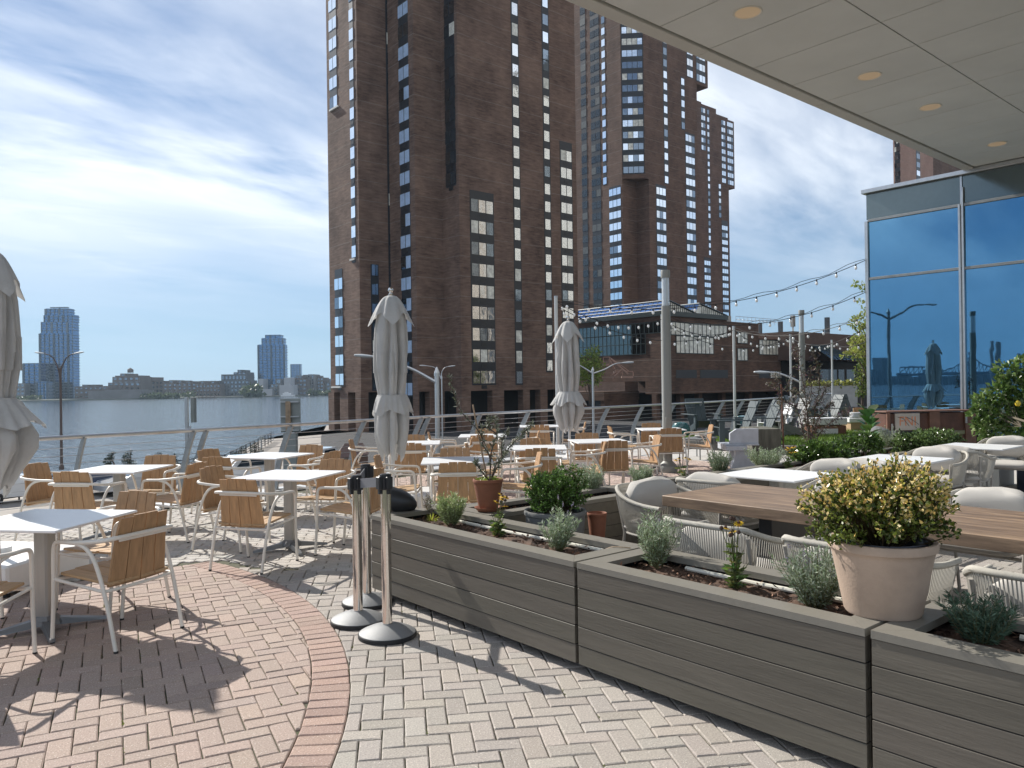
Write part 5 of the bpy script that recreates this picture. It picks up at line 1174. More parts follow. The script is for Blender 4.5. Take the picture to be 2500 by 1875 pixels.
def belt(A, B_, z0, z1, label):
    b = MB(); d = (B_ - A).normalized(); n_ = Vector((-d.y, d.x, 0)); A = A + d * .05; B_ = B_ - d * .05
    for k in range(6):
        za = -.032 + .064 * k / 6; zb2_ = -.032 + .064 * (k + .84) / 6
        b.add([A + n_ * .002 + Vector((0, 0, z0 + za)), B_ + n_ * .002 + Vector((0, 0, z1 + za)), B_ + n_ * .002 + Vector((0, 0, z1 + zb2_)), A + n_ * .002 + Vector((0, 0, z0 + zb2_)), A - n_ * .002 + Vector((0, 0, z0 + za)), B_ - n_ * .002 + Vector((0, 0, z1 + za)), B_ - n_ * .002 + Vector((0, 0, z1 + zb2_)), A - n_ * .002 + Vector((0, 0, z0 + zb2_))], [(0, 1, 2, 3), (7, 6, 5, 4), (0, 4, 5, 1), (3, 2, 6, 7)])
    b.add([A + Vector((0, 0, z0 - .023)), B_ + Vector((0, 0, z1 - .023)), B_ + Vector((0, 0, z1 + .022)), A + Vector((0, 0, z0 + .022))], [(0, 1, 2, 3)])
    o = b.build('barrier_belt', m_belt); tag(o, label, 'belt'); return o
belt(S1, S2, .975, .94, 'ribbed grey belt stretched between the two front chrome posts'); belt(S2, S3, .935, .965, 'dark folded belt running back to the farthest chrome post')

# ================================================================ leaves and planting
m_leaf = leafmat('herb_leaves', tr=.3, rough=.5); m_box_leaf = leafmat('glossy_leaves', tr=.25, rough=.28)
def hvec(): return Vector((random.gauss(0, 1), random.gauss(0, 1), random.gauss(0, 1))).normalized()
def lavender(label, p, w_, h, n_=60, cols=None, dry=False, name='lavender_plant', group='silvery herbs in the planters', flowers=0):
    cols = cols or [(.30, .38, .25), (.37, .45, .29), (.24, .33, .17), (.42, .48, .37)]
    t = thing(name, label, 'plant', p, random.uniform(0, 6), group); b = MB(); s = MB(); s.col = (.2, .2, .1)
    for i in range(n_):
        A = random.uniform(0, 2 * pi); q = sqrt(random.random()); ln = h * 1.04 * random.uniform(.5, 1.05) * (1 - .25 * q); tilt = q * 1.15
        d = Vector((cos(A) * tilt * w_ / h, sin(A) * tilt * w_ / h, 1)); base_ = Vector((cos(A) * q * w_ * .18, sin(A) * q * w_ * .18, 0)); bend = Vector((random.uniform(-.1, .1), random.uniform(-.1, .1), 0)) * h
        P = [base_, base_ + d * ln * .4, base_ + d * ln * .75 + bend * .5 + Vector((0, 0, .03 * ln)), base_ + Vector((d.x * .9, d.y * .9, 1.02)) * ln + bend]
        s.tube(P, [.0022, .0018, .0014, .001], 4, caps=False)
        sp_ = smoothpath(P, 4); m_ = 15 if not dry else 9
        for j in range(m_):
            u = .18 + .82 * j / (m_ - 1); k = u * (len(sp_) - 1); k0 = int(min(k, len(sp_) - 2)); pt = sp_[k0].lerp(sp_[k0 + 1], k - k0); dr = (sp_[k0 + 1] - sp_[k0]).normalized()
            for r_ in range(2):
                v = hvec(); v = (v - dr * v.dot(dr)).normalized(); c = random.choice(cols); kk = random.uniform(.7, 1.25); b.col = tuple(x * kk for x in c); b.leaf(pt, dr * random.uniform(.5, .95) + v * .8, random.uniform(.02, .040), random.uniform(.0045, .0075))
        if flowers and i % flowers == 0:
            e = P[-1] + d.normalized() * .05; s.tube([P[-1], e], [.001, .001], 4, caps=False)
            for r_ in range(22): b.col = (.30, .27, .42) if random.random() < .6 else (.3, .28, .22); b.leaf(e + d.normalized() * random.uniform(0, .03), hvec(), .008, .005)
    s.build('stems', m_leaf, t); b.build('foliage', m_leaf, t); return t
def bush(label, p, rx, rz_, n_, size, cols, tips=None, name='bush', group=None, cat='bush', stems=True, ry=None, lump=.18, zc=.5, tipz=.2, leafw=.55):
    t = thing(name, label, cat, p, random.uniform(0, 6) * 0, group); b = MB(); s = MB(); s.col = (.10, .075, .04); ry = ry or rx
    lumps = [(hvec(), random.uniform(.5, 1.0)) for _ in range(16)]
    nb = n_ // 26
    for i in range(nb):
        v = hvec()
        if v.z < -.55: v.z *= -.5; v.normalize()
        L_ = 1 - lump + lump * 2 * max((v.dot(l) - .55) * 1.6 * a for l, a in lumps); L_ = min(1.22, max(.72, L_)); e = Vector((v.x * rx, v.y * ry, v.z * rz_)) * L_ * random.uniform(.74, 1.15) + Vector((0, 0, rz_ * zc * 2))
        b0 = Vector((v.x * rx * .12, v.y * ry * .12, rz_ * .05)); st_ = b0.lerp(e, .25); P = smoothpath([b0, b0.lerp(e, .5) + hvec() * rx * .07 + Vector((0, 0, rz_ * .08)), e], 4)
        if stems: s.tube(P, [.004 * (1 - .75 * j / len(P)) * (rx / .3) for j in range(len(P))], 4, caps=False)
        for j in range(26):
            u = random.uniform(.35, 1.0) ** .6; k = u * (len(P) - 1); k0 = int(min(k, len(P) - 2)); pt = P[k0].lerp(P[k0 + 1], k - k0) + hvec() * rx * .07 * random.random(); dr = (P[k0 + 1] - P[k0]).normalized()
            c = random.choice(cols); istip = tips and u > .80 and (v.z > tipz - .25 * random.random() * (2 if random.random() < .3 else 1))
            if istip and random.random() < .62: c = random.choice(tips)
            kk = random.uniform(.7, 1.3); b.col = tuple(x * kk for x in c); b.leaf(pt, dr * .7 + hvec(), size * random.uniform(.7, 1.25), size * leafw, fold=random.uniform(-.4, .4))
    if stems: s.build('stems', m_leaf, t)
    b.build('foliage', m_box_leaf, t); return t
def flower(label, p, h, w_, nf=4, group='yellow flowering plants in the planters', dead=2):
    t = thing('yellow_flower_plant', label, 'plant', p, random.uniform(0, 6), group); b = MB(); s = MB(); s.col = (.16, .18, .07); F_ = MB(); K_ = MB()
    for i in range(nf + dead + 8):
        A = random.uniform(0, 2 * pi); ish = i < nf + dead; ln = h * (random.uniform(.75, 1.05) if ish else random.uniform(.3, .65)); sp2 = w_ * random.uniform(.15, .6)
        P = smoothpath([(0, 0, 0), (cos(A) * sp2 * .3, sin(A) * sp2 * .3, ln * .5), (cos(A) * sp2, sin(A) * sp2, ln)], 4); s.tube(P, .0022, 4, caps=False)
        for j in range(12 if not ish else 6):
            u = random.uniform(.05, .75); k = u * (len(P) - 1); k0 = int(min(k, len(P) - 2)); pt = P[k0]; c = random.choice([(.13, .19, .05), (.09, .14, .04), (.20, .24, .08)]); b.col = tuple(x * random.uniform(.7, 1.3) for x in c); v = hvec(); v.z = abs(v.z) * .3; b.leaf(pt, v, random.uniform(.035, .07), random.uniform(.014, .024), fold=.2)
        if ish:
            e = P[-1]
            if i < nf:
                up_ = Vector((random.uniform(-.5, .2), random.uniform(-.5, .2), 1)).normalized(); a_ = up_.orthogonal().normalized(); c_ = up_.cross(a_)
                for q in range(11): F_.col = (.75, .50, .03) if random.random() < .8 else (.7, .33, .03); dd = a_ * cos(q * 2 * pi / 11) + c_ * sin(q * 2 * pi / 11) - up_ * .2; F_.leaf(e, dd, .029, .012, nrm=up_)
                K_.col = (.10, .04, .02); K_.lathe([(.008, -.003), (.009, .004), (.005, .010), (.001, .012)], 8, tuple(e))
            else: K_.col = (.07, .035, .025); K_.lathe([(.006, -.006), (.012, .0), (.009, .010), (.002, .014)], 8, tuple(e))
    s.build('stems', m_leaf, t); b.build('foliage', m_leaf, t); K_.build('flower_centres', m_leaf, t)
    if F_.v: F_.build('petals', m_leaf, t)
    return t
def P_(px, py, z=.53): return at(px, py, z)
def hpx(px, py0, py1, z=.53): q = at(px, py1, z); d = q.x * fw.x + q.y * fw.y; return abs(py1 - py0) / FPX * d
DRY = [(.20, .15, .12), (.16, .17, .11), (.22, .20, .15)]
lavender('thin half dry rosemary at the far end of the front planter by the black dome', P_(1047, 1268), .05, hpx(1047, 1208, 1268), 16, DRY, True)
lavender('big bushy rosemary in the front planter left of the terracotta olive pot', P_(1103, 1288), .13, hpx(1100, 1204, 1288), 110, [(.36, .43, .18), (.28, .37, .15), (.42, .48, .26)])
lavender('silvery lavender in the front planter just left of the planter joint', P_(1362, 1348), .13, hpx(1362, 1248, 1348), 52, flowers=14)
lavender('silvery lavender at the left end of the middle front planter before the rope chairs', P_(1603, 1392), .14, hpx(1603, 1232, 1392) * .9, 72, flowers=24)
lavender('silvery lavender beside the peach clay pot in the middle front planter', P_(1990, 1490), .17, hpx(1990, 1335, 1490), 95, [(.27, .33, .24), (.36, .42, .34), (.20, .28, .16)], flowers=16)
lavender('dark green lavender right of the peach clay pot at the right edge', P_(2395, 1580), .15, hpx(2395, 1452, 1580), 80, [(.10, .17, .11), (.14, .22, .15), (.08, .13, .08)])
t = thing('grass_tuft', 'small bright yellow green tuft at the foot of the bushy rosemary', 'plant', P_(1052, 1278)); b = MB()
for i in range(40): k = random.uniform(.7, 1.2); b.col = (.42 * k, .46 * k, .07 * k); v = hvec(); v.z = abs(v.z) + .3; b.leaf(hvec() * .02, v, .08, .007)
b.build('blades', m_leaf, t)
flower('yellow flowers in the front planter before the terracotta olive pot', P_(1215, 1312), hpx(1215, 1212, 1312), .13, 6)
flower('tall straggly yellow flowers with dark seed heads in the middle front planter', P_(1795, 1442), hpx(1795, 1268, 1442), .12, 3, dead=6)
lavender('rounded silvery herb in the crossing planter right of the round green bush', P_(1444, 1212), .14, hpx(1444, 1135, 1212), 90)
lavender('rounded silvery herb in the crossing planter left of the lamp column', P_(1566, 1192), .14, hpx(1566, 1132, 1188), 80)
flower('yellow flowers in the crossing planter at the foot of the lamp column', P_(1668, 1180), hpx(1668, 1108, 1180), .16, 4)
lavender('silvery herb with dark leaves in front of the marble bench', P_(1757, 1165), .16, hpx(1757, 1098, 1165), 90, [(.14, .2, .12), (.22, .28, .18)])
lavender('wide silvery herb in front of the concrete planter block', P_(1868, 1148), .26, hpx(1868, 1092, 1148) * 1.05, 110)
flower('orange flowers beside the wide silvery herb', P_(1925, 1152), hpx(1925, 1090, 1152), .14, 7)
DGB = [(.045, .085, .025), (.07, .12, .035), (.10, .16, .045)]
bush('dark leafy green bush between the white tables and the low sideboard', P_(2005, 1142, .5), .46, .17, 4200, .050, [(.06, .11, .025), (.09, .16, .035), (.14, .23, .05)], group='bushes in the far planters', ry=.3)
bush('small leafy bush below the fiddle leaf plant', P_(2102, 1128, .5), .30, .20, 1700, .055, [(.07, .12, .03), (.14, .23, .06)], group='bushes in the far planters')
bush('wide green bush in front of the reclaimed wood console', P_(2262, 1112, .5), .80, .18, 6000, .050, [(.08, .13, .035), (.13, .20, .06), (.19, .27, .10)], group='bushes in the far planters', ry=.3)
lavender('small round silvery herb left of the console bush', P_(2167, 1106, .5), .24, .40, 90)
ro = MB(); ro.sbox(0, 0, .22, .30, .26, .22, .9, 20, 12); o = ro.build('round_stone', mat('grey_stone', (.22, .22, .23), .8, var=.1), None, True, loc=P_(2140, 1108, .42)); tag(o, 'smooth grey stone ball between the fiddle leaf plant and the silvery herb', 'stone')
# fiddle leaf plant
t = thing('fiddle_leaf_plant', 'plant with big glossy upright leaves left of the wood console', 'plant', P_(2122, 1112, .5)); t.scale = (.78,) * 3; b = MB(); b.tube([(0, 0, 0), (.02, 0, .4), (0, 0, .75)], .014, 6); b.build('stem', m_bark, t)
b = MB()
for i in range(15):
    A = i * 2.4; z = .3 + .5 * i / 15; d = Vector((cos(A), sin(A), .75 + .6 * i / 15)).normalized(); sd_ = d.cross(Vector((0, 0, 1))).normalized(); L_ = random.uniform(.28, .38); W_ = .10; b.col = tuple(x * random.uniform(.7, 1.3) for x in (.06, .13, .035)); p0 = Vector((0, 0, z)); up_ = sd_.cross(d)
    rows = [(0, .01), (.2, .5), (.45, .95), (.7, 1), (.9, .6), (1, .05)]; V = []
    for u, wd in rows: c_ = p0 + d * L_ * u - Vector((0, 0, .12 * u * u * L_ * 2)); V += [c_ - sd_ * W_ * wd + up_ * .02 * wd, c_, c_ + sd_ * W_ * wd + up_ * .02 * wd]
    b.add(V, [f for j in range(5) for f in ((3 * j, 3 * j + 3, 3 * j + 4, 3 * j + 1), (3 * j + 1, 3 * j + 4, 3 * j + 5, 3 * j + 2))])
b.build('leaves', m_box_leaf, t, smooth=True)

# ================================================================ pots
m_terra = mat('terracotta', (.26, .10, .055), .75, var=.15, vscale=7, bump=.15, bscale=60)
m_peach = mat('peach_clay', (.47, .355, .275), .85, var=.16, vscale=5, bump=.15, bscale=90)
def pot(name, label, p, r0, r1, h, m, rim=.02, inner=None, saucer=None):
    t = thing(name, label, 'pot', p); b = MB(); b.lathe([(r0 * .96, 0), (r0, .01), (r1 * .93, h * .8), (r1 * .955, h - rim * 1.9), (r1, h - rim * 1.6), (r1 * 1.01, h - rim * .7), (r1 * .99, h - rim * .1), (r1 * .95, h), (r1 * .9, h - .004), (r1 * .86, h - .05), (r1 * .80, h * .55)], 56, capt=False); b.build('pot_body', m, t, smooth=45)
    b = MB(); b.lathe([(r1 * .82, h * .62), (.001, h * .63)], 24, capb=False); b.build('soil', mat('potting_soil', (.05, .035, .025), .95, bump=.5, bscale=80), t)
    if inner: b = MB(); b.lathe([(r1 * .72, h * .6), (r1 * .78, h * .985), (r1 * .80, h * 1.0), (r1 * .81, h * .985), (r1 * .76, h * .6)], 40, capb=False, capt=False); b.build('inner_pot', inner, t, smooth=True)
    if saucer: b = MB(); b.lathe([(r0 * 1.1, -.012), (r0 * 1.42, .012), (r0 * 1.45, .018), (r0 * 1.38, .018), (r0 * 1.1, .002)], 40, capt=False); b.build('saucer', m, t, smooth=True)
    return t
bp_ = Vector((3.31, 1.515, .611)); pot('clay_pot', 'big peach coloured clay pot on the planter joint holding a round yellow green bush', bp_, .152, .212, .305, m_peach, .022, mat('navy_nursery_pot', (.012, .014, .03), .3))
bush('round boxwood like bush with golden yellow tips growing in the peach clay pot', bp_ + Vector((0, 0, .235)), .30, .195, 9400, .0215, [(.055, .085, .018), (.09, .13, .022), (.14, .18, .03), (.20, .24, .045)], [(.80, .60, .22), (.86, .70, .34), (.74, .50, .16), (.88, .76, .46), (.55, .50, .10)], name='golden_bush', lump=.32, zc=.52, tipz=.12, leafw=.62)
op = Vector((3.78, 4.76, .625)); pot('terracotta_pot', 'terracotta pot with saucer holding the young olive tree behind the front planter', op, .075, .118, .235, m_terra, .014, saucer=True)
t = thing('olive_tree', 'spindly young olive tree tied to a stake in the terracotta pot', 'tree', op + Vector((0, 0, .19))); b = MB()
b.cyl((0, 0, 0), (-.10, .05, .62), .0065, n=7); b.build('stake', m_wood, t)
b = MB(); F_ = MB(); 
def opx(px, py): q = far(px, py, 6.05 + random.uniform(-.1, .1)); return q - op - Vector((0, 0, .19))
br = [[(1195, 1172), (1196, 1120), (1170, 1055), (1130, 1010), (1108, 960), (1096, 918)], [(1196, 1172), (1200, 1100), (1213, 1060), (1208, 1020)], [(1198, 1172), (1225, 1120), (1250, 1085), (1275, 1060), (1298, 1035)], [(1192, 1172), (1168, 1140), (1162, 1125)], [(1200, 1120), (1180, 1085), (1176, 1040)], [(1225, 1120), (1225, 1080), (1240, 1050)], [(1213, 1060), (1190, 1040), (1195, 1020)], [(1198, 1172), (1214, 1130), (1232, 1105)]]
for P in br:
    Q = smoothpath([opx(*q) for q in P], 5); b.tube(Q, [.006 * (1 - .7 * j / len(Q)) for j in range(len(Q))], 6)
    for j in range(3, len(Q)):
        for k in range(12 if P is not br[0] else 5):
            v = hvec(); d = (Q[j] - Q[j - 1]).normalized(); c = random.choice([(.11, .13, .085), (.16, .18, .13), (.07, .085, .05), (.26, .27, .22)]); F_.col = c; F_.leaf(Q[j] + hvec() * .008, d * .6 + v, random.uniform(.025, .045), .0095)
b.build('trunk', m_bark, t, smooth=True); F_.build('leaves', m_leaf, t)
bush('low lime green ground cover filling the olive pot', op + Vector((0, 0, .185)), .105, .03, 1500, .014, [(.35, .42, .07), (.25, .34, .06)], name='pot_ground_cover', cat='plant', stems=False)
gp = Vector((3.98, 4.22, 0)); pot('round_grey_pot', 'wide grey pot half hidden behind the front planter holding the round green bush', gp, .17, .23, .66, mat('grey_pot', (.16, .16, .155), .6), .02, m_black)
bush('round dark green boxwood bush between the olive pot and the crossing planter', gp + Vector((0, 0, .60)), .245, .19, 7600, .0215, [(.05, .10, .02), (.08, .16, .03), (.12, .22, .045), (.17, .29, .07)], name='boxwood_bush', lump=.30, zc=.5)
pot('small_clay_pot', 'small brown clay pot standing right of the wide grey pot', Vector((4.32, 4.12, .35)), .05, .075, .26, m_terra, .012)
bs_ = MB(); bs_.cbox(-.12, .12, -.12, .12, 0, .338, .006); o = bs_.build('pot_stand', m_planter, None, loc=(4.32, 4.12, 0)); tag(o, 'low dark block under the small brown clay pot', 'stand')
# black dome on the planter end
t = thing('black_dome', 'black dome lying on its side at the far end of the front planter', 'garden lamp', (3.30, 5.28, .60), -_h); b = MB(); M_ = Matrix.Translation((-.085, 0, .098)) @ Matrix.Rotation(R(104), 4, 'Y')
pr = [(.098, -.012), (.104, 0), (.104, .03), (.098, .09), (.084, .145), (.060, .19), (.03, .222), (.001, .232)]; b.lathe(pr, 40, capt=False); b.v = [tuple(M_ @ Vector(v)) for v in b.v]; b.build('shell', m_black, t, smooth=60)

# ================================================================ rope dining chairs, tables
m_rope = mat('light_rope', (.44, .42, .375), .85, var=.08, vscale=60, bump=.5, bscale=500, bdist=.002); m_cush = mat('cushion_fabric', (.50, .48, .45), .9, var=.04, vscale=5, bump=.2, bscale=500, bdist=.001); m_legp = mat('taupe_powdercoat', (.36, .34, .31), .45)
def make_rope(PZ=.665):
    t = thing('rope_armchair', 'x', 'armchair'); W_, D_ = .34, .30
    def resample(fn, n=200):
        D = [fn(i / n) for i in range(n + 1)]; acc = [0]
        for a_, c_ in zip(D, D[1:]): acc.append(acc[-1] + (c_ - a_).length)
        def g(s_):
            L_ = s_ * acc[-1]; k = 0
            while k < n - 1 and acc[k + 1] < L_: k += 1
            return D[k].lerp(D[k + 1], (L_ - acc[k]) / max(1e-6, acc[k + 1] - acc[k]))
        return g
    def top_(s):
        a = pi * s; x = .372 * math.copysign(abs(cos(a)) ** .45, cos(a)); y = .27 - .60 * abs(sin(a)) ** .55; z = .645 + .105 * min(1, abs(sin(a)) * 1.15) ** 1.5; return Vector((x, y, z))
    def bot_(s):
        a = pi * s; x = .315 * math.copysign(abs(cos(a)) ** .45, cos(a)); y = .20 - .46 * abs(sin(a)) ** .55; return Vector((x, y, .40))
    top = resample(top_); bot = resample(bot_)
    b = MB(); P = [top(i / 48) for i in range(49)]; b.tube(P, .017, 9); 
    b.build('top_rail', m_rope, t, smooth=True)
    b = MB(); b.tube([bot(i / 36) for i in range(37)], .012, 8); b.tube([(-.30, .2, .40), (.30, .2, .40)], .012, 8); b.build('seat_frame', m_legp, t, smooth=True)
    b = MB(); n_ = 104
    for i in range(n_ + 1):
        s = i / n_; a_, c_ = top(s), bot(s); mid = a_.lerp(c_, .5) + Vector((0, 0, 0)); d_ = Vector((a_.x - 0, a_.y - .1, 0)).normalized() * .012; b.tube([a_, mid + d_, c_], .0034, 5, caps=False)
    b.build('rope_back', m_rope, t)
    for sx in (-1, 1):
        b = MB(); b.tube([(sx * .315, .235, 0), (sx * .33, .245, .40), (sx * .352, .25, .655)], .0125, 9); b.build('leg', m_legp, t, smooth=True)
        b = MB(); b.tube([(sx * .27, -.27, 0), (sx * .275, -.20, .40), (sx * .29, -.27, .70)], .0125, 9); b.build('leg', m_legp, t, smooth=True)
    b = MB(); b.sbox(0, .0, .445, .295, .27, .05, .3, 28, 10); b.build('seat_cushion', m_cush, t, smooth=True)
    b = MB(); M_ = Matrix.Translation((0, -.185, PZ)) @ Matrix.Rotation(R(-12), 4, 'X'); b.sbox(0, 0, 0, .26, .068, .14, .36, 36, 18, M_, puff=.02); b.build('back_cushion', m_cush, t, smooth=True); return t
rope0 = make_rope(); ru = [False]; GR = 'rope armchairs with pale cushions'; rope1 = make_rope(.575)
def put_rope(x, y, rz, label):
    if not ru[0]: ru[0] = True; rope0.location = (x, y, 0); rope0.rotation_euler.z = rz; rope0['label'] = label; rope0['group'] = GR; return rope0
    return dup(rope0, (x, y, 0), rz, label, GR)
rope1.location = (4.12, 2.80, 0); rope1.rotation_euler.z = R(-90); rope1['label'] = 'rope armchair behind the straggly yellow flowers, its woven back to the camera'; rope1['group'] = GR
dup(rope1, (4.10, 1.98, 0), R(-91), 'rope armchair with woven back partly hidden by the peach clay pot', GR)
dup(rope1, (4.06, 1.06, 0), R(-88), 'rope armchair with woven back just right of the peach clay pot', GR)
dup(rope1, (4.08, .28, 0), R(-90), 'rope armchair with woven back at the right edge of the photo', GR)
put_rope(4.98, 3.98, R(176), 'rope armchair at the left end of the long wood table, darker grey pillow')
put_rope(5.98, 3.08, R(92), 'rope armchair on the far side of the long wood table nearest its left end')
put_rope(6.02, 2.05, R(88), 'rope armchair on the far side of the long wood table behind the golden bush')
put_rope(6.0, 1.10, R(90), 'rope armchair on the far side of the long wood table near the right edge')
put_rope(5.80, 4.02, R(-86), 'rope armchair left of the closest white dining table, pillow above its back')
put_rope(7.32, 3.86, R(92), 'rope armchair facing the camera across the closest white dining table')
put_rope(7.85, 3.62, R(-92), 'rope armchair on the near side of the middle white dining table')
put_rope(9.42, 3.76, R(86), 'rope armchair facing the camera across the middle white dining table')
put_rope(10.02, 3.70, R(-80), 'rope armchair in shade between the middle and the farthest white dining tables')
put_rope(11.75, 3.72, R(97), 'rope armchair facing the camera at the farthest white dining table')
for x, y, w_, lab in ((6.48, 3.92, 1.0, 'closest'), (8.62, 3.74, 1.0, 'middle'), (10.88, 3.76, 1.0, 'farthest')): put_table(x, y, R(1), 'white dining table among the rope armchairs, the %s of the three' % lab, 'white dining tables among the rope armchairs')
def woodmat():
    m = bpy.data.materials.new('brown_wood_planks'); m.use_nodes = True; n = m.node_tree.nodes; l = m.node_tree.links; bs = n['Principled BSDF']; bs.inputs['Roughness'].default_value = .5
    co = n.new('ShaderNodeTexCoord'); mp = n.new('ShaderNodeMapping'); mp.inputs['Scale'].default_value = (9, .8, 9); l.new(co.outputs['Object'], mp.inputs[0])
    q = n.new('ShaderNodeTexNoise'); q.inputs['Scale'].default_value = 2.2; q.inputs['Detail'].default_value = 8; q.inputs['Roughness'].default_value = .7; q.inputs['Distortion'].default_value = .4; l.new(mp.outputs[0], q.inputs['Vector'])
    cr = n.new('ShaderNodeValToRGB'); cr.color_ramp.elements[0].position = .34; cr.color_ramp.elements[0].color = (.12, .08, .055, 1); cr.color_ramp.elements[1].position = .68; cr.color_ramp.elements[1].color = (.36, .25, .165, 1); e = cr.color_ramp.elements.new(.5); e.color = (.22, .15, .10, 1); l.new(q.outputs[0], cr.inputs[0]); l.new(cr.outputs[0], bs.inputs['Base Color'])
    bp = n.new('ShaderNodeBump'); bp.inputs['Strength'].default_value = .3; bp.inputs['Distance'].default_value = .003; l.new(q.outputs[0], bp.inputs['Height']); l.new(bp.outputs[0], bs.inputs['Normal']); return m
m_tablewood = woodmat()
t = thing('long_table', 'long brown wood dining table with a thick striped edge among the rope armchairs', 'table', (5.03, 1.35, 0)); b = MB()
for i in range(1): b.cbox(-.485, .485, -2.33, 2.33, .685, .76, .004)
b.build('tabletop', m_tablewood, t)
for y in (-1.6, 1.6): b = MB(); b.cbox(-.3, .3, y - .05, y + .05, .03, .68, .005); b.cbox(-.38, .38, y - .09, y + .09, 0, .03, .004); b.build('leg', m_black, t)
for o_ in list(C.objects):
    if o_.type == 'MESH' and o_.name.startswith('rope_back'): pass

# ================================================================ lamp columns, string lights
m_col = mat('column_paint', (.27, .275, .255), .5, var=.04, vscale=2); m_clear = mat('frosted_glass', (.72, .76, .78), .12, 0, coat=.5, trans=.35)
def lampcol(x, y, label):
    t = thing('lamp_column', label, 'street lamp', (x, y, 0), R(-40), 'tall grey lamp columns'); b = MB(); b.lathe([(.165, 0), (.17, .03), (.17, .10), (.16, .115), (.11, .17), (.088, .19), (.085, .195)], 36); b.build('base', m_col, t, smooth=40)
    b = MB(); b.cyl((0, 0, .19), (0, 0, 2.96), .08, n=32); b.cbox(-.045, .045, -.086, -.07, .52, .98, .004); b.build('post', m_col, t, smooth=40)
    b = MB(); b.cyl((0, 0, 2.96), (0, 0, 3.46), .062, n=28); b.build('glass_tube', m_clear, t, smooth=True)
    b = MB()
    for a in range(3): b.cyl((.07 * cos(a * 2.1 + .4), .07 * sin(a * 2.1 + .4), 2.95), (.07 * cos(a * 2.1 + .4), .07 * sin(a * 2.1 + .4), 3.48), .006, n=6)
    b.build('rods', m_rail, t)
    b = MB(); b.lathe([(.08, 3.46), (.082, 3.47), (.082, 3.58), (.078, 3.595), (.01, 3.60)], 28); b.build('cap', m_col, t, smooth=40); return t
lampcol(11.15, 8.88, 'tall grey lamp column with a glass top standing among the teak chairs'); lampcol(20.6, 11.6, 'farther tall grey lamp column behind the dark leaved shrub')
m_polw = mat('pale_pole', (.60, .60, .58), .4, .3)
PO = [(1360, 17.3, 3.5, 'first string light pole from the left, behind the second umbrella'), (1619, 20.0, 3.3, 'string light pole just left of the tall lamp column'), (1793, 22.4, 3.15, 'string light pole in front of the low brick building, right of the tall lamp column'), (1931, 29.2, 3.3, 'thin string light pole just left of the second lamp column'), (2032, 33.5, 3.3, 'string light pole before the pale concrete wall')]
TP = []
for px, d, h, lab in PO:
    q = far(px, 930, d); k = thing('light_pole', lab, 'pole', (q.x, q.y, -.3), 0, 'thin pale poles carrying the string lights'); b = MB(); b.cyl((0, 0, 0), (0, 0, h + .3), .038, n=12); b.build('pole', m_polw, k, smooth=True)
    b = MB(); b.cyl((0, 0, h + .3), (0, 0, h + .34), .042, n=12); b.build('cap', m_rail, k); TP.append(Vector((q.x, q.y, h - .08)))
m_wire = mat('black_wire', (.015, .015, .015), .6); m_bulb = mat('white_bulb', (.86, .86, .84), .15, 0, coat=1)
b = MB(); b.lathe([(.004, -.125), (.022, -.112), (.031, -.09), (.030, -.07), (.018, -.05), (.016, -.045)], 12); bulb_me = b.build('bulb', m_bulb, None, True); 
b = MB(); b.cyl((0, 0, -.05), (0, 0, -.005), .017, n=8); b.cyl((0, 0, -.01), (0, 0, .02), .007, n=6); sock_me = b.build('socket', m_wire, None); sock_me.parent = bulb_me
sused = [False]
def strand(A, B_, sag, nb, label, off=.5, double=False):
    k = thing('string_light', label, 'string light', A, 0, 'strands of bulbs strung over the terrace'); P = []
    for i in range(33): u = i / 32; P.append((B_ - A) * u - Vector((0, 0, 4 * sag * u * (1 - u))))
    b = MB(); b.tube(P, .009 if not double else .008, 5, caps=False)
    if double: b.tube([p + Vector((0, 0, .05)) + Vector((0, 0, .03 * sin(i * 1.3))) for i, p in enumerate(P)], .006, 4, caps=False)
    b.build('cable', m_wire, k)
    for i in range(nb):
        u = (i + off) / nb; q = (B_ - A) * u - Vector((0, 0, 4 * sag * u * (1 - u)))
        if not sused[0]: o = bulb_me; s_ = sock_me; sused[0] = True
        else: o = bulb_me.copy(); C.objects.link(o); s_ = sock_me.copy(); C.objects.link(s_); s_.parent = o
        o.parent = k; o.location = q; dr = u * 5; s_k = 1.0
        o.scale = (s_k,) * 3
    return k
def gl(py): # point on the glass building's corner at photo height
    d = ray(2117, py); t_ = XW / d.x; return Vector((XW - .08, d.y * t_, CAMZ + d.z * t_))
strand(TP[0], gl(636), .55, 15, 'highest strand of bulbs from the first pole to the glass building corner', double=True)
strand(TP[1], gl(714), .42, 10, 'second strand of bulbs crossing the sky to the glass building corner', double=True)
strand(TP[2], gl(772), .30, 9, 'third strand of bulbs running behind the second lamp column', double=True)
strand(TP[3], gl(800), .35, 9, 'lowest strand of bulbs in front of the dark building, ending at the glass corner')
strand(TP[0], TP[1], .30, 10, 'strand of bulbs between the first pole and the pole left of the lamp column')
strand(TP[1], TP[2], .26, 9, 'strand of bulbs in front of the low brick building windows between two poles')
strand(TP[2], TP[3], .36, 10, 'strand of bulbs sagging between the third and fourth poles')
strand(TP[3], TP[4], .34, 8, 'strand of bulbs sagging in front of the blue skylight')
strand(TP[0] + Vector((0, 0, -.1)), TP[2], .52, 14, 'long low strand of bulbs from the first pole to the third pole')
strand(TP[1] + Vector((0, 0, -.1)), TP[3] + Vector((0, 0, .05)), .55, 12, 'long low strand of bulbs from the second pole to the fourth pole')
strand(TP[4], gl(835), .15, 4, 'short strand of bulbs from the last pole to the glass corner')
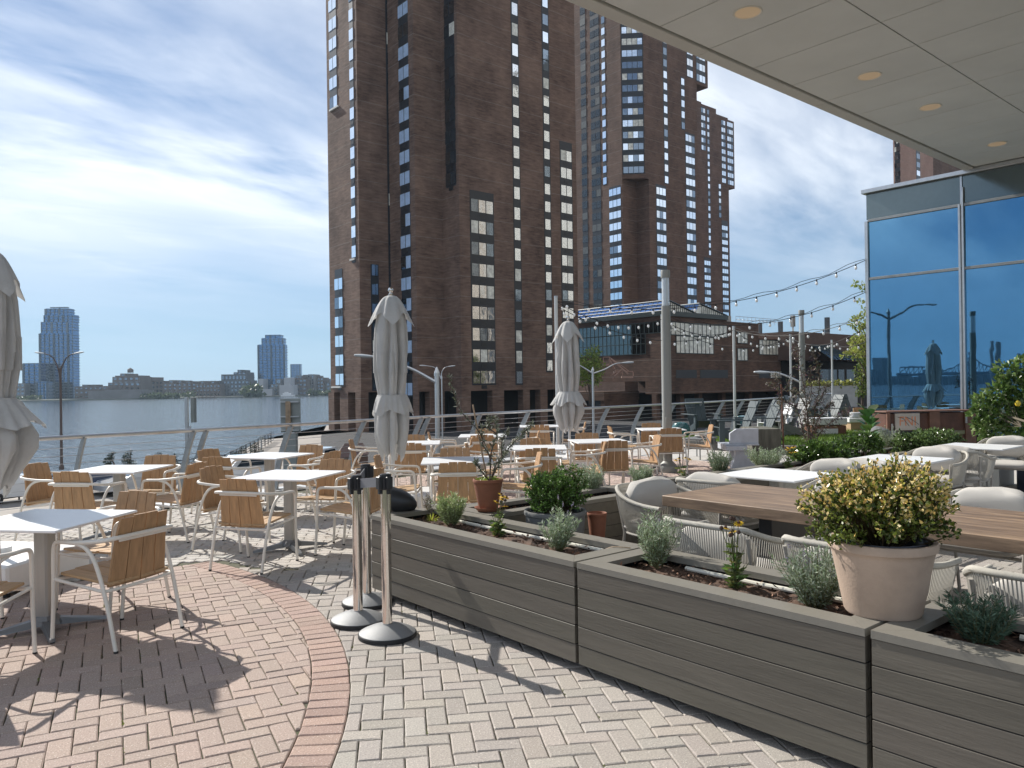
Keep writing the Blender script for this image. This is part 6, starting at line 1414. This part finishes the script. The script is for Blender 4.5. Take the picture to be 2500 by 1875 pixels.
# ================================================================ lawn, adirondack chairs, marble bench, sideboard, console
cu = thing('lawn_kerb', 'low dark stone kerb edging the small raised lawn', 'kerb', (15.4, 8.8, 0)); b = MB(); b.cbox(0, .22, 0, 4.0, 0, .20, .01); b.cbox(.22, 9, 0, .2, 0, .2, .01); b.build('stone', mat('dark_stone', (.10, .095, .085), .85, var=.25, vscale=4, bump=.4, bscale=12), cu)
b = MB(); b.prism([(15.62, 9.0), (25, 9.0), (25, 14.2), (20, 13.3), (15.62, 12.7)], 0, .155); struct(b.build('lawn_soil', mat('turf_soil', (.10, .14, .03), .95, var=.3, vscale=20)))
gb_ = MB()
for i in range(26000):
    x = random.uniform(15.64, 25); y = random.uniform(9.02, 13.2); k = random.uniform(.6, 1.3); gb_.col = (.17 * k, .27 * k, .045 * k); h = random.uniform(.04, .09); a = random.uniform(0, 6.28); w_ = .008; dx, dy = cos(a) * w_, sin(a) * w_; lx, ly = random.gauss(0, .02), random.gauss(0, .02)
    gb_.add([(x - dx, y - dy, .15), (x + dx, y + dy, .15), (x + lx, y + ly, .15 + h)], [(0, 1, 2)])
o = gb_.build('lawn_grass', m_leaf); tag(o, 'bright green grass of the small raised lawn', 'grass', kind='stuff')
m_adi = mat('dark_teal_plastic', (.045, .065, .072), .5, var=.08); m_adg = mat('grey_plastic', (.16, .165, .165), .5, var=.08); m_adw = mat('white_plastic', (.62, .63, .63), .5)
def make_adir(m):
    t = thing('adirondack_chair', 'x', 'lounge chair'); 
    for s in (-1, 1):
        b = MB(); b.prism([(0, 0), (1, 0), (1, 1), (0, 1)], 0, 1); b = MB(); x0 = s * .30; V = [(-.52, 0.0), (-.30, 0), (.42, .24), (.44, .38), (.36, .40), (-.45, .12)]
        b.add([(x0 - .016, y, z) for y, z in V] + [(x0 + .016, y, z) for y, z in V], [tuple(range(5, -1, -1)), tuple(range(6, 12))] + [(i, (i + 1) % 6, (i + 1) % 6 + 6, i + 6) for i in range(6)]); b.build('side_rail', m, t)
        b = MB(); b.cbox(s * .35 - .02, s * .35 + .02, .30, .42, 0, .56, .004); b.build('leg', m, t)
        b = MB(); b.cbox(s * .36 - .07, s * .36 + .07, -.42, .46, .56, .582, .004); b.build('armrest', m, t)
    b = MB()
    for i in range(6): M_ = Matrix.Translation((0, .36 - i * .105, .40 - i * .038)) @ Matrix.Rotation(R(20), 4, 'X'); b.cbox(-.31, .31, -.048, .048, -.01, .01, .003, M_)
    b.build('seat', m, t)
    b = MB(); M_ = Matrix.Translation((0, -.18, .20)) @ Matrix.Rotation(R(24), 4, 'X')
    for i in range(4): b.cbox(-.27 + i * .137, -.14 + i * .137, -.011, .011, 0, .84, .003, M_)
    b.cbox(-.29, .29, -.035, -.012, .22, .29, .003, M_); b.cbox(-.27, .27, -.032, -.012, .62, .69, .003, M_); b.cbox(-.272, .272, .012, .03, .70, .86, .003, M_)
    b.build('backrest', m, t); return t
a0_ = make_adir(m_adi); a0_.location = at(1790, 1086, .15); a0_.rotation_euler.z = R(52); a0_['label'] = 'dark adirondack chair in profile behind the marble bench, tall slatted back'; GA = 'adirondack chairs on the lawn'; a0_['group'] = GA
dup(a0_, at(1850, 1078, .15), R(54), 'dark adirondack chair in profile directly behind the stained concrete block', GA)
dup(a0_, at(1714, 1062, .15), R(150), 'dark adirondack chair facing the camera beside the teal barrel', GA)
dup(a0_, at(2015, 1040, .15), R(60), 'dark adirondack chair tilted behind the dark leaved shrub', GA)
dup(a0_, at(2085, 1038, .15), R(165), 'farthest dark adirondack chair against the pale concrete wall', GA)
dup(a0_, at(1960, 1042, .15), R(200), 'dark adirondack chair seen from the front between the pole and the second lamp column', GA)
a1_ = make_adir(m_adg); a1_.location = at(1925, 1066, .15); a1_.rotation_euler.z = R(60); a1_['label'] = 'grey adirondack chair with a reclined back right of the concrete block'; a1_['group'] = GA
a2_ = make_adir(m_adw); a2_.scale = (.85,) * 3; a2_.location = at(1893, 1064, .15); a2_.rotation_euler.z = R(58); a2_['label'] = 'white adirondack chair on the lawn between the dark and the grey ones'; a2_['group'] = GA
for px, py, lab, s_ in ((1663, 1060, 'teal barrel stool by the railing right of the tall lamp column', 1), (1812, 1030, 'teal barrel stool behind the adirondack chair backs', 1)):
    k = thing('barrel_stool', lab, 'stool', at(px, 1078 if px < 1700 else 1055, .0), 0, 'teal barrel stools'); b = MB(); b.lathe([(.18, 0), (.235, .12), (.25, .28), (.235, .42), (.18, .50), (.06, .53), (.001, .532)], 28); b.build('body', mat('teal_glaze', (.03, .12, .13), .25, coat=.5), k, smooth=True)
k = thing('side_table', 'low grey side table with thin legs carrying a folded white towel', 'side table', at(1708, 1118, 0), R(10)); b = MB(); b.cbox(-.45, .35, -.25, .25, .40, .43, .004); b.build('tabletop', m_adg, k)
for sx in (-.38, .28):
    for sy in (-.2, .2): b = MB(); b.cyl((sx, sy, 0), (sx, sy, .4), .012, n=6); b.build('leg', m_adg, k)
b = MB(); b.sbox(0, 0, .035, .15, .11, .035, .4, 16, 8); o = b.build('folded_towel', m_cush, None, True, loc=at(1708, 1118, 0) + Vector((.1, 0, .431))); tag(o, 'folded white towel on the low grey side table', 'towel')
# marble bench + concrete block
m_marble = mat('weathered_marble', (.52, .55, .60), .45, var=.16, vscale=5, det=9, bump=.1, bscale=8); bo = at(1850, 1143, 0)
k = thing('marble_bench', 'curved white marble bench with a tall side slab, seen end on', 'bench', bo, -_h)
b = MB(); q5 = [(-.50, .45), (.02, .45), (.02, .725), (-.38, .725), (-.50, .645)]; b.add([(x, .0, z) for x, z in q5] + [(x, .07, z) for x, z in q5], [(0, 1, 2, 3, 4), (9, 8, 7, 6, 5)] + [((i + 1) % 5, i, i + 5, (i + 1) % 5 + 5) for i in range(5)]); b.build('side_slab', m_marble, k)
b = MB(); b.cbox(-.60, -.22, -.12, .5, .335, .42, .006); b.cbox(-.60, .02, -.05, .5, .421, .449, .004); b.build('seat', m_marble, k)
pr = [(-.48, 0), (.05, 0), (-.02, .12), (-.10, .24), (-.13, .33), (-.40, .33), (-.40, .26), (-.42, .18), (-.46, .08)]
b = MB(); n_ = len(pr); b.add([(x, .0, z) for x, z in pr] + [(x, .12, z) for x, z in pr], [tuple(range(n_)), tuple(range(2 * n_ - 1, n_ - 1, -1))] + [((i + 1) % n_, i, i + n_, (i + 1) % n_ + n_) for i in range(n_)]); b.build('pedestal', m_marble, k); b = MB(); b.add([(x, .36, z) for x, z in pr] + [(x, .46, z) for x, z in pr], [tuple(range(n_)), tuple(range(2 * n_ - 1, n_ - 1, -1))] + [((i + 1) % n_, i, i + n_, (i + 1) % n_ + n_) for i in range(n_)]); b.build('pedestal', m_marble, k)
m_cstain = mat('stained_concrete', (.13, .125, .10), .85, var=.45, vscale=3, stretch=(3, 3, .6), bump=.3, bscale=20)
k = thing('concrete_block', 'dark stained square concrete planter block right of the marble bench', 'planter', bo, -_h); b = MB(); b.cbox(.04, .52, .25, 1.2, .30, .70, .008); b.cbox(.05, .50, .28, 1.15, 0, .296, .006); b.build('block', m_cstain, k)
# dark leaved shrub with stake in the block and by the second lamp column
def wispy(label, base_px, d, pts, n_, cols, name='dark_shrub', sz=.07):
    q = far(base_px[0], base_px[1], d); k = thing(name, label, 'shrub', q, 0, 'dark leaved wispy shrubs'); b = MB(); F2 = MB()
    for P in pts:
        Q = smoothpath([far(x, y, d + random.uniform(-.25, .25)) - q for x, y in P], 4); b.tube(Q, [.012 * (1 - .75 * j / len(Q)) for j in range(len(Q))], 5)
        for j in range(2, len(Q)):
            for _ in range(n_): F2.col = tuple(x * random.uniform(.6, 1.4) for x in random.choice(cols)); v = hvec(); F2.leaf(Q[j] + hvec() * random.uniform(0, .09), v + Vector((0, 0, -.1)), random.uniform(.6, 1.3) * sz, .2 * sz)
    b.build('stems', m_bark, k); F2.build('leaves', m_leaf, k); return k
DK = [(.07, .055, .045), (.10, .08, .06), (.05, .045, .03), (.16, .14, .11)]
pts = [[(1975, 1110), (1972, 1040), (1968, 980), (1960, 930), (1950, 880), (1945, 850)], [(1975, 1110), (1985, 1050), (1990, 1000), (2000, 950), (1998, 900), (1985, 860)], [(1975, 1110), (1960, 1050), (1945, 1000), (1925, 985), (1900, 975)], [(1975, 1110), (2000, 1060), (2030, 1030), (2060, 1010), (2072, 1000)], [(1975, 1100), (1990, 1040), (2015, 1000), (2030, 985)], [(1972, 1050), (1965, 1010), (1980, 960), (1978, 900)], [(1975, 1110), (1978, 1060), (1972, 1010)], [(1970, 1000), (1950, 960), (1930, 950)], [(1985, 1000), (2005, 970), (2020, 940)]]
wispy('tall wispy shrub with dark narrow leaves in front of the second lamp column', (1975, 1110), 13.5, pts, 22, DK)
pts = [[(1908, 1055), (1906, 1000), (1900, 950)], [(1908, 1055), (1925, 1000), (1935, 960)], [(1906, 960), (1890, 940), (1870, 935)], [(1902, 955), (1900, 930), (1890, 915)], [(1905, 960), (1925, 940), (1930, 920)]]
wispy('dead looking dark shrub tied to a stake in the concrete block', (1908, 1060), 15.2, pts, 11, DK)
q = far(1912, 1060, 15.0); b = MB(); b.tube([(0, 0, -.3), (0, 0, .0), far(1907, 938, 15.0) - q], .014, 7); o = b.build('stake', mat('rusty_stake', (.16, .07, .045), .8), None, loc=q); tag(o, 'thin rust coloured stake rising from the concrete block', 'stake')
# low sideboard
sbp = at(2026, 1076, 0); k = thing('sideboard', 'low wood sideboard with a white top and white front panel near the glass corner', 'sideboard', sbp, -_h); m_redw = mat('red_wood', (.22, .10, .065), .6, var=.2, vscale=6)
b = MB(); b.cbox(-.48, .44, 0, .5, .02, .40, .006); b.build('cabinet', m_redw, k); b = MB(); b.cbox(-.50, .46, -.03, .55, .42, .60, .012); b.build('white_top', m_box, k); b = MB(); b.cbox(-.34, .22, -.012, 0.0, .14, .32, .003); b.build('front_panel', m_tabletop, k)
k = thing('sideboard', 'second white topped low counter directly right of the wood sideboard', 'sideboard', at(2095, 1066, 0), -_h); b = MB(); b.cbox(-.2, .75, 0, .6, 0, .40, .006); b.build('cabinet', mat('tan_wood', (.42, .29, .17), .6, var=.15), k); b = MB(); b.cbox(-.25, .8, -.03, .65, .40, .52, .012); b.build('white_top', m_box, k)
q = far(2090, 1020, 21.2); b = MB(); b.lathe([(.15, 0), (.17, .02), (.17, .14), (.15, .15), (.14, .10)], 22, capt=False); o = b.build('white_bowl', m_box, None, True, loc=q); tag(o, 'round white tub on the low counter beside the glass corner', 'tub')
# reclaimed wood console with painted panel
m_rec = mat('reclaimed_redwood', (.10, .042, .026), .6, var=.35, vscale=5, bump=.3, bscale=30); m_rec2 = mat('reclaimed_brown', (.17, .085, .055), .6, var=.3, vscale=5, bump=.3, bscale=30)
c0 = Vector((16.05, 7.2, 0)); c1 = Vector((17.6, 6.27, 0)); ang = atan2(c1.y - c0.y, c1.x - c0.x); Lc = (c1 - c0).length
k = thing('wood_console', 'dark reclaimed wood console with a pale painted panel and metal handles before the glass', 'console', c0, ang)
b = MB(); b.cbox(0, Lc - .0, .05, .5, .12, .90, .006); b.build('cabinet', m_rec, k)
for (x0, x1) in ((0, .07), (Lc * .53, Lc * .66), (Lc * .985, Lc * 1.12)): b = MB(); b.cbox(x0, x1, -.0, .05, 0, .925, .006); b.build('post', m_rec2, k)
b = MB(); b.cbox(-.03, Lc * 1.12, -.01, .52, .926, .95, .004); b.build('top_board', m_rec2, k)
b = MB(); b.cbox(.19, .74, .015, .048, .56, .905, .003); pan = b.build('painted_panel', mat('faded_panel', (.48, .43, .38), .7, var=.12, vscale=4), k)
b = MB(); b.cbox(.14, 1.0, .025, .047, .46, .54, .003); b.build('dark_slot', m_black, k); b = MB(); b.cbox(.80, 1.04, .01, .024, .47, .535, .003); b.build('metal_plate', m_alu, k); b = MB(); b.cbox(1.30, 1.80, .03, .049, .45, .53, .003); b.build('drawer_pull', mat('olive_metal', (.22, .21, .12), .5, .4), k)
b = MB(); b.cbox(.05, .18, -.02, .0, .30, .56, .004); b.cyl((.085, -.03, .52), (.085, -.03, .70), .02, n=8); b.build('latch', m_alu, k); b = MB(); b.cbox(Lc * .975, Lc * 1.0, -.012, .0, .68, .90, .003); b.build('hinge_plate', m_alu, k)
def text(s, size, mt, parent, M_, ext=.0008):
    cu_ = bpy.data.curves.new('painted_letters', 'FONT'); cu_.body = s; cu_.size = size; cu_.extrude = ext; cu_.align_x = 'CENTER'; cu_.align_y = 'CENTER'; tmp = bpy.data.objects.new('tmp', cu_); C.objects.link(tmp)
    dg = bpy.context.evaluated_depsgraph_get(); me = bpy.data.meshes.new_from_object(tmp.evaluated_get(dg)); bpy.data.objects.remove(tmp); me.transform(M_); me.materials.clear(); me.materials.append(mt)
    o = bpy.data.objects.new('painted_letters', me); C.objects.link(o); o.parent = parent; return o
m_or = mat('faded_orange_paint', (.62, .24, .12), .8, var=.2, vscale=20)
text('FNI', .27, m_or, pan, Matrix.Translation((.465, .0135, .735)) @ Matrix.Rotation(pi / 2, 4, 'X'))
b = MB(); b.tube(smoothpath([(.24, .012, .83), (.36, .012, .80), (.42, .012, .73), (.50, .012, .64)], 5), .006, 5); b.tube(smoothpath([(.44, .012, .82), (.54, .012, .78), (.64, .012, .72), (.71, .012, .67)], 5), .006, 5); b.build('crack_lines', mat('grey_crack', (.14, .12, .11), .8), pan)
# lemon tree in dark tub, grey box
lp = Vector((12.75, 3.35, 0)); k = thing('dark_tub', 'large dark blue square tub under the lemon tree at the right edge', 'planter', lp); b = MB(); b.cbox(-.35, .5, -.5, .45, 0, .66, .015); b.build('tub', mat('navy_glaze', (.018, .022, .035), .3, var=.2), k)
k = thing('lemon_tree', 'lemon tree with big glossy leaves and one yellow lemon at the right edge', 'tree', lp + Vector((-.05, .1, .6))); b = MB(); tb = far(2452, 1080, 12.4) - k.location
cl_ = [((2450, 1010), .28), ((2400, 985), .17), ((2420, 1045), .2), ((2480, 950), .30), ((2455, 905), .16), ((2490, 1040), .3), ((2385, 1010), .12), ((2420, 1080), .10), ((2440, 960), .2), ((2500, 900), .2), ((2395, 1040), .12), ((2530, 980), .35)]
CLM = [(tuple(far(x, y, 12.4) - k.location), r_) for (x, y), r_ in cl_]
b.tube(smoothpath([(0, 0, 0), (.02, .05, .25), tuple(Vector(CLM[0][0]) * .95)], 4), .018, 7)
for c_, r_ in CLM: b.tube(smoothpath([tuple(Vector(CLM[0][0]) * .6), tuple((Vector(c_) + Vector(CLM[0][0])) * .5 + hvec() * .04), c_], 4), [.006 * (1 - .6 * j / 8) for j in range(9)], 5)
b.build('trunk', mat('pale_bark', (.12, .10, .07), .8), k)
o = crown('crown', k, [(c_, r_) for c_, r_ in CLM], 2600, .095, [(.09, .16, .035), (.13, .22, .05), (.06, .11, .025), (.22, .30, .10)], m_box_leaf)
b = MB(); q = far(2485, 985, 12.1) - k.location; b.lathe([(.002, -.05), (.03, -.035), (.042, 0), (.03, .035), (.002, .05)], 14, tuple(q)); b.build('lemon', mat('lemon_yellow', (.80, .58, .05), .4), k, smooth=True)
b = MB(); b.cbox(-.3, .3, -.25, .25, .0, .38, .01); o = b.build('grey_box', mat('pale_grey_box', (.42, .44, .44), .6), None, loc=(13.0, 4.35, 0)); tag(o, 'pale grey square box under the rope armchair at the farthest white table', 'box')
_far = far
far = lambda x, y, d: (lambda q: Vector((2 * XW - q.x, q.y, q.z)))(_far(x, y, d))
lamp('twin arm street lamp off to the left, seen as a reflection in the blue glass', 2173, 768, 48, [([(2173, 780), (2200, 765), (2230, 748), (2258, 744)], .75), ([(2173, 780), (2150, 770), (2126, 762)], .75)], .09, m_fin)
far = _far
# ================================================================ sunlit city blocks behind the camera, seen only in the windows
m_lime = mat('pale_limestone', (.50, .49, .45), .8, var=.08, vscale=.3); m_tanb = mat('tan_brick', (.40, .35, .29), .85, var=.1, vscale=.3)
for i, (x0, x1, y0, y1, h, mm_, lab) in enumerate(((62, 108, -70, -34, 118, m_lime, 'tall pale limestone block reflected in the brick tower windows'), (114, 160, -66, -30, 132, m_tanb, 'tall tan brick block reflected in the brick tower windows'), (166, 214, -74, -36, 110, m_lime, 'wide pale block reflected at the right end of the brick tower'), (220, 280, -90, -50, 140, m_tanb, 'tallest tan block reflected in the second brick tower'))):
    k = thing('city_block', lab, 'building', ((x0 + x1) / 2, (y0 + y1) / 2, SG), 0, 'blocks behind the camera'); hx, hy = (x1 - x0) / 2, (y1 - y0) / 2; b = MB(); b.box(-hx, hx, -hy, hy, 0, h); b.build('wall', mm_, k)
    b = MB(); nz = int(h / 3.4)
    for a in range(9):
        for z in range(1, nz): x = -hx + (a + .5) * 2 * hx / 9; b.box(x - 1.3, x + 1.3, hy - .02, hy + .06, z * 3.4, z * 3.4 + 1.9)
    b.build('windows', m_darkpanel, k)
# ================================================================ far bridge and stacks (seen only in the mirror glass)
def mir(px, py, D): q = far(px, py, D); return Vector((2 * XW - q.x, q.y, q.z))
m_br = mat('bridge_steel', (.07, .085, .11), .8)
br_ = thing('cantilever_bridge', 'long steel cantilever bridge reflected in the blue glass', 'bridge', mir(2370, 930, 1500)); ob = br_.location.copy()
def ml(b, a, c, r_=1.6, D=1500): b.tube([mir(*a, D) - ob, mir(*c, D) - ob], r_, 4)
b = MB(); ml(b, (2190, 914), (2640, 902), 3.2); b.build('deck', m_br, br_)
b = MB(); 
for dx in (-3, 3): ml(b, (2370 + dx, 926), (2370 + dx, 858), 2.4)
ml(b, (2366, 868), (2374, 868)); b.build('tower', m_br, br_)
b = MB(); top_ = lambda x: 866 + 40 * min(1, abs(x - 2370) / 75) ** .75 if abs(x - 2370) < 75 else 896
xs2 = list(range(2200, 2600, 10)); 
for a, c in zip(xs2, xs2[1:]): ml(b, (a, top_(a)), (c, top_(c)), 1.3); ml(b, (a, 911), (a, top_(a)), .7); ml(b, (a, 911), (c, top_(c)), .7)
b.build('truss', m_br, br_)
for i, (px, yt_, w_) in enumerate(((2423, 831, 2.6), (2436, 833, 2.6), (2440, 835, 2.8), (2486, 861, 3.2))):
    q = mir(px, 926, 1450); k = thing('smokestack', '%s power station chimney from the left, reflected in the glass' % ('first', 'second', 'third', 'fourth')[i], 'smokestack', q, 0, 'chimneys reflected in the glass'); b = MB(); b.cyl((0, 0, 0), (0, 0, mir(px, yt_, 1450).z - q.z), w_ * 1.5, w_ * 1.1, 12); b.build('stack', m_fb1, k)
b = MB()
for i in range(60):
    px = 2100 + i * 12; q = mir(px, 926, 1550); h = random.uniform(3, 26) if px < 2300 else random.uniform(3, 14)
    if px in (2148, 2160): h = 46
    b.box(q.x - 9, q.x + 9, q.y - 9, q.y + 9, -8, h)
o = b.build('north_skyline', m_fb2); tag(o, 'low mass of buildings along the river upstream, seen only as a reflection in the glass', 'skyline', kind='stuff')
b = MB(); b.box(-4100, 3100, -1600, 3500, -12, 160); hzo = b.build('haze', mat('haze_air', (1, 1, 1))); hzo['kind'] = 'stuff'; hzo['label'] = 'thin bluish haze in the air over the river'; hzo['category'] = 'haze'
hm = hzo.data.materials[0]; hn = hm.node_tree.nodes; hn.remove(hn['Principled BSDF']); hv = hn.new('ShaderNodeVolumePrincipled'); hv.inputs['Color'].default_value = (.62, .82, 1, 1); hv.inputs['Density'].default_value = HAZE; hv.inputs['Anisotropy'].default_value = .3; hm.node_tree.links.new(hv.outputs[0], hn['Material Output'].inputs['Volume'])
# a paper cup like bracket on the tower pier, spare prototypes tidy
for o in list(C.objects):
    if o.get('label') == 'x': bpy.data.objects.remove(o)
for o in list(C.objects):
    if o.parent is None and o.type == 'EMPTY' and not o.get('label'): print('NO LABEL', o.name)
